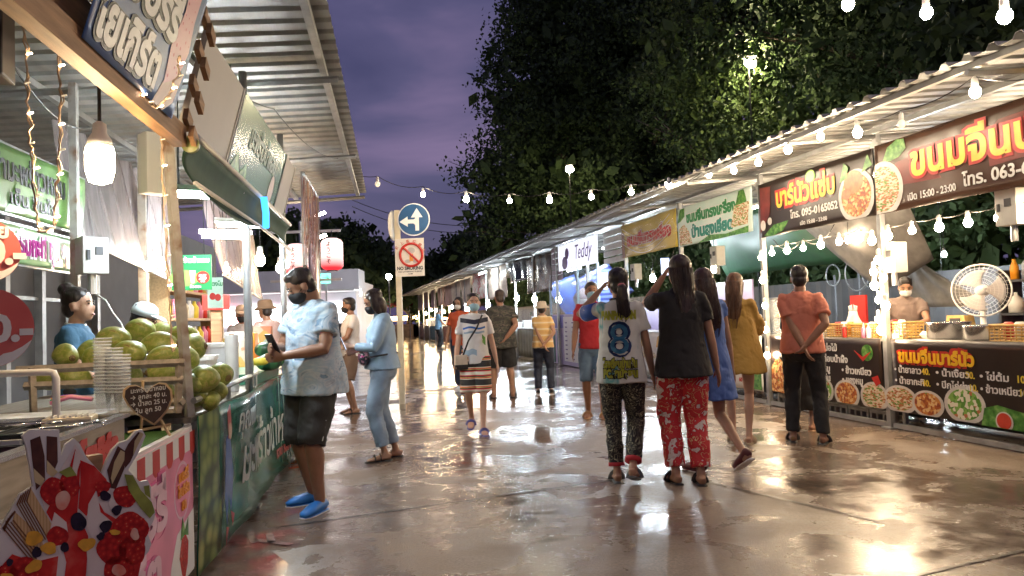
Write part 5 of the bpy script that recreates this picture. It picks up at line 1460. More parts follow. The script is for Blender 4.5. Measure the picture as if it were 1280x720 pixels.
# ---- tilted sign boards and awning over the coconut stall -----------------------
M_back = mat('bare_board', (.50, .46, .42), .6, var=.08, scale=2)
M_greenprint = ramp_mat('print_dark_green', [(0.3, (.02, .10, .045)), (0.7, (.06, .22, .09))], scale=1.6, rough=.25, const=False)
for (a, c, m_, lab) in ((3.80, 4.74, M_back, 'blank tilted board nearest the rusty pole, over the coconuts'), (4.78, 6.66, M_greenprint, 'dark green tilted board with faint Thai letters between two blank boards'), (6.70, 7.25, M_back, 'narrow blank tilted board at the far end of the awning')):
    t = thing('roof_board', lab, 'sign board', LL.p(a, 0.0, 2.31), LL.rz, 'tilted boards over the coconut stall'); t.rotation_euler = (math.radians(15), 0, LL.rz)
    W = c - a
    q = MB(); q.box((W / 2, .012, .26), (W, .018, .52)); q.build('board_face', m_, t)
    q = MB(); q.box((0, .012, .26), (.025, .03, .54)); q.box((W, .012, .26), (.025, .03, .54)); q.box((W / 2, .012, 0), (W, .03, .025)); q.build('edge_batten', M_dark if m_ is M_greenprint else M_back, t)
    if m_ is M_greenprint:
        text(t, 'มะพร้าวน้ำหอม', .42, .26, .22, mat('print_faded', (.22, .32, .25), .4), -.003, .004, width=1.1)
        patch(t, 'grass_print', [[(.05, .02), (.2, .16), (.35, .05), (.5, .14), (.62, .02)]], M_leafprint, -.002)
        patch(t, 'figure_print', [ellipse(1.55, .14, .1, .12)], mat('print_skin', (.66, .46, .38), .4, var=.4, scale=15), -.002)
M_awn = mat('green_awning', (.02, .065, .03), .75, var=.2, bump=.1, bscale=8)
t = thing('awning', 'rolled green awning slung under the tilted boards', 'awning', LL.p(3.74, -.04, 2.15), LL.rz)
q = MB()
L_ = 3.6
q.grid(lambda i, j: (i * L_, .03 + .05 * math.sin(j * PI) * (1 + .3 * math.sin(9 * i)) - .05, .12 - .23 * j - .05 * math.sin(2 * PI * i) * j), 40, 8)
q.build('awning_sheet', M_awn, t, smooth=True, solid=.004)
q = MB(); q.tube([(0, -.02, .135), (L_, -.02, .135)], .018, 8); q.build('roller', M_white, t, smooth=True)
q = MB(); q.tube([(0, -.03, -.115), (L_ * .5, -.03, -.10), (L_, -.03, -.12)], .012, 8); q.build('hem_tube', M_white, t, smooth=True)
q = MB(); q.lathe([(.042, 0), (.042, .03), (.02, .035)], (-.02, -.02, .07), 16, Matrix.Rotation(-PI / 2, 3, 'Y')); q.build('end_cap', mat('olive_cap', (.25, .27, .08), .4), t)
q = MB(); q.tube([(1.85, -.06, .12), (1.87, -.07, .0), (1.92, -.06, -.1)], .025, 8); q.build('blue_rope', mat('blue_rope', (.02, .16, .6), .5, emit=(.05, .35, 1), es=.6), t, smooth=True)  # the rope is no lamp; its blue glow is added in the material
for k, (s_, lab) in enumerate(((5.62, 'galvanised pole of the coconut stall beside the person in tie dye'), (7.5, 'second galvanised pole of the coconut stall, behind the person in tie dye'), (9.4, 'galvanised pole at the red and gold fringe'), (11.1, 'last galvanised pole of the left row'))):
    t = thing('awning_post', lab, 'post', LL.p(s_, .03, 0), LL.rz, 'round poles along the left row')
    q = MB(); q.tube([(0, 0, 0), (-.04, 0, 3.2)], .03, 10); q.build('post_tube', M_steel, t, smooth=True)
    q = MB(); q.box((0, 0, .006), (.12, .12, .012)); q.build('foot_plate', M_steel, t)
p = deep(197, 206, 4.1)
t = thing('white_box_sign', 'blank white box hanging behind the top of the rusty pole', 'box', p, LL.rz - .8)
q = MB(); q.box((0, 0, 0), (.17, .1, .33), bev=.006); q.build('box_shell', mat('white_gloss', (.8, .82, .84), .3, var=.03), t)
q = MB(); q.tube([(0, 0, .16), (0, 0, .95)], .008, 6); q.build('hanger', M_dark, t)
# tube lamps in the left stalls
M_tubeL = lamp_mat('cold_tube_glow', (.84, .94, 1.0), 135)
for (u, v, y, lab) in ((258, 245, 5.0, 'cold tube lamp under the green awning'), (302, 282, 7.0, 'upper of two cold tube lamps deep in the coconut stall'), (282, 296, 7.2, 'lower of two cold tube lamps deep in the coconut stall')):
    p = deep(u, v, y); t = tube_lamp(lab, p, LL.rz - 1.2, .42, M_tubeL, 'tube lamps in the left stalls', drop=max(.2, 3.15 - p.z - .1))
for k, (u, v, y) in enumerate(((184, 333, 6.4), (203, 333, 6.6), (283, 337, 8.0), (325, 325, 8.2), (350, 335, 10), (357, 330, 10.5))):
    hanging_bulb('small warm bulb deep in the left stalls, %s from the left' % ('first', 'second', 'third', 'fourth', 'fifth', 'sixth')[k], deep(u, v, y), M_warm, .7 if k < 3 else 1.2, 1.0, 'small warm bulbs deep in the left stalls')

# ---- coconut stall -------------------------------------------------------------
t = thing('coconut_counter', 'long counter of the coconut stall behind the dark green banner', 'counter', LL.p(3.98, 0.03, 0), LL.rz)
q = MB(); q.box((1.9, .5, .84), (3.8, 1.0, .03)); q.build('table_top', M_greywood, t)
for x in (.05, 1.9, 3.75):
    for y in (.08, .92):
        q = MB(); q.box((x, y, .41), (.05, .05, .82)); q.build('leg', M_steel, t)
M_gban = ramp_mat('print_bottle_green', [(0.3, (.018, .11, .075)), (0.55, (.03, .17, .115)), (0.75, (.07, .26, .17))], scale=1.8, rough=.22, const=False)
t, W, Hh, fn = banner('coconut_banner', 'dark green banner with white handwriting, coconuts and a drawn figure', LL, 3.98, 7.75, 0.03, 0.86, -.01, M_gban, amp=.03, seed=.7, nu=80)
M_cocop = ramp_mat('print_coconuts', [(0.0, (.36, .40, .14)), (0.25, (.28, .34, .10)), (0.5, (.10, .17, .04)), (0.68, (.012, .04, .012))], 'DIST', 8.5, .3, const=False, stretch=(.8, 1, 1.1), rnd=.7)
q = MB()
xs_ = [.46 + .03 * math.sin(9 * z) for z in np.linspace(0, .83, 12)]
q.grid(lambda i, j: (i * xs_[min(11, int(j * 11))], fn(i * .45, j * .83) - .006, .83 * j), 14, 11); q.build('printed_coconuts', M_cocop, t, smooth=True)
patch(t, 'drawn_figure', [[(.50, .30), (.56, .62), (.66, .66), (.74, .4), (.66, .18), (.60, .3), (.54, .12)]], mat('print_dress', (.08, .16, .42), .3, var=.2), -.024, fn=fn)
patch(t, 'figure_scarf', [[(.6, .62), (.58, .78), (.66, .82), (.7, .66)], [(.52, .12), (.5, .02), (.58, .1)], [(.66, .18), (.7, .08), (.76, .14)]], mat('print_scarf', (.45, .06, .07), .3), -.026, fn=fn)
patch(t, 'figure_face', [ellipse(.64, .66, .045, .05)], mat('print_skin', (.66, .46, .38), .4), -.028, fn=fn)
M_ink = mat('print_silver', (.62, .66, .62), .3)
text(t, 'มะพร้าวน้ำหอม', .95, .28, .40, M_ink, -.022, .006, fn=fn, width=2.3, shear=.15)
text(t, 'คุณแม่', .85, .62, .2, M_ink, -.022, .002, fn=fn, width=.6, shear=.2)
text(t, 'หวาน หอม สดชื่น', 2.5, .16, .12, mat('print_coral2', (.6, .12, .1), .3), -.022, .004, fn=fn, width=.8)
q = MB()
for k in range(7):
    x0 = 2.7 + .15 * k
    q.tube([(x0, fn(x0, .8) - .012, .83), (x0 + .03, fn(x0, .5) - .014, .5), (x0 + .1 + .02 * k, fn(x0, .2) - .012, .08)], .004, 4)
q.build('plastic_crease', mat('crease_shine', (.35, .45, .4), .15), t, smooth=True)  # shine along the creases, painted as paler lines
# rails of the coconut rack
t = thing('coconut_rack', 'weathered rack of rails holding the pile of green coconuts', 'rack', LL.p(3.86, .02, .86), LL.rz)
def wl_(u, v, y): return toloc(t, deep(u, v, y))
for (a, c) in (((231, 453, 3.75), (20, 463, 3.6)), ((229, 475, 3.75), (30, 483, 3.6)), ((229, 502, 3.75), (200, 503, 3.8))):
    q = MB(); q.tube([wl_(*a), wl_(*c)], .02, 4); q.build('rail', M_greywood, t)
for (a, c) in (((224, 453, 3.75), (222, 516, 3.75)), ((40, 460, 3.6), (42, 520, 3.6))):
    q = MB(); q.tube([wl_(*a), wl_(*c)], .018, 4); q.build('stile', M_greywood, t)
s_, z_ = LL.at(242, 501, .02); s2, z2 = LL.at(322, 466, .02)
q = MB(); q.tube([(s_ - 3.86, 0, z_ - .86), (s2 - 3.86, 0, z2 - .86)], .017, 6); q.build('front_rail', M_steel, t)
for f in (.45, .95):
    q = MB(); q.tube([((s_ + (s2 - s_) * f) - 3.86, 0, z_ + (z2 - z_) * f - .86), ((s_ + (s2 - s_) * f) - 3.86, 0, 0.0)], .014, 6); q.build('front_stile', M_steel, t)
q = MB(); q.box((.6, .6, .05), (1.3, 1.1, .02)); q.build('deck', M_greywood, t)

M_coco = ramp_mat('green_coconut', [(0.25, (.15, .19, .03)), (0.48, (.24, .28, .05)), (0.60, (.34, .34, .10)), (0.70, (.24, .16, .06)), (0.80, (.27, .29, .07))], scale=2.6, dist=.8, rough=.42, const=False, bump=.06, detail=7)
def coco_mesh():
    bm = bmesh.new(); bmesh.ops.create_uvsphere(bm, u_segments=28, v_segments=18, radius=1)
    for v in bm.verts:
        x, y, z = v.co
        a = math.atan2(y, x)
        r = 1 + .07 * math.cos(3 * a) * (1 - z * z)
        if z > 0: z2 = z * 1.12; k = 1 - .18 * z * z
        else: z2 = z; k = 1 - .05 * z * z
        n = .02 * math.sin(5 * x + 2) * math.cos(4 * y + z * 3)
        v.co = Vector((x * r * k + n, y * r * k + n, z2 * 1.0))
    me = bpy.data.meshes.new('husk'); bm.to_mesh(me); bm.free()
    me.polygons.foreach_set('use_smooth', [True] * len(me.polygons)); me.materials.append(M_coco)
    return me
CM = coco_mesh()
def calyx():
    q = MB(); q.lathe([(.30, -.97), (.26, -1.03), (.12, -1.06), (.1, -1.12), (.02, -1.14)], n=10); o = q.build('stem_end', mat('calyx_brown', (.17, .12, .05), .7, var=.4, scale=20)); d = o.data; bpy.data.objects.remove(o); return d
CD = calyx()
places = ['at the front left of the pile', 'on top at the left of the pile', 'topmost of the whole pile', 'big one in the middle of the pile', 'small one behind the top of the pile', 'at the back beside the rusty pole', 'flat one in the upper middle', 'wide one lying left of the rusty pole',
          'half hidden behind the left one', 'below the upper left one', 'low, behind the lower rail', 'below the left rail', 'seen through the rails at far left', 'just right of the rusty pole, high', 'just right of the rusty pole, middle', 'large one right of the pole over the front rail', 'dark green one at the right end of the pile',
          'low right one behind the front rail', 'lower of two touching the rusty pole', 'lowest at the right of the pole', 'between the front ones at left', 'deep in the pile behind the cups', 'low behind the heart shaped board', 'under the right end of the pile']
CL = [(82, 444, 22, 13, 3.95), (141, 425, 22, 17, 4.15), (175, 413, 20, 15, 4.4), (162, 441, 23, 16, 3.98), (203, 415, 15, 11, 4.7), (227, 420, 19, 14, 4.55), (200, 430, 22, 14, 4.2), (203, 445, 20, 13, 3.95), (113, 440, 15, 14, 4.2), (120, 448, 16, 15, 4.02), (202, 464, 19, 13, 3.98), (94, 471, 19, 13, 3.95),
      (62, 474, 20, 12, 4.0), (242, 434, 16, 16, 4.5), (234, 449, 14, 15, 4.25), (255, 474, 17, 17, 4.1), (276, 469, 15, 15, 4.4), (271, 489, 12, 13, 4.2), (242, 480, 12, 14, 4.05), (245, 494, 15, 13, 4.1), (138, 470, 18, 13, 4.05), (160, 470, 18, 13, 4.1), (205, 492, 18, 14, 4.1), (262, 500, 15, 12, 4.15)]
for k, (u, v, ru, rv, y) in enumerate(CL):
    p = deep(u, v, y)
    a, c = ru / FPX * y, rv / FPX * y
    t = thing('coconut', 'green coconut %s' % places[k], 'coconut', p, 0, 'green coconuts piled on the rack')
    rr = random.Random(k * 3 + 1)
    rot = Euler((rr.uniform(-.5, .5), PI / 2 * (1 if rr.random() < .5 else -1) * (1 if ru > rv * 1.12 else .3) + rr.uniform(-.35, .35), rr.uniform(-.6, .6)))
    if not (ru > rv * 1.12): rot = Euler((1.2 + rr.uniform(-.5, .5), rr.uniform(-.8, .8), rr.uniform(-2, 2)))
    long_, sh = max(a, c) / 1.06, min(a, c) * 1.06
    h = bpy.data.objects.new('husk', CM); COL.objects.link(h); h.parent = t; h.rotation_euler = rot; h.scale = (sh, sh, long_)
    g = bpy.data.objects.new('stem_end', CD); COL.objects.link(g); g.parent = h
# goods further along the coconut counter
t = thing('pink_carton', 'pink and white patterned carton at the back of the coconut counter', 'carton', LL.p(5.9, .75, .86), LL.rz - .3)
q = MB(); q.box((0, 0, .18), (.3, .25, .36), bev=.005); q.build('carton_body', ramp_mat('pink_white_print', [(0.45, (.7, .62, .62)), (.5, (.6, .1, .14))], scale=9, dist=2), t)
q = MB(); q.box((0, 0, .37), (.26, .2, .02)); q.build('lid', M_white, t)
for k, (s_, e_, w, h, lab) in enumerate(((5.25, .5, .34, .26, 'clear tub of crushed ice behind the coconuts'), (5.75, .42, .3, .22, 'white foam tub next to the clear tub'), (6.2, .35, .3, .3, 'tall white foam tub by the galvanised pole'))):
    t = thing('foam_tub', lab, 'tub', LL.p(s_, e_, .86), LL.rz + .1 * k, 'white tubs on the coconut counter')
    q = MB(); q.loft([(0, 0, 0, w * .42, w * .36), (h, 0, 0, w * .5, w * .42)], 24, power=5); q.build('tub_body', mat('white_foam', (.72, .74, .76), .5, var=.06) if k else mat('milky_plastic', (.7, .72, .74), .25, alpha=.7), t)
    q = MB(); q.loft([(h, 0, 0, w * .53, w * .45), (h + .03, 0, 0, w * .53, w * .45)], 24, power=5); q.build('lid', M_white, t)
t = thing('paper_roll', 'white paper roll standing against the galvanised pole', 'roll', LL.p(5.45, .12, .86), LL.rz)
q = MB(); q.lathe([(.045, 0), (.045, .4), (.02, .4), (.02, .39)], n=18); q.build('paper', M_white, t, smooth=False)
q = MB(); q.lathe([(.02, .38), (.018, .41)], n=10); q.build('core', M_pale_wood, t)
M_melon = ramp_mat('watermelon_skin', [(0.35, (.012, .05, .02)), (0.6, (.03, .11, .04)), (0.75, (.05, .16, .06))], 'WAVE', 3, .3, dist=6, const=False)
for k, (u, v, ru, rv, y, lab) in enumerate(((333, 437, 14, 9, 6.5, 'dark watermelon at the back of the pile by the galvanised pole'), (336, 453, 15, 10, 6.3, 'dark watermelon at the front of the pile'), (350, 446, 12, 11, 6.6, 'rounder striped watermelon behind the arm of the person in tie dye'))):
    p = deep(u, v, y); a, c = ru / FPX * y, rv / FPX * y
    t = thing('watermelon', lab, 'watermelon', p, LL.rz - 1.3, 'watermelons on the left counter')
    q = MB(); q.ell((0, 0, 0), (a * 1.05, c * 1.15, c * 1.08), 24); q.build('rind', M_melon, t, smooth=True)
    q = MB(); q.tube([(a * 1.03, 0, 0), (a * 1.12, 0, .012)], .006, 6); q.build('stem', M_leafprint, t)
t = thing('mango', 'yellow mango in front of the watermelons', 'mango', deep(325, 452, 6.1), .3)
q = MB(); q.ell((0, 0, 0), (.07, .04, .035)); q.build('mango_skin', M_yellow, t, smooth=True)
q = MB(); q.tube([(.068, 0, 0), (.08, 0, .008)], .004, 5); q.build('stem', M_wood, t)
t = thing('melon_tray', 'green edged shelf under the watermelons', 'shelf', LL.p(6.05, .04, .86), LL.rz)
q = MB(); q.box((.5, .3, .04), (1.1, .6, .08)); q.build('shelf_board', mat('tray_green', (.05, .2, .12), .4), t)

# hanging price signs inside the coconut stall
o, F = facing(240, 340, 5.4, math.radians(14))
t = thing('hanging_price_sign', 'green hanging sign with a red disc reading 25', 'sign', o, math.radians(14))
x0, z1 = F(214, 319); x1, z0 = F(265, 362)
q = MB(); q.prism(rect(x0, z0, x1, z1), 0, .012); q.build('sign_plate', mat('sign_green', (.02, .26, .08), .35, var=.4, scale=4), t)
patch(t, 'sign_glow', [ellipse((x0 + x1) / 2 - .05, (z0 + z1) / 2 - .04, .1, .06)], mat('sign_lime', (.25, .5, .1), .35), -.001)
text(t, 'มะพร้าวน้ำหอม', x0 + .015, z1 - .055, .05, M_pwhite, -.004, .002, width=(x1 - x0) * .88)
patch(t, 'red_disc', [ellipse(x1 - .06, z0 + .09, .045, .045)], M_red, -.003)
text(t, '25', x1 - .06, z0 + .075, .05, M_pwhite, -.007, .003, align='CENTER')
text(t, 'บาท', x1 - .06, z0 + .055, .018, M_pwhite, -.007, .001, align='CENTER')
patch(t, 'glass_print', [[(x0 + .13, z0 + .05), (x0 + .12, z0 + .14), (x0 + .16, z0 + .14), (x0 + .15, z0 + .05)]], M_pwhite, -.004)
text(t, 'ถ้วยละ', x0 + .12, z0 + .015, .03, M_pwhite, -.004, .001)
q = MB(); q.tube([(x0 + .05, .006, z1), (x0 + .05, .006, z1 + .9)], .003, 4); q.tube([(x1 - .05, .006, z1), (x1 - .05, .006, z1 + .9)], .003, 4); q.build('cord', M_black, t)
o, F = facing(269, 366, 6.3, math.radians(14))
t = thing('hanging_price_sign', 'small pale sign with red fruit hanging right of the green one', 'sign', o, math.radians(14))
x0, z1 = F(259, 347); x1, z0 = F(279, 385)
q = MB(); q.prism(rect(x0, z0, x1, z1), 0, .012); q.build('sign_plate', mat('sign_pale', (.55, .72, .6), .35, var=.2, scale=8), t)
patch(t, 'fruit_print', [ellipse(x0 + .04, z0 + .1, .025, .03), ellipse(x1 - .04, z0 + .09, .025, .03)], M_red, -.003)
text(t, 'แตงโม', x0 + .01, z1 - .07, .05, M_pgreen, -.004, .002, width=.11)
q = MB(); q.tube([((x0 + x1) / 2, .006, z1), ((x0 + x1) / 2, .006, z1 + .9)], .003, 4); q.build('cord', M_black, t)
t = thing('notice_board', 'red board behind the small pale sign', 'board', deep(270, 378, 7.6) , LL.rz - 1.2)
q = MB(); q.box((0, 0, 0), (.26, .02, .15)); q.build('panel_face', M_red, t)
q = MB(); q.box((0, .03, -.6), (.1, .03, 1.2)); q.build('panel_post', M_wood, t)
# green boards at the back left
M_gs = ramp_mat('print_grass_green', [(0.3, (.05, .16, .03)), (0.7, (.20, .34, .10))], scale=2.2, rough=.4, const=False)
s0, _ = LL.at(-90, 250, 1.25); s1, _ = LL.at(106, 250, 1.25)
t, W, Hh, fn = banner('stall_sign', 'upper green sign with dark Thai letters behind the hanging bulb', LL, s0, s1, 2.05, 2.46, 1.25, M_gs, amp=.01, cat='sign', frame=M_steel)
text(t, 'น้ำมะพร้าวหอม', W - 1.35, .2, .2, M_dark, -.01, .006, width=.95, fn=fn)
text(t, 'เย็น ชื่นใจ', W - 1.15, .06, .12, M_dark, -.01, .003, width=.6, fn=fn)
patch(t, 'palm_print', [[(W - 1.2, .0), (W - 1.05, .2), (W - .95, .02)], [(W - .4, 0), (W - .2, .3), (W - .05, .36), (W - .05, 0)]], M_leafprint, -.008)
s1, _ = LL.at(100, 310, 1.3)
t, W, Hh, fn = banner('stall_sign', 'lower green sign with magenta Thai letters and a red disc reading 25', LL, s0, s1, 1.76, 2.0, 1.3, ramp_mat('print_sage', [(0.3, (.03, .20, .08)), (0.6, (.35, .45, .22)), (.75, (.05, .22, .12))], scale=3, rough=.4, const=False), amp=.005, cat='sign', frame=M_steel)
text(t, 'ไอศกรีมกะทิ ทุก ๆ', W - 1.25, .06, .19, M_pwhite, -.006, .02, width=1.0, fn=fn)
text(t, 'ไอศกรีมกะทิ ทุก ๆ', W - 1.24, .065, .19, mat('print_magenta', (.45, .03, .28), .35, var=.3), -.010, .008, width=.98, fn=fn)
patch(t, 'red_disc', [ellipse(W - .1, .11, .085, .1)], M_red, -.006)
text(t, '25', W - .1, .075, .1, M_pwhite, -.01, .006, align='CENTER')
t = meter_box('grey electric box on the post behind the seller in blue', LL, *[(LL.se(deep(115, 320, 5.3))[0]), LL.se(deep(115, 320, 5.3))[1], deep(115, 320, 5.3).z], w=.17, h=.26)
t.rotation_euler = (0, 0, LL.rz - .9)
t = thing('stall_pillar', 'grey steel pillar carrying the electric box behind the seller in blue', 'pillar', LL.p(LL.se(deep(115, 320, 5.3))[0] + .05, LL.se(deep(115, 320, 5.3))[1] + .13, 0), LL.rz)
q = MB(); q.box((0, 0, 1.55), (.05, .05, 3.1)); q.build('pillar_tube', M_rust, t)
q = MB(); q.box((-.07, 0, 1.42), (.03, .06, .09)); q.build('plug_socket', M_white, t)
q = MB(); q.tube([toloc(t, deep(*c)) for c in ((119, 368, 5.3), (132, 375, 5.2), (142, 392, 5.1), (152, 405, 5.0), (156, 415, 4.9))], .006, 6); q.build('cable', M_white, t, smooth=True)
t = thing('stall_pillar', 'rust streaked pillar where the clear plastic sheet ends', 'pillar', LL.p(7.25, 1.25, 0), LL.rz)
q = MB(); q.box((0, 0, 1.55), (.07, .07, 3.1)); q.build('pillar_tube', M_rust, t)
q = MB(); q.box((0, 0, .006), (.16, .16, .012)); q.build('foot_plate', M_rust, t)
M_drape = mat('hazy_plastic', (.42, .36, .36), .22, var=.35, scale=3, stretch=(9, 1, .5), alpha=.6, bump=.9, bscale=5)
t = thing('plastic_drape', 'gathered clear plastic sheet hanging from the roof behind the sellers', 'plastic sheet', LL.p(5.75, 1.4, 2.05), LL.rz)
q = MB(); q.grid(lambda i, j: (i * 2.6, .05 * math.sin(46 * i + 3 * j) * (.4 + j * .6) - .2 * (1 - j), -.05 - .22 * i * (1 - j) + .88 * j), 120, 10); q.build('drape_sheet', M_drape, t, smooth=True)
q = MB(); q.tube([(0, -.2, -.06), (2.6, -.2, -.28)], .012, 6); q.build('hem', M_pwhite, t)
dup(t, LL.p(8.45, 1.0, 1.95), LL.rz, 'clear plastic sheet hanging from the roof over the pink shirted seller')
t = thing('potted_shrub', 'small leafy potted shrub behind the round signs', 'plant', LL.p(4.4, 1.75, 0), 0)
V, Fc, cs = leaves([(0, 0, 1.35, .22, .22, .32)], 50, 24, .05, .06, 77)
fast_mesh('foliage', V, Fc, M_leaf2, t)
q = MB(); q.tube([(0, 0, .4), (0, 0, 1.3)], .015, 6); q.build('stem', M_bark, t)
q = MB(); q.lathe([(.14, 0), (.19, .4), (.2, .42), (.17, .42)], n=18); q.build('pot', mat('clay_pot', (.3, .12, .07), .6), t, smooth=True)
# ---- far part of the left row
t = thing('far_counter', 'counter of the fruit stall beyond the coconuts, lit by warm bulbs', 'counter', LL.p(7.9, .04, 0), LL.rz)
q = MB(); q.box((1.6, .4, .86), (3.2, .8, .03)); q.build('table_top', M_greywood, t)
q = MB(); q.box((1.6, .02, .42), (3.2, .02, .84)); q.build('front_board', mat('dark_teal_cloth', (.03, .1, .09), .5, var=.3), t)
rr = random.Random(5)
for k in range(9):
    q = MB(); h = rr.uniform(.12, .45); q.box((.3 + .33 * k, .45 + rr.uniform(-.1, .2), .876 + h / 2), (.24, .26, h), bev=.02); q.build('goods_box', [M_goods, M_white, M_orange, M_red][k % 4], t)
t = thing('goods_shelf', 'shelves crowded with bottles and packets behind the pink shirted seller', 'shelf', LL.p(8.4, 1.5, 0), LL.rz)
for k in range(3):
    q = MB(); q.box((1.3, 0, 1.1 + .32 * k), (2.6, .3, .03)); q.build('shelf_board', M_pale_wood, t)
for x in (0, 2.6):
    q = MB(); q.box((x, 0, 1.0), (.05, .3, 2.0)); q.build('side_board', M_pale_wood, t)
for k in range(3):
    for j in range(11):
        q = MB(); q.lathe([(.05, 0), (.055, .14), (.02, .19), (.02, .22)], (.14 + .23 * j, -.03, 1.116 + .32 * k), 10); q.build('bottle', [M_goods, M_white, M_yellow, M_pink, M_red][(j + k) % 5], t, smooth=True)
M_fringe = ramp_mat('foil_fringe', [(0.2, (.30, .05, .05)), (0.45, (.50, .22, .06)), (0.6, (.42, .36, .30)), (0.8, (.18, .05, .08))], 'VORONOI', 30, .25, stretch=(1, 1, .06))
t = thing('foil_fringe', 'hanging fringe of red and gold foil strips at the end of the left roof', 'curtain', LL.p(8.75, -.05, 3.02), LL.rz)
q = MB()
rr = random.Random(9)
for k in range(90):
    x = 1.5 * k / 90; y = rr.uniform(-.04, .04); L_ = rr.uniform(.75, 1.05); w = .012; d = rr.uniform(-.03, .03)
    q.add([(x - w, y, 0), (x + w, y, 0), (x + w + d * .5, y + d, -L_ * .5), (x - w + d * .5, y + d, -L_ * .5), (x + w + d, y - d, -L_), (x - w + d, y - d, -L_)], [(0, 1, 2, 3), (3, 2, 4, 5)])
q.build('strips', M_fringe, t, solid=.001)
q = MB(); q.tube([(-.05, 0, .02), (1.55, 0, .02)], .02, 6); q.build('top_rod', M_steel, t)

def cable(label, pts, sag, r=.006, name='power_cable', group='loose cables'):
    P = [Vector(p) for p in pts]
    path = []
    for a, c in zip(P[:-1], P[1:]):
        for k in range(12):
            f = k / 12; path.append(a.lerp(c, f) - P[0] - Vector((0, 0, sag * 4 * f * (1 - f))))
    path.append(P[-1] - P[0])
    q = MB(); q.tube(path, r, 5)
    tag(q.build(name, M_black, None, P[0], smooth=True), label, 'cable', group)
cable('black cable looping under the left roof above the dark green board', [LL.p(4.5, .3, 3.2), LL.p(6.2, -.1, 3.1), LL.p(8.6, -.5, 3.2)], .12)
cable('black cable sagging under the left roof behind the big bulb', [LL.p(2.4, 1.4, 2.9), LL.p(4.0, .9, 2.75), LL.p(6.0, 1.2, 2.9)], .15)
cable('upper of two thin wires crossing the lane high behind the road sign', [deep(440, 250, 24), deep(600, 282, 26), deep(760, 288, 27)], .25, .012, 'overhead_wire', 'wires across the lane')
cable('lower of two thin wires crossing the lane high behind the road sign', [deep(440, 258, 24.5), deep(600, 290, 26.5), deep(760, 296, 27.5)], .3, .012, 'overhead_wire', 'wires across the lane')
cable('cable hanging in a loop under the dark 095 banner', [RR.p(10.5, .1, 2.25), RR.p(9.9, .15, 2.2), RR.p(9.2, .1, 2.3)], .14)
cable('pale loop of wire hanging under the yellow banner', [RR.p(15.0, .1, 2.4), RR.p(14.4, .1, 2.35), RR.p(13.6, .1, 2.4)], .25)

# lantern post and lanterns
p = ground(0, 0) if False else None
t = thing('lantern_post', 'thick white post with cross arms carrying a red paper lantern', 'post', (deep(393, 400, 15.8).x, 15.8, 0), 0)
zt = deep(393, 277, 15.8).z
q = MB(); q.tube([(0, 0, 0), (0, 0, zt)], .09, 12); q.build('post_shaft', mat('pinkish_white', (.7, .58, .55), .5), t)
for zz, a, c in ((deep(400, 289, 15.8).z, -.9, .6), (deep(400, 350, 15.8).z, -.9, .6)):
    q = MB(); q.box(((a + c) / 2, -.02, zz), (c - a, .05, .05)); q.build('cross_arm', M_white, t)
M_lant = bpy.data.materials.new('paper_lantern')
tt, bb = nodes_of(M_lant)
g = tt.nodes.new('ShaderNodeTexCoord'); sp = tt.nodes.new('ShaderNodeSeparateXYZ'); tt.links.new(g.outputs['Generated'], sp.inputs[0])
rp = tt.nodes.new('ShaderNodeValToRGB'); rp.color_ramp.elements[0].color = (.55, .02, .03, 1); rp.color_ramp.elements[0].position = .08
rp.color_ramp.elements[1].color = (.95, .66, .62, 1); rp.color_ramp.elements[1].position = .5
tt.links.new(sp.outputs['Z'], rp.inputs[0]); tt.links.new(rp.outputs[0], bb.inputs['Base Color']); tt.links.new(rp.outputs[0], bb.inputs['Emission Color'])
bb.inputs['Emission Strength'].default_value = .36 * LAMP
for k, (u, v, y, lab) in enumerate(((415, 318, 15.7, 'red and white paper lantern hanging alone from the post arm, black characters down it'), (371, 325, 13.5, 'paper lantern half behind the foil fringe, left of the other'))):
    p = deep(u, v, y); s_ = y / FPX
    t = thing('paper_lantern', lab, 'lantern', p, 0, 'red paper lanterns')
    rx, hz = 13.5 * s_, 20 * s_
    q = MB(); q.lathe([(rx * .55, -hz), (rx * .85, -hz * .9)] + [(rx * (1 + .015 * (i % 2)), -hz * .75 + i * hz * 1.5 / 20) for i in range(21)] + [(rx * .85, hz * .9), (rx * .55, hz)], n=28); q.build('paper_shade', M_lant, t, smooth=True)
    q = MB(); q.lathe([(rx * .5, -hz * 1.06), (rx * .5, -hz * .99)], n=20); q.lathe([(rx * .5, hz * .99), (rx * .5, hz * 1.06)], n=20); q.build('ring', M_black, t)
    q = MB(); q.tube([(0, 0, hz), (0, 0, hz * 1.5)], .008, 5); q.build('hook', M_dark, t)
    for j, ch in enumerate('ようこそ'):
        text(t, ch, -rx * .32, hz * (.48 - .36 * j), hz * .34, M_black, -rx * 1.03, .002)
t = thing('street_lamp', 'twin armed street lamp above the lantern post', 'street lamp', (deep(394, 400, 24).x - .4, 24, 0), 0)
q = MB(); q.tube([(0, 0, 0), (0, 0, 4.6)], .06, 8); q.build('pole', M_steel, t)
for (u, v) in ((400, 268), (401, 296)):
    p = deep(u, v, 24) - t.location
    q = MB(); q.tube([(0, 0, p.z - .2), (p.x - .3, 0, p.z - .05)], .025, 6); q.build('arm', M_steel, t)
    q = MB(); q.box((p.x, 0, p.z), (.36, .12, .07), Matrix.Rotation(-.35, 3, 'Y')); q.build('lamp_head', lamp_mat('led_glow', (1, .93, .8), 25), t)
p = deep(407, 348, 20)
t = thing('green_sign', 'small green lit sign fixed below the lantern', 'sign', (p.x, 20, 0), 0)
q = MB(); q.box((0, 0, p.z), (.26, .03, .26)); q.build('sign_plate', mat('lit_green', (.1, .6, .4), .4, emit=(.15, .8, .55), es=.8), t)
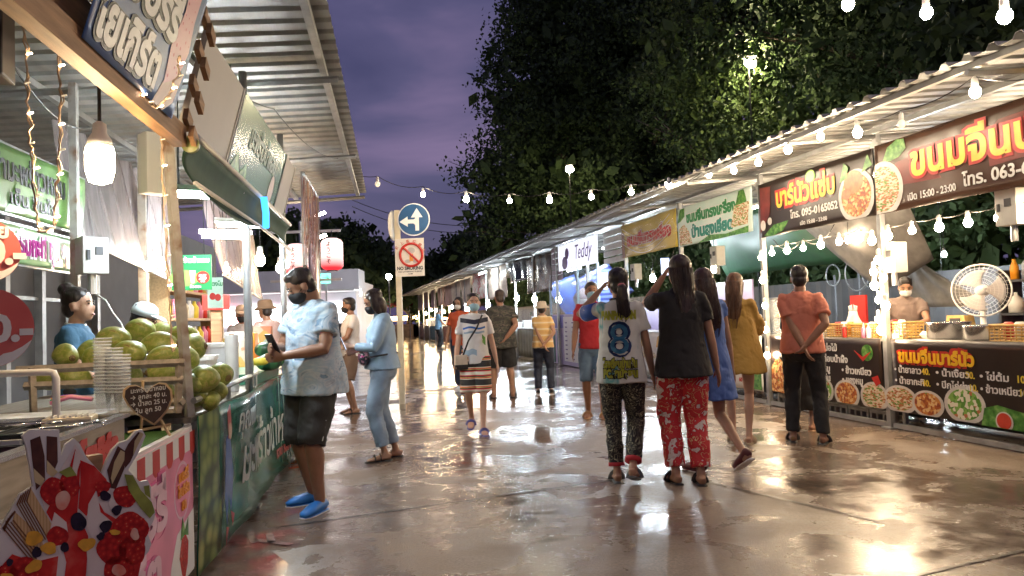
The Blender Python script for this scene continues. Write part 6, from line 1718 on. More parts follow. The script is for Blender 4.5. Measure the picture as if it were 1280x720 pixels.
q = MB(); q.box((-.0, .04, p.z / 2), (.05, .03, p.z)); q.build('stake', M_white, t)
text(t, '→', -.08, p.z - .04, .2, M_pwhite, -.02, .004)
p = deep(486, 346, 40)
t = thing('distant_lamp', 'small round lamp far off between the white building and the sign post', 'lamp', (p.x, 40, 0), 0)
q = MB(); q.ell((0, 0, p.z), (.16, .16, .16)); q.build('lamp_glass', lamp_mat('far_lamp', (1, .95, .85), 40), t, smooth=True)
q = MB(); q.tube([(0, 0, 0), (0, 0, p.z)], .04, 6); q.build('pole', M_dark, t)

# ---- road sign post ---------------------------------------------------------------
g0 = ground(503, 505)
t = thing('road_sign_post', 'cream post with a round blue arrow sign over a no smoking panel', 'sign post', (g0.x, g0.y, 0), math.radians(-4))
y = g0.y
zt = deep(497, 263, y).z
q = MB(); q.box((0, 0, zt / 2), (.085, .06, zt)); q.build('post_shaft', mat('cream_paint', (.62, .55, .40), .5, var=.12), t)
c = toloc(t, deep(518, 275, y)); r_ = 20.5 / FPX * y
def disc(nm, r, yy, m): 
    q = MB(); q.lathe([(r, 0), (r, .008)], (c.x, yy, c.z), 40, Matrix.Rotation(PI / 2, 3, 'X')); q.build(nm, m, t)
disc('sign_rim', r_, -.035, M_pwhite); disc('sign_face', r_ * .93, -.042, mat('sign_blue', (.02, .09, .22), .35, var=.1))
A = lambda pts: [(c.x + a * r_, c.z + b_ * r_) for a, b_ in pts]
patch(t, 'white_arrow', [A([(.10, -.69), (.33, -.69), (.33, .12), (.56, .12), (.21, .69), (-.16, .12), (.10, .12)]), A([(-.87, -.12), (-.36, .20), (-.36, .0), (.0, .0), (.105, .05), (.105, -.36), (.03, -.27), (-.04, -.24), (-.36, -.24), (-.36, -.44)])], M_pwhite, -.053)
def at2(u, v): 
    p = toloc(t, deep(u, v, y)); return p.x, p.z
x0, z1 = at2(494, 299); x1, z0 = at2(532, 345)
M_panel = mat('panel_ivory', (.70, .66, .58), .4, var=.08)
q = MB(); q.prism(rect(x0, z0, x1, z1), -.04, -.032); q.build('no_smoking_panel', M_panel, t)
cx, cz = at2(515, 319); rr_ = 14 / FPX * y
ring = []
q = MB(); q.tube([(cx + rr_ * math.cos(a), -.044, cz + rr_ * math.sin(a)) for a in np.linspace(0, 2 * PI, 41)], rr_ * .12, 6, False); q.tube([(cx - rr_ * .68, -.047, cz + rr_ * .68), (cx + rr_ * .68, -.047, cz - rr_ * .68)], rr_ * .11, 6); q.build('prohibition_ring', M_red, t)
patch(t, 'cigarette', [rect(cx - .03, cz - .1, cx + .03, cz + .02)], M_orange, -.042)
patch(t, 'smoke', [ellipse(cx, cz + .07, .06, .05), ellipse(cx - .06, cz - .1, .05, .03), ellipse(cx + .07, cz - .1, .05, .03)], mat('print_grey', (.45, .43, .4), .4), -.041)
text(t, 'NO SMOKING', (x0 + x1) / 2, z0 + .105, .075, M_black, -.042, .003, align='CENTER', width=(x1 - x0) * .88)
text(t, 'NO LITTERING PLEASE', (x0 + x1) / 2, z0 + .065, .03, M_black, -.042, .0005, align='CENTER', width=(x1 - x0) * .8)
text(t, '. COM', (x0 + x1) / 2, z0 + .03, .03, M_black, -.042, .0005, align='CENTER')
for k, ch in enumerate('路上喫煙禁止'):
    a = math.radians(150 - 24 * k)
    text(t, ch, cx + rr_ * 1.3 * math.cos(a) - .025, cz + rr_ * 1.22 * math.sin(a) - .02, .055, mat('print_rust', (.5, .1, .05), .4), -.042, .001, rot=(a - PI / 2))
c = toloc(t, deep(490, 282, y)); q = MB(); q.lathe([(.24, 0), (.24, .01)], (c.x, .03, c.z), 30, Matrix.Rotation(PI / 2, 3, 'X') @ Matrix.Rotation(1.49, 3, 'Y')); q.build('side_disc', M_panel, t)
# ================================================================== PEOPLE
def ik(a, b_, l1, l2, hint):
    d = b_ - a
    L_ = min(d.length, (l1 + l2) * 0.999)
    if d.length > L_:
        b_ = a + d.normalized() * L_
        d = b_ - a
    k = (l1 * l1 - l2 * l2 + L_ * L_) / (2 * L_)
    h = math.sqrt(max(0, l1 * l1 - k * k))
    n = Vector(hint) - d.normalized() * Vector(hint).dot(d.normalized())
    n.normalize()
    return a + d.normalized() * k + n * h, b_

def remesh(o, vox, smooth=4, disp=0.0, dsize=0.1, fine=0.0):
    m = o.modifiers.new('union', 'REMESH'); m.mode = 'VOXEL'; m.voxel_size = vox; m.use_smooth_shade = True
    s = o.modifiers.new('soften', 'SMOOTH'); s.factor = 0.5; s.iterations = smooth
    if disp:
        tx = bpy.data.textures.get('folds%d' % int(dsize * 1000)) or bpy.data.textures.new('folds%d' % int(dsize * 1000), 'CLOUDS')
        tx.noise_scale = dsize; tx.noise_depth = 2
        d = o.modifiers.new('folds', 'DISPLACE'); d.texture = tx; d.strength = disp; d.mid_level = 0.5; d.texture_coords = 'LOCAL'
    if fine:
        tx = bpy.data.textures.get('creases') or bpy.data.textures.new('creases', 'MARBLE')
        tx.noise_scale = 0.10; tx.turbulence = 9; tx.marble_type = 'SHARP'
        d = o.modifiers.new('creases', 'DISPLACE'); d.texture = tx; d.strength = fine; d.mid_level = 0.5; d.texture_coords = 'LOCAL'

def skin_mat(tone):
    c = {'light': (.52, .31, .22), 'mid': (.40, .22, .14), 'tan': (.30, .155, .095), 'dark': (.20, .10, .06)}[tone]
    return mat('skin_' + tone, c, .48, var=.12, scale=14, sss=.08, bump=.05, bscale=120)
def hair_mat(nm='black_hair', c=(.014, .010, .009)):
    return ramp_mat(nm, [(0.3, tuple(v * .6 for v in c)), (0.7, tuple(min(1, v * 2.2) for v in c))], scale=38, rough=.38, const=False, stretch=(1, 1, .12), bump=.6)
def cloth(nm, c, var=.12, rough=.8): return mat('cloth_' + nm, c, rough, var=var, scale=6, bump=.55, bscale=13, stretch=(1, 1, .55))

ARMS = {  # wrist target (outwards, forward, height) and elbow hint (outwards, forward, up), for a 1.7 m person
    'hang': ((.27, .02, .80), (.3, -1, 0)),
    'hangf': ((.25, .12, .82), (.5, -1, 0)),
    'back': ((-.03, -.185, .90), (1, -.5, -.2)),
    'back2': ((.05, -.20, .95), (1, -.5, -.2)),
    'phone': ((.06, .30, 1.13), (.7, -.3, -1)),
    'phone2': ((.04, .27, 1.08), (.9, -.2, -1)),
    'raise': ((.16, .20, 1.53), (1, .2, -1)),
    'raise2': ((.07, .24, 1.55), (1, .1, -1.5)),
    'front': ((.02, .26, 1.02), (1, -.4, -.4)),
    'work': ((.10, .34, 1.06), (1, -.3, -.3)),
    'swing': ((.27, -.16, .84), (.2, -1, 0)),
}

def person(label, feet, phi, h=1.66, skin='mid', female=False, arms=('hang', 'hang'), legs=((0.0, 0.0), (0.0, 0.0)), head=(0, 0), hair='short', hairm=None,
           top=None, bottom=None, shoes=None, mask=None, vox=.0085, lean=0.0, group=None, hat=None, base=0.0, extra=None, foot_lift=(0, 0), fat=1.0, toe=(8, 8), sit=False):
    """feet: point on the ground; phi: degrees, the way the person faces (0 = to the right of the photo, 90 = away).
    legs: (forward offset, outward offset) per foot, left then right; arms: left, right."""
    k = h / 1.70
    t = thing('person', label, 'person', (feet[0], feet[1], base), math.radians(phi - 90), group)
    sk = skin_mat(skin)
    hm = hairm or hair_mat()
    V3 = lambda x, y, z: Vector((x * k, y * k + lean * max(0, z - .9) * k, z * k))
    shw = .150 if female else .170
    fw = fat * (.94 if female else 1.0)
    J = {}
    for sd_, nm in ((-1, 'L'), (1, 'R')):
        i = 0 if sd_ < 0 else 1
        J['sh' + nm] = V3(sd_ * shw, -.01, 1.375)
        aw, hint = ARMS[arms[i]] if isinstance(arms[i], str) else arms[i]
        el, wr = ik(J['sh' + nm], V3(sd_ * aw[0], aw[1], aw[2]), .285 * k, .255 * k, (sd_ * hint[0], hint[1], hint[2]))
        J['el' + nm], J['wr' + nm] = el, wr
        hip = V3(sd_ * .088, 0, .90)
        J['hip' + nm] = hip
        lf = foot_lift[i]
        an = Vector((sd_ * (.095 + legs[i][1]) * k, (legs[i][0] - .02) * k, (.085 + lf) * k))
        kn, an = ik(hip, an, .425 * k, .415 * k, (sd_ * .12, 1, 0))
        J['kn' + nm], J['an' + nm] = kn, an
    # ---- body
    q = MB()
    def SEC(rows, grow=0.0):
        return [(z * k, 0, (y + lean * max(0, z - .9)) * k, (rx * fw + grow) * k, (ry * fw + grow) * k) for (z, y, rx, ry) in rows]
    hipw = .172 if female else .165
    torso = [(.80, .0, .10, .085), (.86, -.005, hipw, .115), (.93, -.008, hipw + .008, .12), (1.02, .0, .142 if female else .15, .10), (1.10, .004, .128 if female else .146, .098), (1.20, .006, .145 if female else .158, .112 if not female else .122),
             (1.30, .0, .155 if female else .168, .112), (1.37, -.008, .155 if female else .168, .090), (1.41, -.012, .115, .070), (1.44, -.014, .07, .06)]
    q.loft(SEC(torso), 24)
    hp = V3(0, .0, 1.455)                       # neck pivot
    q.rtube([V3(0, -.014, 1.40), V3(0, .0, 1.50)], [.058 * k * (0.9 if female else 1), .052 * k * (0.9 if female else 1)], 14)
    HM = Matrix.Translation(hp) @ Matrix.Rotation(math.radians(head[0]), 4, 'Z') @ Matrix.Rotation(math.radians(head[1]), 4, 'X') @ Matrix.Scale(k * 1.0, 4) @ Matrix.Translation((0, .018, .125))
    q.ell((0, -.012, .032), (.074, .094, .088), 20, M=HM)
    q.ell((0, .028, -.030), (.060, .062, .080), 18, M=HM)
    q.ell((0, .060, -.082), (.030, .026, .024), 12, M=HM)
    q.ell((0, .092, -.018), (.013, .018, .026), 10, M=HM)
    q.ell((0, .083, -.060), (.024, .014, .012), 10, M=HM)
    for s_ in (-1, 1): q.ell((s_ * .075, -.008, -.012), (.011, .024, .033), 10, M=HM)
    for nm, sd_ in (('L', -1), ('R', 1)):
        sh, el, wr = J['sh' + nm], J['el' + nm], J['wr' + nm]
        f = .88 if female else 1.0
        q.rtube([sh + Vector((-sd_ * .03 * k, 0, 0)), sh.lerp(el, .3), sh.lerp(el, .8), el, el.lerp(wr, .3), el.lerp(wr, .75), wr], [r * k * f * fat for r in (.054, .048, .041, .039, .041, .032, .026)], 12)
        # hand
        d = (wr - el).normalized()
        side = Vector((-sd_, 0, 0)) if abs(d.x) < .85 else Vector((0, -1, 0))
        pn = d.cross(side).normalized(); side = pn.cross(d).normalized()    # side: towards thumb; pn: palm normal
        curl = -.25 if arms[0 if sd_ < 0 else 1].__class__ is str and str(arms[0 if sd_ < 0 else 1]).startswith(('hang', 'swing')) else -.6
        inward = Vector((-sd_, 0, 0)) - d * Vector((-sd_, 0, 0)).dot(d)
        if inward.length > .2: pn2 = inward.normalized()
        else: pn2 = Vector((0, 0, 1)) - d * d.z; pn2.normalize()
        fwd = d.cross(pn2).normalized()
        if fwd.y < 0: fwd = -fwd
        q.tube([wr, wr + d * .03 * k, wr + d * .075 * k, wr + d * .092 * k], [(.024 * k, .017 * k), (.036 * k, .016 * k), (.040 * k, .015 * k), (.034 * k, .012 * k)], 12, up=pn2)
        for fi, (off, ln) in enumerate(((.030, .068), (.010, .077), (-.010, .072), (-.029, .056))):
            b0 = wr + d * .078 * k + fwd * off * k
            c1 = (d + pn2 * (-curl) * .5).normalized(); c2 = (d + pn2 * (-curl) * 1.5).normalized()
            q.rtube([b0, b0 + c1 * ln * .5 * k, b0 + c1 * ln * .5 * k + c2 * ln * .45 * k], [.0088 * k, .0082 * k, .0072 * k], 7)
        b0 = wr + d * .025 * k + fwd * .026 * k
        t1 = (d * .7 + fwd * .7 + pn2 * .25).normalized(); t2 = (d + fwd * .15 + pn2 * .4).normalized()
        q.rtube([b0, b0 + t1 * .04 * k, b0 + t1 * .04 * k + t2 * .032 * k], [.012 * k, .0105 * k, .0085 * k], 8)
        hip, kn, an = J['hip' + nm], J['kn' + nm], J['an' + nm]
        q.rtube([hip + Vector((0, 0, .02 * k)), hip.lerp(kn, .35), hip.lerp(kn, .85), kn, kn.lerp(an, .28) + Vector((0, -.012 * k, 0)), kn.lerp(an, .7), an], [r * k * (f * .98 if female else 1) * fat for r in (.090, .082, .060, .054, .056, .040, .034)], 14)
        ta = math.radians(toe[0 if sd_ < 0 else 1]) * sd_
        shin = (an - kn).normalized()
        lf = foot_lift[0 if sd_ < 0 else 1]
        pit = min(1.1, lf * 4)          # heel raised: toes point down
        fd = Vector((math.sin(ta) * math.cos(pit), math.cos(ta) * math.cos(pit), -math.sin(pit)))
        up = Vector((0, math.sin(pit), math.cos(pit)))
        A_ = an - up * .048 * k
        q.tube([an - fd * .05 * k - up * .02 * k, an - fd * .045 * k - up * .05 * k, A_ + fd * .03 * k, A_ + fd * .10 * k - up * .012 * k, A_ + fd * .155 * k - up * .02 * k, A_ + fd * .175 * k - up * .022 * k],
               [(.026 * k, .03 * k), (.031 * k, .03 * k), (.036 * k, .032 * k), (.043 * k, .02 * k), (.040 * k, .013 * k), (.026 * k, .010 * k)], 12, up=up)
        q.rtube([an, an - up * .03 * k], [.036 * k, .034 * k], 10)
        J['foot' + nm] = (A_, fd, up)
    o = q.build('body', sk, t, smooth=True)
    remesh(o, vox, 3)
    # ---- face
    eye = mat('eye_dark', (.015, .01, .008), .15, var=0)
    for s_ in (-1, 1):
        q = MB(); q.ell((s_ * .030, .0775, .010), (.0125, .007, .0055), 10, M=HM); q.build('eye', eye, t, smooth=True)
        q = MB(); q.tube([HM @ Vector((s_ * .014, .083, .028)), HM @ Vector((s_ * .032, .081, .033)), HM @ Vector((s_ * .049, .072, .027))], .0035 * k, 6); q.build('eyebrow', hm, t, smooth=True)
    if not mask:
        q = MB(); q.ell((0, .093, -.060), (.021, .006, .006), 10, M=HM); q.build('mouth', mat('lips', (.36, .12, .10), .4), t, smooth=True)
    else:
        mm = {'black': cloth('black', (.012, .012, .014)), 'blue': mat('mask_blue', (.32, .55, .68), .7, var=.06), 'white': mat('mask_white', (.75, .75, .74), .7, var=.05)}[mask]
        q = MB(); q.ell((0, .045, -.050), (.066, .066, .055), 18, M=HM); q.ell((0, .088, -.030), (.03, .024, .03), 12, M=HM)
        o = q.build('face_mask', mm, t, smooth=True); remesh(o, .007, 3)
        q = MB()
        for s_ in (-1, 1):
            q.tube([HM @ Vector((s_ * .062, .045, -.025)), HM @ Vector((s_ * .076, .0, -.005))], .0022 * k, 5)
            q.tube([HM @ Vector((s_ * .062, .035, -.070)), HM @ Vector((s_ * .076, -.01, -.025))], .0022 * k, 5)
        q.build('ear_loop', mm, t)
    # ---- hair
    q = MB()
    if hair != 'bald':
        q.ell((0, -.024, .048), (.083, .096, .086), 20, M=HM)
        q.ell((0, -.052, -.018), (.072, .060, .072), 16, M=HM)
        if hair in ('short', 'shortm'):
            q.ell((0, .025, .092), (.062, .048, .034), 12, M=HM)
        if hair in ('bob', 'bobm'):
            q.ell((0, -.035, -.045), (.096, .078, .115), 18, M=HM)
            for s_ in (-1, 1): q.ell((s_ * .078, .012, -.03), (.024, .045, .10), 12, M=HM)
        if hair == 'tied':
            q.ell((0, -.10, .0), (.04, .035, .05), 10, M=HM)
        if hair == 'bun':
            q.ell((0, -.085, .115), (.055, .055, .05), 14, M=HM); q.ell((.01, -.06, .09), (.06, .06, .045), 12, M=HM)
        if hair == 'pony':
            P = [HM @ Vector(p) for p in ((0, -.10, .0), (0, -.145, -.03), (0.0, -.155, -.12), (.01, -.15, -.22), (.015, -.14, -.31), (.02, -.13, -.36))]
            q.tube(P, [(r * k, s * k) for r, s in ((.022, .022), (.040, .032), (.046, .030), (.045, .026), (.032, .018), (.010, .008))], 14, up=(0, 1, 0))
        if hair == 'long':
            secs = [(.03, -.03, .084, .088), (-.05, -.055, .084, .072), (-.14, -.085, .076, .050), (-.22, -.115, .072, .036), (-.30, -.128, .066, .030), (-.38, -.130, .052, .024), (-.46, -.128, .030, .014)]
            q.loft([(z, 0, y, rx, ry) for (z, y, rx, ry) in secs][::-1], 24, M=Matrix.Translation(hp) @ Matrix.Rotation(math.radians(head[0]), 4, 'Z') @ Matrix.Rotation(math.radians(head[1]) * .4, 4, 'X') @ Matrix.Scale(k, 4) @ Matrix.Translation((0, .018, .125)))
        o = q.build('hair', hm, t, smooth=True)
        remesh(o, .0075 if vox < .01 else .011, 2, .007, .03)
    if hair != 'bald' and vox < .0105:
        q = MB(); rr = random.Random(label)
        for _ in range(70):
            a = rr.uniform(-.2, PI + .2) + PI if hair in ('long', 'pony', 'bob') else rr.uniform(0, 2 * PI)
            if hair == 'long':
                P = [HM @ Vector(((rx + rr.uniform(-.004, .008)) * math.cos(a), y + (ry + rr.uniform(-.004, .008)) * math.sin(a), z)) for (z, y, rx, ry) in secs[:rr.randint(4, 7)]]
            elif hair == 'pony' and rr.random() < .6:
                b_ = rr.uniform(0, 2 * PI); P = [HM @ Vector((x + (w + rr.uniform(-.004, .008)) * math.cos(b_), y + w * .7 * math.sin(b_), z)) for x, y, z, w in ((0, -.13, -.02, .03), (0, -.15, -.12, .046), (.01, -.15, -.22, .046), (.015, -.14, -.31, .036), (.02, -.13, -.36 - rr.uniform(0, .06), .016))]
            else:
                p0_ = Vector((.082 * math.cos(a) * .8, -.024 + .095 * math.sin(a) * .8, .048 + .086 * rr.uniform(.1, .75)))
                P = [HM @ p0_, HM @ (p0_ * 1.10 + Vector((0, -.004, -.012))), HM @ (p0_ * 1.13 + Vector((rr.uniform(-.01, .01), -.008, -.04)))]
            q.tube(P, [.0022 * k] * (len(P) - 1) + [.0006 * k], 4)
        q.build('loose_strands', hm, t, smooth=True)
    if hair == 'pony':
        q = MB(); c = HM @ Vector((0, -.122, -.01)); q.ell(c, (.03 * k, .022 * k, .02 * k)); q.build('hair_tie', cloth('hair_tie', (.5, .16, .2)), t, smooth=True)
    if hat:
        hc, kind = hat
        q = MB()
        if kind == 'bucket':
            q.loft([(z, 0, -.015, rx, ry) for z, rx, ry in ((.015, .145, .16), (.03, .135, .15), (.055, .094, .11), (.11, .088, .102), (.135, .075, .088), (.142, .03, .04))], 28, M=HM)
        else:
            q.loft([(z, 0, -.018, rx, ry) for z, rx, ry in ((.035, .088, .104), (.08, .088, .103), (.115, .075, .088), (.14, .04, .05), (.145, .01, .012))], 26, M=HM)
            q.tube([HM @ Vector(p) for p in ((0, .06, .055), (0, .12, .048), (0, .165, .03))], [(.075 * k, .012 * k), (.072 * k, .008 * k), (.03 * k, .006 * k)], 14, up=(0, 0, 1))
        q.build('hat', hc, t, smooth=True)
    # ---- clothes
    if top:
        m, sl = top['m'], top.get('sleeve', .45)
        hem, loose = top.get('hem', .84), top.get('loose', .0)
        q = MB()
        rows = [(1.455, -.010, .064, .060), (1.44, -.012, .086, .068), (1.412, -.012, .140, .084), (1.375, -.008, .178, .104), (1.30, .0, .180, .128), (1.20, .004, .172 + loose * .4, .130 + loose * .5), (1.08, .002, .165 + loose * .7, .122 + loose * .8), (.96, -.004, .180 + loose, .136 + loose)]
        rows = [r for r in rows if r[0] > hem + .03]
        if female: rows = [(z, y, rx * .95, ry * (1.03 if 1.15 < z < 1.32 else 1)) for z, y, rx, ry in rows]
        rows.append((hem, -.004, (.188 + loose * 1.25 if not top.get('flare') else .188 + top['flare']) * (.96 if female else 1), .142 + loose * 1.2 + top.get('flare', 0) * .8))
        q.loft(SEC(rows[::-1], .004), 28)
        for nm, sd_ in (('L', -1), ('R', 1)):
            sh, el, wr = J['sh' + nm], J['el' + nm], J['wr' + nm]
            st = sh + Vector((-sd_ * .035 * k, 0, .0))
            ws = top.get('wide', 1.0)
            q.ell(sh + Vector((-sd_ * .022 * k, 0, .002 * k)), (.064 * k * fat, .066 * k * fat, .062 * k * fat), 14)
            if sl <= 1: P = [st, sh.lerp(el, .15), sh.lerp(el, .15 + (sl - .15) * .6), sh.lerp(el, sl)]; R_ = (.063, .063, .061 * ws, .062 * ws)
            else:
                P = [st, sh.lerp(el, .2), sh.lerp(el, .75), el, el.lerp(wr, (sl - 1) * .6), el.lerp(wr, sl - 1)]; R_ = (.063, .062, .056 * ws, .051 * ws, .047 * ws, .043 * ws)
            q.tube(P, [r * k * fat * (.93 if female else 1) for r in R_], 14)
        o = q.build(top.get('name', 't_shirt'), m, t, smooth=True)
        remesh(o, .010 if vox < .01 else .015, 3, .024, .10, 0 if top.get('name') == 'jersey' else .009)
        t_top = o
        if top.get('collar'):
            q = MB(); q.tube([V3(.064 * math.cos(a), -.008 + .058 * math.sin(a), 1.452 - .008 * math.sin(a)) for a in np.linspace(0, 2 * PI, 25)], .008 * k, 6, False); q.build('collar', top['collar'], t, smooth=True)
        for j, (zz, c) in enumerate(top.get('cuffs', ())):
            pass
    if bottom:
        m, ln = bottom['m'], bottom.get('len', 1.9)      # 0 hip .. 1 knee .. 2 ankle
        w = bottom.get('w', 1.0)
        q = MB()
        if bottom.get('skirt'):
            q.loft(SEC([(bottom['skirt'], 0, .21 * w, .17 * w), (.80, 0, .195, .15), (.95, -.006, .182, .134), (1.04, 0, .155, .115)], .003), 28)
        else:
            q.loft(SEC([(.78, -.0, .11, .10), (.83, -.005, .176, .130), (.92, -.008, .184, .134), (1.0, -.004, .168, .120), (1.04, 0, .158, .112)], .003), 26)
            for nm, sd_ in (('L', -1), ('R', 1)):
                hip, kn, an = J['hip' + nm], J['kn' + nm], J['an' + nm]
                if ln <= 1: P = [hip + Vector((0, 0, .02 * k)), hip.lerp(kn, ln * .5), hip.lerp(kn, ln)]; R_ = (.102, .100 * w, .096 * w)
                else: P = [hip + Vector((0, 0, .02 * k)), hip.lerp(kn, .5), kn, kn.lerp(an, (ln - 1) * .5) + Vector((0, -.008 * k, 0)), kn.lerp(an, ln - 1)]; R_ = (.102, .088 * w, .072 * w, .068 * w, .062 * w)
                q.tube(P, [r * k * (.96 if female else 1) * fat for r in R_], 16)
        o = q.build(bottom.get('name', 'trousers'), m, t, smooth=True)
        remesh(o, .010 if vox < .01 else .015, 3, .020, .09, .008)
    if shoes:
        kind, m = shoes
        for nm, sd_ in (('L', -1), ('R', 1)):
            A_, fd, up = J['foot' + nm]
            sidev = fd.cross(up).normalized()
            q = MB()
            z0 = A_ - up * .036 * k
            q.tube([z0 - fd * .075 * k, z0 - fd * .06 * k, z0, z0 + fd * .10 * k, z0 + fd * .165 * k, z0 + fd * .19 * k], [(.02 * k, .012 * k), (.036 * k, .014 * k), (.038 * k, .013 * k), (.047 * k, .012 * k), (.042 * k, .011 * k), (.022 * k, .009 * k)], 12, up=up)
            if kind in ('clog', 'shoe'):
                q.tube([A_ - fd * .07 * k + up * .0, A_ - fd * .04 * k + up * (.012 * k if kind == 'clog' else .03 * k), A_ + fd * .03 * k + up * .008 * k, A_ + fd * .10 * k - up * .0 * k, A_ + fd * .165 * k - up * .012 * k, A_ + fd * .19 * k - up * .02 * k],
                       [(.022 * k, .022 * k), (.037 * k, .036 * k), (.041 * k, .042 * k), (.050 * k, .034 * k), (.044 * k, .024 * k), (.022 * k, .012 * k)], 14, up=up)
            o = q.build('shoe' if kind in ('clog', 'shoe') else 'sandal', m, t, smooth=True)
            if kind in ('clog', 'shoe'): 
                q = MB(); q.tube([z0 - fd * .08 * k - up * .002, z0 - fd * .06 * k - up * .002, z0 - up * .002, z0 + fd * .10 * k - up * .002, z0 + fd * .17 * k - up * .002, z0 + fd * .195 * k - up * .002], [(.02 * k, .010 * k), (.040 * k, .012 * k), (.042 * k, .012 * k), (.051 * k, .011 * k), (.045 * k, .010 * k), (.02 * k, .008 * k)], 12, up=up)
                q.build('sole', mat('pale_sole', (.55, .56, .58), .6) if kind == 'clog' else M_white, o, smooth=True)
            else:
                q = MB()
                for dx in ((.045, .10) if kind == 'sandal' else (.075,)):
                    c = A_ + fd * dx * k
                    q.tube([c + sidev * .045 * k * math.cos(a) + up * (-.034 + .060 * math.sin(a)) * k for a in np.linspace(0, PI, 9)], [(.016 * k if kind == 'sandal' else .026 * k, .004 * k)] * 9, 8, up=fd)
                q.build('strap', m, o, smooth=True)
    if extra: extra(t, J, k, V3, HM)
    return t

def shirt_text(t, s_, z, size, m, k, V3, y=-.16, bold=.004, width=None, out=-1, z_off=0.006, name='lettering', xo=0.0, off=.008):
    """Lettering wrapped on the back of a shirt."""
    me = text_mesh(s_, size, bold, depth=.0012, align='CENTER')
    n = len(me.vertices); co = np.empty(n * 3); me.vertices.foreach_get('co', co); co = co.reshape(-1, 3)
    sx = (width / (co[:, 0].max() - co[:, 0].min())) if width else 1
    X = co[:, 0] * sx + xo; Zc = co[:, 1] + z
    # ellipse of the shirt's back: rx ~ .18, ry ~ .135
    Y = -np.sqrt(np.maximum(0.02, 1 - (X / .200) ** 2)) * .140 - .07 - z_off - co[:, 2]
    me.vertices.foreach_set('co', np.column_stack([X * k, Y * k, Zc * k]).ravel())
    me.materials.append(m)
    o = bpy.data.objects.new(name, me); COL.objects.link(o); o.parent = t
    sw = o.modifiers.new('wrap', 'SHRINKWRAP')
    sw.target = [c for c in t.children if c.name.startswith(('t_shirt', 'jersey', 'shorts'))][0]
    sw.wrap_method = 'PROJECT'; sw.use_project_x = False; sw.use_project_y = True; sw.use_project_z = False
    sw.use_negative_direction = True; sw.use_positive_direction = True; sw.offset = off; sw.project_limit = .25
    return o

def phone(label, p, rz, tilt=0.0, m=None):
    t = thing('phone', label, 'phone', p, rz, 'phones held in hands')
    R = Matrix.Rotation(tilt, 3, 'X')
    q = MB(); q.box((0, 0, 0), (.073, .009, .15), R, bev=.0); q.build('phone_shell', m or M_black, t)
    q = MB(); q.box(tuple(R @ Vector((0, -.0055, 0))), (.067, .002, .138), R); q.build('screen', mat('phone_screen', (.1, .12, .16), .1, emit=(.6, .75, 1), es=.9), t)
    q = MB(); q.box(tuple(R @ Vector((.018, .0055, .05))), (.022, .002, .03), R); q.build('camera_bump', M_dark, t)
    return t
def wpt(t, p): return t.location + Matrix.Rotation(t.rotation_euler.z, 3, 'Z') @ p

M_denim = mat('cloth_pale_denim', (.33, .47, .62), .8, var=.22, scale=5, bump=.15, bscale=140)
M_jeans = mat('cloth_dark_denim', (.035, .05, .09), .8, var=.25, scale=5, bump=.15, bscale=140)
M_midjeans = mat('cloth_mid_denim', (.12, .20, .30), .8, var=.25, scale=5, bump=.15, bscale=140)
M_tiedye = ramp_mat('cloth_tie_dye', [(0.30, (.60, .66, .70)), (0.45, (.36, .50, .62)), (0.55, (.55, .62, .68)), (0.64, (.16, .28, .42)), (0.74, (.50, .58, .64))], scale=5.5, rough=.8, detail=5, const=False, dist=1.8, stretch=(1, 1, 1.6))
M_camo = ramp_mat('cloth_camouflage', [(0.0, (.03, .03, .028)), (0.44, (.05, .052, .04)), (0.51, (.085, .075, .06)), (0.58, (.03, .03, .03)), (0.66, (.12, .10, .08))], scale=9, rough=.8, detail=2, stretch=(1, 1, 1.8))
M_redpants = ramp_mat('cloth_red_print', [(0.0, (.55, .028, .035)), (0.40, (.55, .028, .035)), (0.405, (.70, .6, .3)), (0.42, (.55, .028, .035)), (0.565, (.25, .02, .02)), (0.575, (.72, .64, .60)), (0.66, (.60, .3, .28)), (.68, (.72, .64, .6))], scale=13, rough=.7, detail=3, dist=.6)
M_blackpants = ramp_mat('cloth_black_print', [(0.0, (.013, .012, .012)), (0.395, (.45, .40, .26)), (0.415, (.013, .012, .012)), (0.535, (.42, .38, .24)), (0.55, (.013, .012, .012)), (.66, (.3, .28, .2)), (.68, (.013, .012, .012))], scale=8, rough=.75, detail=2, dist=2.6)
M_stripeshorts = ramp_mat('cloth_banded_print', [(0.0, (.015, .015, .015)), (0.25, (.70, .66, .5)), (0.37, (.5, .03, .03)), (0.55, (.75, .55, .12)), (0.63, (.015, .015, .015)), (0.80, (.5, .03, .03)), (0.93, (.72, .70, .6))], 'WAVE', 1.6, .7, stretch=(.15, .15, 1.0), dist=1.5)
M_jersey = ramp_mat('cloth_jersey', [(0.0, (.60, .60, .56)), (0.60, (.62, .62, .58)), (0.66, (.10, .36, .38)), (0.70, (.60, .60, .56))], scale=4.5, rough=.6, detail=3, stretch=(1.6, 1.6, .5), const=False)

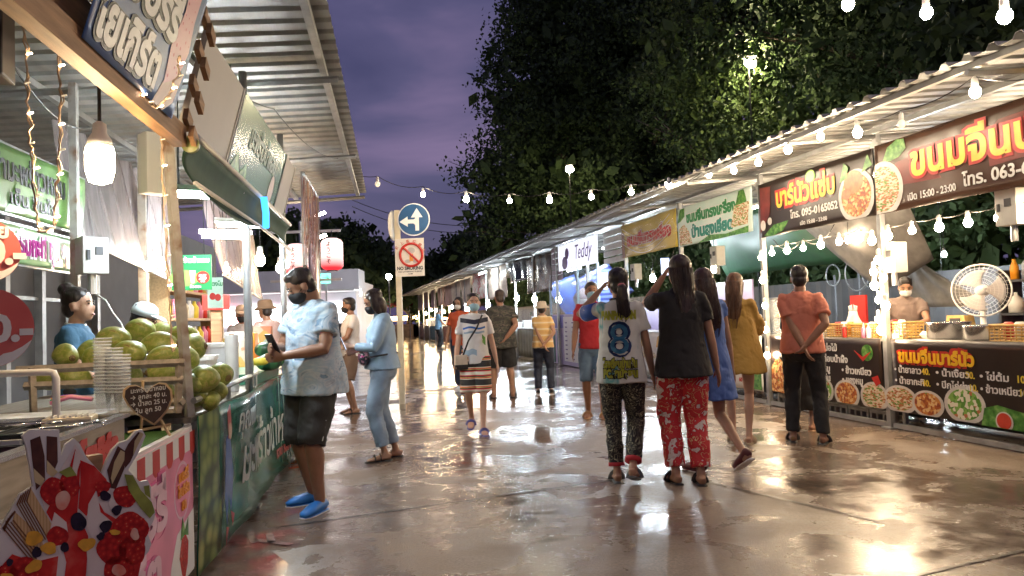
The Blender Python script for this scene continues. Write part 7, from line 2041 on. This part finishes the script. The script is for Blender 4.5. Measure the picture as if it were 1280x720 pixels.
# --- left foreground: tie-dye
def ex(t, J, k, V3, HM):
    c = (J['wrL'] + J['wrR']) / 2
    w = wpt(t, c + Vector((0, .055, .06)))
    phone('phone in both hands of the person in tie dye', w, t.rotation_euler.z, -.5)
    q = MB(); q.tube([J['elR'].lerp(J['wrR'], .88) + Vector((.032 * math.cos(a), .0, .032 * math.sin(a))) for a in np.linspace(0, 2 * PI, 17)], .004, 5, False); q.build('bracelet', M_white, t)
    q = MB()
    for s_ in (-1, 1):
        hip, kn = J['hipL' if s_ < 0 else 'hipR'], J['knL' if s_ < 0 else 'knR']
        q.tube([hip + Vector((s_ * .104 * k, 0, 0)), hip.lerp(kn, .5) + Vector((s_ * .103 * k, 0, 0)), hip.lerp(kn, 1.0) + Vector((s_ * .105 * k, 0, 0))], [(.004, .004)] * 3, 6)
    q.build('side_piping', M_pwhite, t)
f = ground(396, 634)
person('person in a blue tie dye shirt, dark shorts, black mask and blue clogs', f, 236, 1.74, 'tan', False, ('phone2', 'phone'), ((.10, .03), (-.05, .02)), (-26, -32), 'short', hair_mat('dark_brown_hair', (.016, .010, .008)),
       dict(m=M_tiedye, sleeve=.62, hem=.80, loose=.035, wide=1.12), dict(m=cloth('charcoal', (.035, .034, .032)), len=1.08, w=1.22, name='shorts'), ('clog', mat('blue_rubber', (.02, .17, .55), .45, var=.06)), 'black', extra=ex, toe=(12, 30), fat=1.12)
# --- denim woman
def ex(t, J, k, V3, HM):
    phone('phone in the hands of the person in the denim jacket', wpt(t, (J['wrL'] + J['wrR']) / 2 + Vector((0, .09, .05))), t.rotation_euler.z, -.4)
    b = thing('belt_bag', 'pink and black patterned belt bag on the person in the denim jacket', 'bag', wpt(t, V3(-.06, .185, 1.02)), t.rotation_euler.z)
    q = MB(); q.ell((0, 0, 0), (.125, .055, .08), 16); q.build('bag_body', ramp_mat('bag_print', [(0.0, (.02, .02, .03)), (0.45, (.5, .04, .2)), (0.6, (.05, .05, .08)), (.75, (.6, .3, .4))], 'VORONOI', 45, .5), b, smooth=True)
    q = MB(); q.tube([(-.11, .02, .03), (0, .05, .045), (.11, .02, .03)], .006, 6); q.build('zip', M_white, b)
    q = MB(); q.tube([(-.12, -.02, 0), (-.17, -.15, .02), (0, -.32, .03), (.2, -.2, .02), (.12, -.02, 0)], .01, 6); q.build('belt', M_black, b)
person('person in a pale denim jacket and frayed jeans beside the road sign post', ground(481, 574), 196, 1.64, 'mid', True, ('phone', 'phone2'), ((.03, -.01), (-.10, -.01)), (6, -26), 'bob', hair_mat('brown_black_hair', (.022, .012, .009)),
       dict(m=M_denim, sleeve=1.8, hem=.90, loose=.03, name='denim_jacket'), dict(m=mat('cloth_washed_denim', (.27, .36, .47), .8, var=.25, scale=5, bump=.5, bscale=14), len=1.84, w=1.12, name='jeans'), ('sandal', M_black), 'black', extra=ex, fat=1.03)
# --- red ruffle behind tie-dye
def ex(t, J, k, V3, HM):
    b = thing('shoulder_bag', 'dark blue shoulder bag on the person in the red print top', 'bag', wpt(t, V3(.17, .04, 1.06)), t.rotation_euler.z)
    q = MB(); q.box((0, 0, 0), (.07, .22, .26), bev=.02); q.build('bag_body', mat('navy_bag', (.02, .035, .12), .5, var=.2), b)
    q = MB(); q.tube([(0, -.08, .12), (-.06, -.04, .38), (-.06, .04, .38), (0, .08, .12)], .01, 6); q.build('strap', M_black, b)
person('person in a red print top mostly hidden behind the one in tie dye', ground(381, 580), 215, 1.52, 'mid', True, ('hang', 'hangf'), ((.04, 0), (-.06, 0)), (0, -20), 'tied', None,
       dict(m=ramp_mat('cloth_red_floral', [(0.0, (.42, .03, .05)), (0.5, (.55, .10, .12)), (.62, (.65, .5, .45)), (.7, (.42, .03, .05))], scale=22, rough=.8), sleeve=.5, hem=.86, wide=1.25), dict(m=M_midjeans, len=1.9, name='jeans'), ('sandal', mat('orange_rubber', (.6, .14, .04), .5)), None, extra=ex, vox=.011)
# --- far masked man in white
person('person in a white shirt and dark mask standing behind the one in the denim jacket', (deep(438, 400, 11.0).x, 11.0, 0), 205, 1.68, 'tan', False, ('front', 'hangf'), ((0, 0), (0, 0)), (-10, -5), 'short', None,
       dict(m=cloth('white', (.66, .62, .60)), sleeve=.5), dict(m=cloth('brown_shorts', (.16, .10, .07)), len=.95, w=1.1, name='shorts'), ('flip', M_black), 'black', vox=.012)
# --- centre: woman walking to the camera
def ex(t, J, k, V3, HM):
    b = thing('crossbody_bag', 'small cream and black bag on the person in striped shorts', 'bag', wpt(t, V3(.175, .14, .86)), t.rotation_euler.z + .3)
    q = MB(); q.box((0, 0, .03), (.15, .05, .12), bev=.01); q.build('bag_flap', mat('cream_leather', (.6, .52, .42), .5), b)
    q = MB(); q.box((0, 0, -.05), (.156, .054, .06), bev=.01); q.build('bag_base', M_black, b)
    q = MB(); q.tube([V3(.16, .15, .92), V3(.08, .165, 1.12), V3(-.03, .155, 1.28), V3(-.10, .08, 1.43), V3(-.12, -.05, 1.42)], [(.010, .003)] * 5, 6, up=(0, 1, 0)); o = q.build('bag_strap', M_black, t)
    # printed yoke and stripes on the shirt front
    q = MB()
    for (z0, z1, w, m) in ((1.33, 1.40, .15, 0),):
        pass
    def band(nm, zf, m, x0, x1, hw):
        q = MB(); V = []; n = 16
        for i in range(n + 1):
            x = x0 + (x1 - x0) * i / n
            for s_ in (-1, 1):
                z = zf(x) + s_ * hw
                y = math.sqrt(max(.03, 1 - (x / .205) ** 2)) * .150 + .07
                V.append((x * k, y * k, z * k))
        q.add(V, [(2 * i, 2 * i + 2, 2 * i + 3, 2 * i + 1) for i in range(n)])
        o = q.build(nm, m, t, smooth=True)
        sd = o.modifiers.new('fine', 'SUBSURF'); sd.subdivision_type = 'SIMPLE'; sd.levels = 2; sd.render_levels = 2
        sw = o.modifiers.new('wrap', 'SHRINKWRAP'); sw.target = [c for c in t.children if c.name.startswith('t_shirt')][0]
        sw.wrap_method = 'PROJECT'; sw.use_project_y = True; sw.use_project_x = False; sw.use_project_z = False; sw.use_negative_direction = True; sw.use_positive_direction = True; sw.offset = .003; sw.project_limit = .25
    mn, mbx = mat('print_navy', (.015, .018, .04), .6), mat('print_royal', (.03, .14, .5), .6)
    band('printed_yoke', lambda x: 1.345 + .18 * abs(x), mn, -.17, .17, .028)
    band('printed_wave', lambda x: 1.275 + .01 * math.sin(30 * x), mbx, -.13, .14, .012)
    band('printed_wave', lambda x: 1.22 + .006 * math.sin(40 * x), mat('print_pale_blue', (.30, .42, .55), .6), -.12, .13, .012)
    band('printed_wave', lambda x: .98 + .010 * math.sin(50 * x), mat('print_pale_blue', (.30, .42, .55), .6), -.02, .14, .035)
    band('printed_palm', lambda x: 1.13 + .02 * math.sin(60 * x), M_leafprint, -.13, -.09, .05)
person('person with a light blue mask, white printed shirt and striped shorts walking towards the camera', ground(597, 540), -86, 1.61, 'light', True, ('hang', 'hangf'), ((.20, -.03), (-.12, -.03)), (4, 0), 'tied', None,
       dict(m=cloth('offwhite', (.70, .70, .70), .05), sleeve=.66, hem=.84, loose=.0, wide=1.02), dict(m=M_stripeshorts, len=1.0, w=1.05, name='shorts'), ('flip', mat('blue_print_rubber', (.10, .10, .32), .5, var=.5, scale=40)), 'blue', extra=ex, foot_lift=(0, .09))
# --- orange shirt woman
def ex(t, J, k, V3, HM):
    q = MB()
    for s_ in (-1, 1): q.tube([HM @ Vector((s_ * .032 + .022 * math.cos(a), .095, .008 + .017 * math.sin(a))) for a in np.linspace(0, 2 * PI, 15)], .0025 * k, 5, False)
    q.tube([HM @ Vector((-.01, .097, .01)), HM @ Vector((.01, .097, .01))], .0025 * k, 5)
    q.build('glasses', M_black, t)
person('person in an orange red shirt, glasses and white mask behind the one in striped shorts', ground(577, 489), -100, 1.71, 'mid', True, ('hang', 'hang'), ((.06, -.02), (-.1, -.02)), (-8, -6), 'bob', None,
       dict(m=cloth('orange_red', (.55, .10, .035)), sleeve=.65, hem=.83), dict(m=M_jeans, len=1.92, w=.95, name='jeans'), ('shoe', M_white), 'white', extra=ex, vox=.011)
# --- camouflage man
person('broad person in a camouflage shirt with dark shorts seen from behind, one arm folded back', ground(629, 497), 100, 1.77, 'tan', False, ('hang', 'back2'), ((.02, .05), (0, .06)), (10, -4), 'short', hair_mat('cropped_hair', (.03, .02, .015)),
       dict(m=M_camo, sleeve=.62, hem=.78, loose=.03, wide=1.1), dict(m=cloth('black_shorts', (.018, .018, .02)), len=.98, w=1.15, name='shorts'), ('flip', M_black), None, vox=.011, fat=1.14)
# --- yellow shirt
def ex(t, J, k, V3, HM):
    q = MB(); q.tube([V3(.185 * math.cos(a), -.004 + .142 * math.sin(a), .965) for a in np.linspace(0, 2 * PI, 25)], [(.004, .016)] * 25, 6, False, up=(0, 0, 1)); q.build('belt', M_black, t)
person('person in a yellow striped shirt and cream bucket hat, hands clasped behind the back', ground(681, 493), 86, 1.55, 'mid', True, ('back', 'back2'), ((.0, .02), (0, .03)), (-12, 4), 'short', None,
       dict(m=ramp_mat('cloth_yellow_stripe', [(0.0, (.62, .38, .14)), (.85, (.66, .44, .18)), (.9, (.72, .6, .4))], 'WAVE', 3.0, .8, stretch=(0, 0, 1), const=False), sleeve=.55, hem=.86, loose=.02), dict(m=cloth('navy', (.018, .024, .045)), len=1.95, w=1.08), ('shoe', M_black), None, hat=(mat('cream_hat', (.52, .44, .34), .8, var=.1), 'bucket'), extra=ex, vox=.011, fat=1.05)
# --- far blue
person('person in a blue shirt and black trousers at a counter far down the lane', ground(549, 438), 20, 1.80, 'tan', False, ('front', 'front'), ((0, 0), (.03, 0)), (0, -20), 'short', None,
       dict(m=cloth('steel_blue', (.13, .25, .36)), sleeve=.5), dict(m=cloth('black_trousers', (.014, .014, .016)), len=1.95), ('shoe', M_black), None, vox=.02)
# --- red shirt behind the jersey
person('person in a red shirt and denim shorts behind the number 8 jersey', ground(745, 522), -98, 1.73, 'tan', False, ('hang', 'hangf'), ((.04, 0), (-.06, 0)), (10, 2), 'short', None,
       dict(m=cloth('red', (.48, .025, .035)), sleeve=.6, hem=.86), dict(m=M_midjeans, len=1.05, w=1.1, name='shorts'), ('flip', mat('tan_rubber', (.35, .2, .1), .5)), 'blue', vox=.011)
# --- jersey 8
def ex(t, J, k, V3, HM):
    mn = mat('print_deep_blue', (.012, .04, .16), .5); my = mat('print_lime_yellow', (.55, .55, .06), .5)
    shirt_text(t, '8', 1.02, .36, mn, k, V3, bold=.014)
    shirt_text(t, '8', 1.032, .33, mat('print_sky_blue', (.05, .22, .42), .5), k, V3, bold=.0, z_off=.012, off=.012)
    shirt_text(t, 'SANPAWAN', 1.30, .085, my, k, V3, bold=.008, width=.27)
    shirt_text(t, 'โรงเรียนบ้านสัน', .925, .085, M_black, k, V3, bold=.012, width=.27)
    shirt_text(t, 'โรงเรียนบ้านสัน', .925, .085, my, k, V3, bold=.006, width=.265, z_off=.012, off=.012)
    shirt_text(t, 'FC.สามัญชน', .85, .085, M_black, k, V3, bold=.012, width=.27)
    shirt_text(t, 'FC.สามัญชน', .85, .085, my, k, V3, bold=.006, width=.265, z_off=.012, off=.012)
    q = MB(); sh, el = J['shL'], J['elL']
    q.tube([sh.lerp(el, .12), sh.lerp(el, .4), sh.lerp(el, .66)], [.066 * k, .0665 * k, .0675 * k], 16); o = q.build('blue_sleeve', mat('cloth_royal', (.03, .10, .42), .6), t, smooth=True)
    q = MB(); q.tube([sh.lerp(el, .655), sh.lerp(el, .69)], [.068 * k, .068 * k], 16); q.build('sleeve_band', M_pwhite, t, smooth=True)
    q = MB()
    for nm in ('L', 'R'):
        kn, an = J['kn' + nm], J['an' + nm]; q.tube([kn.lerp(an, .83), kn.lerp(an, .9)], [.064 * k, .065 * k], 16)
    q.build('red_cuff', cloth('red', (.48, .025, .035)), t, smooth=True)
    phone('phone held up by the person in the number 8 jersey', wpt(t, J['wrL'] + Vector((.035, .075, .085))), t.rotation_euler.z + PI * 0, -.1, M_white)
person('person with a ponytail in a white football jersey numbered 8, holding up a phone', ground(782, 605), 80, 1.67, 'mid', True, ('raise', 'hangf'), ((.10, -.03), (-.08, -.03)), (16, 6), 'pony', None,
       dict(m=M_jersey, sleeve=.62, hem=.80, loose=.025, name='jersey', wide=1.1, collar=cloth('navy', (.018, .024, .045))), dict(m=M_blackpants, len=1.86, w=1.0), ('flip', mat('grey_rubber', (.10, .11, .11), .5, var=.2)), None, extra=ex, foot_lift=(0, .07))
# --- black shirt, red trousers
def ex(t, J, k, V3, HM):
    phone('phone held up by the person in the black shirt', wpt(t, J['wrL'] + Vector((.04, .06, .09))), t.rotation_euler.z, -.1, mat('blue_shell', (.1, .14, .35), .3))
person('person in a black shirt and red printed trousers, raising a phone', ground(860, 604), 92, 1.75, 'mid', True, ('raise2', 'hang'), ((.03, -.01), (-.04, -.01)), (14, 4), 'long', hair_mat('brown_black_hair', (.022, .012, .009)),
       dict(m=cloth('soft_black', (.014, .013, .014)), sleeve=.62, hem=.80, loose=.03, wide=1.15, flare=.05), dict(m=M_redpants, len=1.9, w=1.2), ('sandal', M_black), None, extra=ex)
# --- blue dress
person('barelegged person in a blue dress stepping away behind the one in black', ground(890, 591), 112, 1.66, 'mid', True, ('front', 'hang'), ((.10, -.03), (-.30, -.02)), (0, -4), 'long', hair_mat('dark_red_hair', (.03, .013, .009)),
       dict(m=cloth('cornflower', (.075, .15, .42)), sleeve=.3, hem=.62, loose=.03, flare=.07, name='dress'), None, ('shoe', mat('maroon_slipper', (.09, .015, .02), .6)), None, foot_lift=(0, .13))
# --- mustard
person('person with light brown long hair in a mustard tunic and bare legs at the counter', ground(927, 553), 72, 1.68, 'light', True, ('front', 'front'), ((.03, -.02), (-.04, -.02)), (-8, -8), 'long', hair_mat('light_brown_hair', (.10, .045, .02)),
       dict(m=cloth('mustard', (.42, .25, .05)), sleeve=1.25, hem=.70, loose=.075, flare=.12, name='tunic', wide=1.6), None, ('sandal', mat('cream_rubber', (.55, .45, .3), .5)), None)
# --- salmon
person('person in a salmon shirt and black trousers with hands joined behind the back', ground(1009, 553), 66, 1.725, 'tan', False, ('back', 'back2'), ((.04, .03), (-.02, .05)), (6, -2), 'short', None,
       dict(m=cloth('salmon', (.60, .20, .13)), sleeve=.66, hem=.86, loose=.015, wide=1.08), dict(m=cloth('black_trousers', (.014, .014, .016)), len=1.97, w=1.02), ('flip', M_black), None)
person('slight person in black all but hidden in front of the one in the salmon shirt', ground(1005, 538), 60, 1.52, 'mid', True, ('front', 'front'), ((0, 0), (.02, 0)), (0, -10), 'short', None,
       dict(m=cloth('soft_black', (.014, .013, .014)), sleeve=.6), dict(m=cloth('black_skirt', (.015, .014, .014)), name='skirt', skirt=.25, w=.9), ('flip', mat('tan_rubber', (.35, .2, .1), .5)), None, vox=.012)

# --- cooks behind the right counter
s, z = RR.at(1130, 345, .92)
p = RR.p(s, .92)
person('cook in a tan shirt and white mask bagging food behind the steel pots', p, -125, 1.64, 'mid', False, ('work', 'work'), ((0, 0), (0, 0)), (14, -22), 'short', None,
       dict(m=cloth('dusty_tan', (.24, .175, .15)), sleeve=.6), dict(m=cloth('charcoal', (.035, .034, .032)), len=1.95), ('flip', M_black), 'white', vox=.010)
s, z = RR.at(942, 380, 1.0)
person('stall keeper in white with a white mask behind the lit glass case', RR.p(s, 1.0), 200, 1.46, 'light', True, ('work', 'work'), ((0, 0), (0, 0)), (8, -15), 'tied', None,
       dict(m=cloth('white', (.66, .62, .60)), sleeve=.6), dict(m=cloth('charcoal', (.035, .034, .032)), len=1.95), ('flip', M_black), 'white', vox=.012)
s, z = RR.at(655, 390, 1.3)
# --- left sellers
p = deep(96, 400, 4.85)
person('seller with a high black bun in a blue shirt behind the coconuts', (p.x, p.y, 0), 12, 1.60, 'light', True, ('hangf', 'front'), ((0, 0), (0, 0)), (-8, 0), 'bun', None,
       dict(m=cloth('sea_blue', (.035, .11, .20)), sleeve=.6, collar=M_pwhite), dict(m=cloth('charcoal', (.035, .034, .032)), len=1.95), ('flip', M_black), None, vox=.010, fat=1.06)
p = deep(172, 400, 5.3)
person('seller in a pale visor cap bent down behind the pile of coconuts', (p.x, p.y, 0), 10, 1.50, 'tan', True, ('work', 'work'), ((0, 0), (0, 0)), (-6, -18), 'short', None,
       dict(m=cloth('dark_grey', (.06, .06, .07)), sleeve=.6), dict(m=cloth('charcoal', (.035, .034, .032)), len=1.95), ('flip', M_black), 'black', hat=(mat('pale_cap', (.58, .66, .68), .7, var=.08), 'cap'), vox=.010)
p = deep(333, 400, 9.4)
person('seller in a pale pink shirt and brown hat deep in the left stall', (p.x, p.y, 0), 150, 1.62, 'tan', False, ('front', 'hang'), ((0, 0), (0, 0)), (0, -5), 'short', None,
       dict(m=cloth('pale_pink', (.55, .40, .38)), sleeve=.6), dict(m=cloth('charcoal', (.035, .034, .032)), len=1.95), ('flip', M_black), None, hat=(mat('brown_hat', (.20, .13, .08), .8), 'bucket'), vox=.012)
p = deep(302, 400, 9.9)
person('masked seller in a cap and grey shirt left of the one in pale pink', (p.x, p.y, 0), -70, 1.58, 'mid', True, ('front', 'front'), ((0, 0), (0, 0)), (0, -8), 'short', None,
       dict(m=cloth('warm_grey', (.36, .31, .30)), sleeve=.6), dict(m=cloth('charcoal', (.035, .034, .032)), len=1.95), ('flip', M_black), 'black', hat=(mat('beige_cap', (.45, .32, .24), .8), 'cap'), vox=.013)
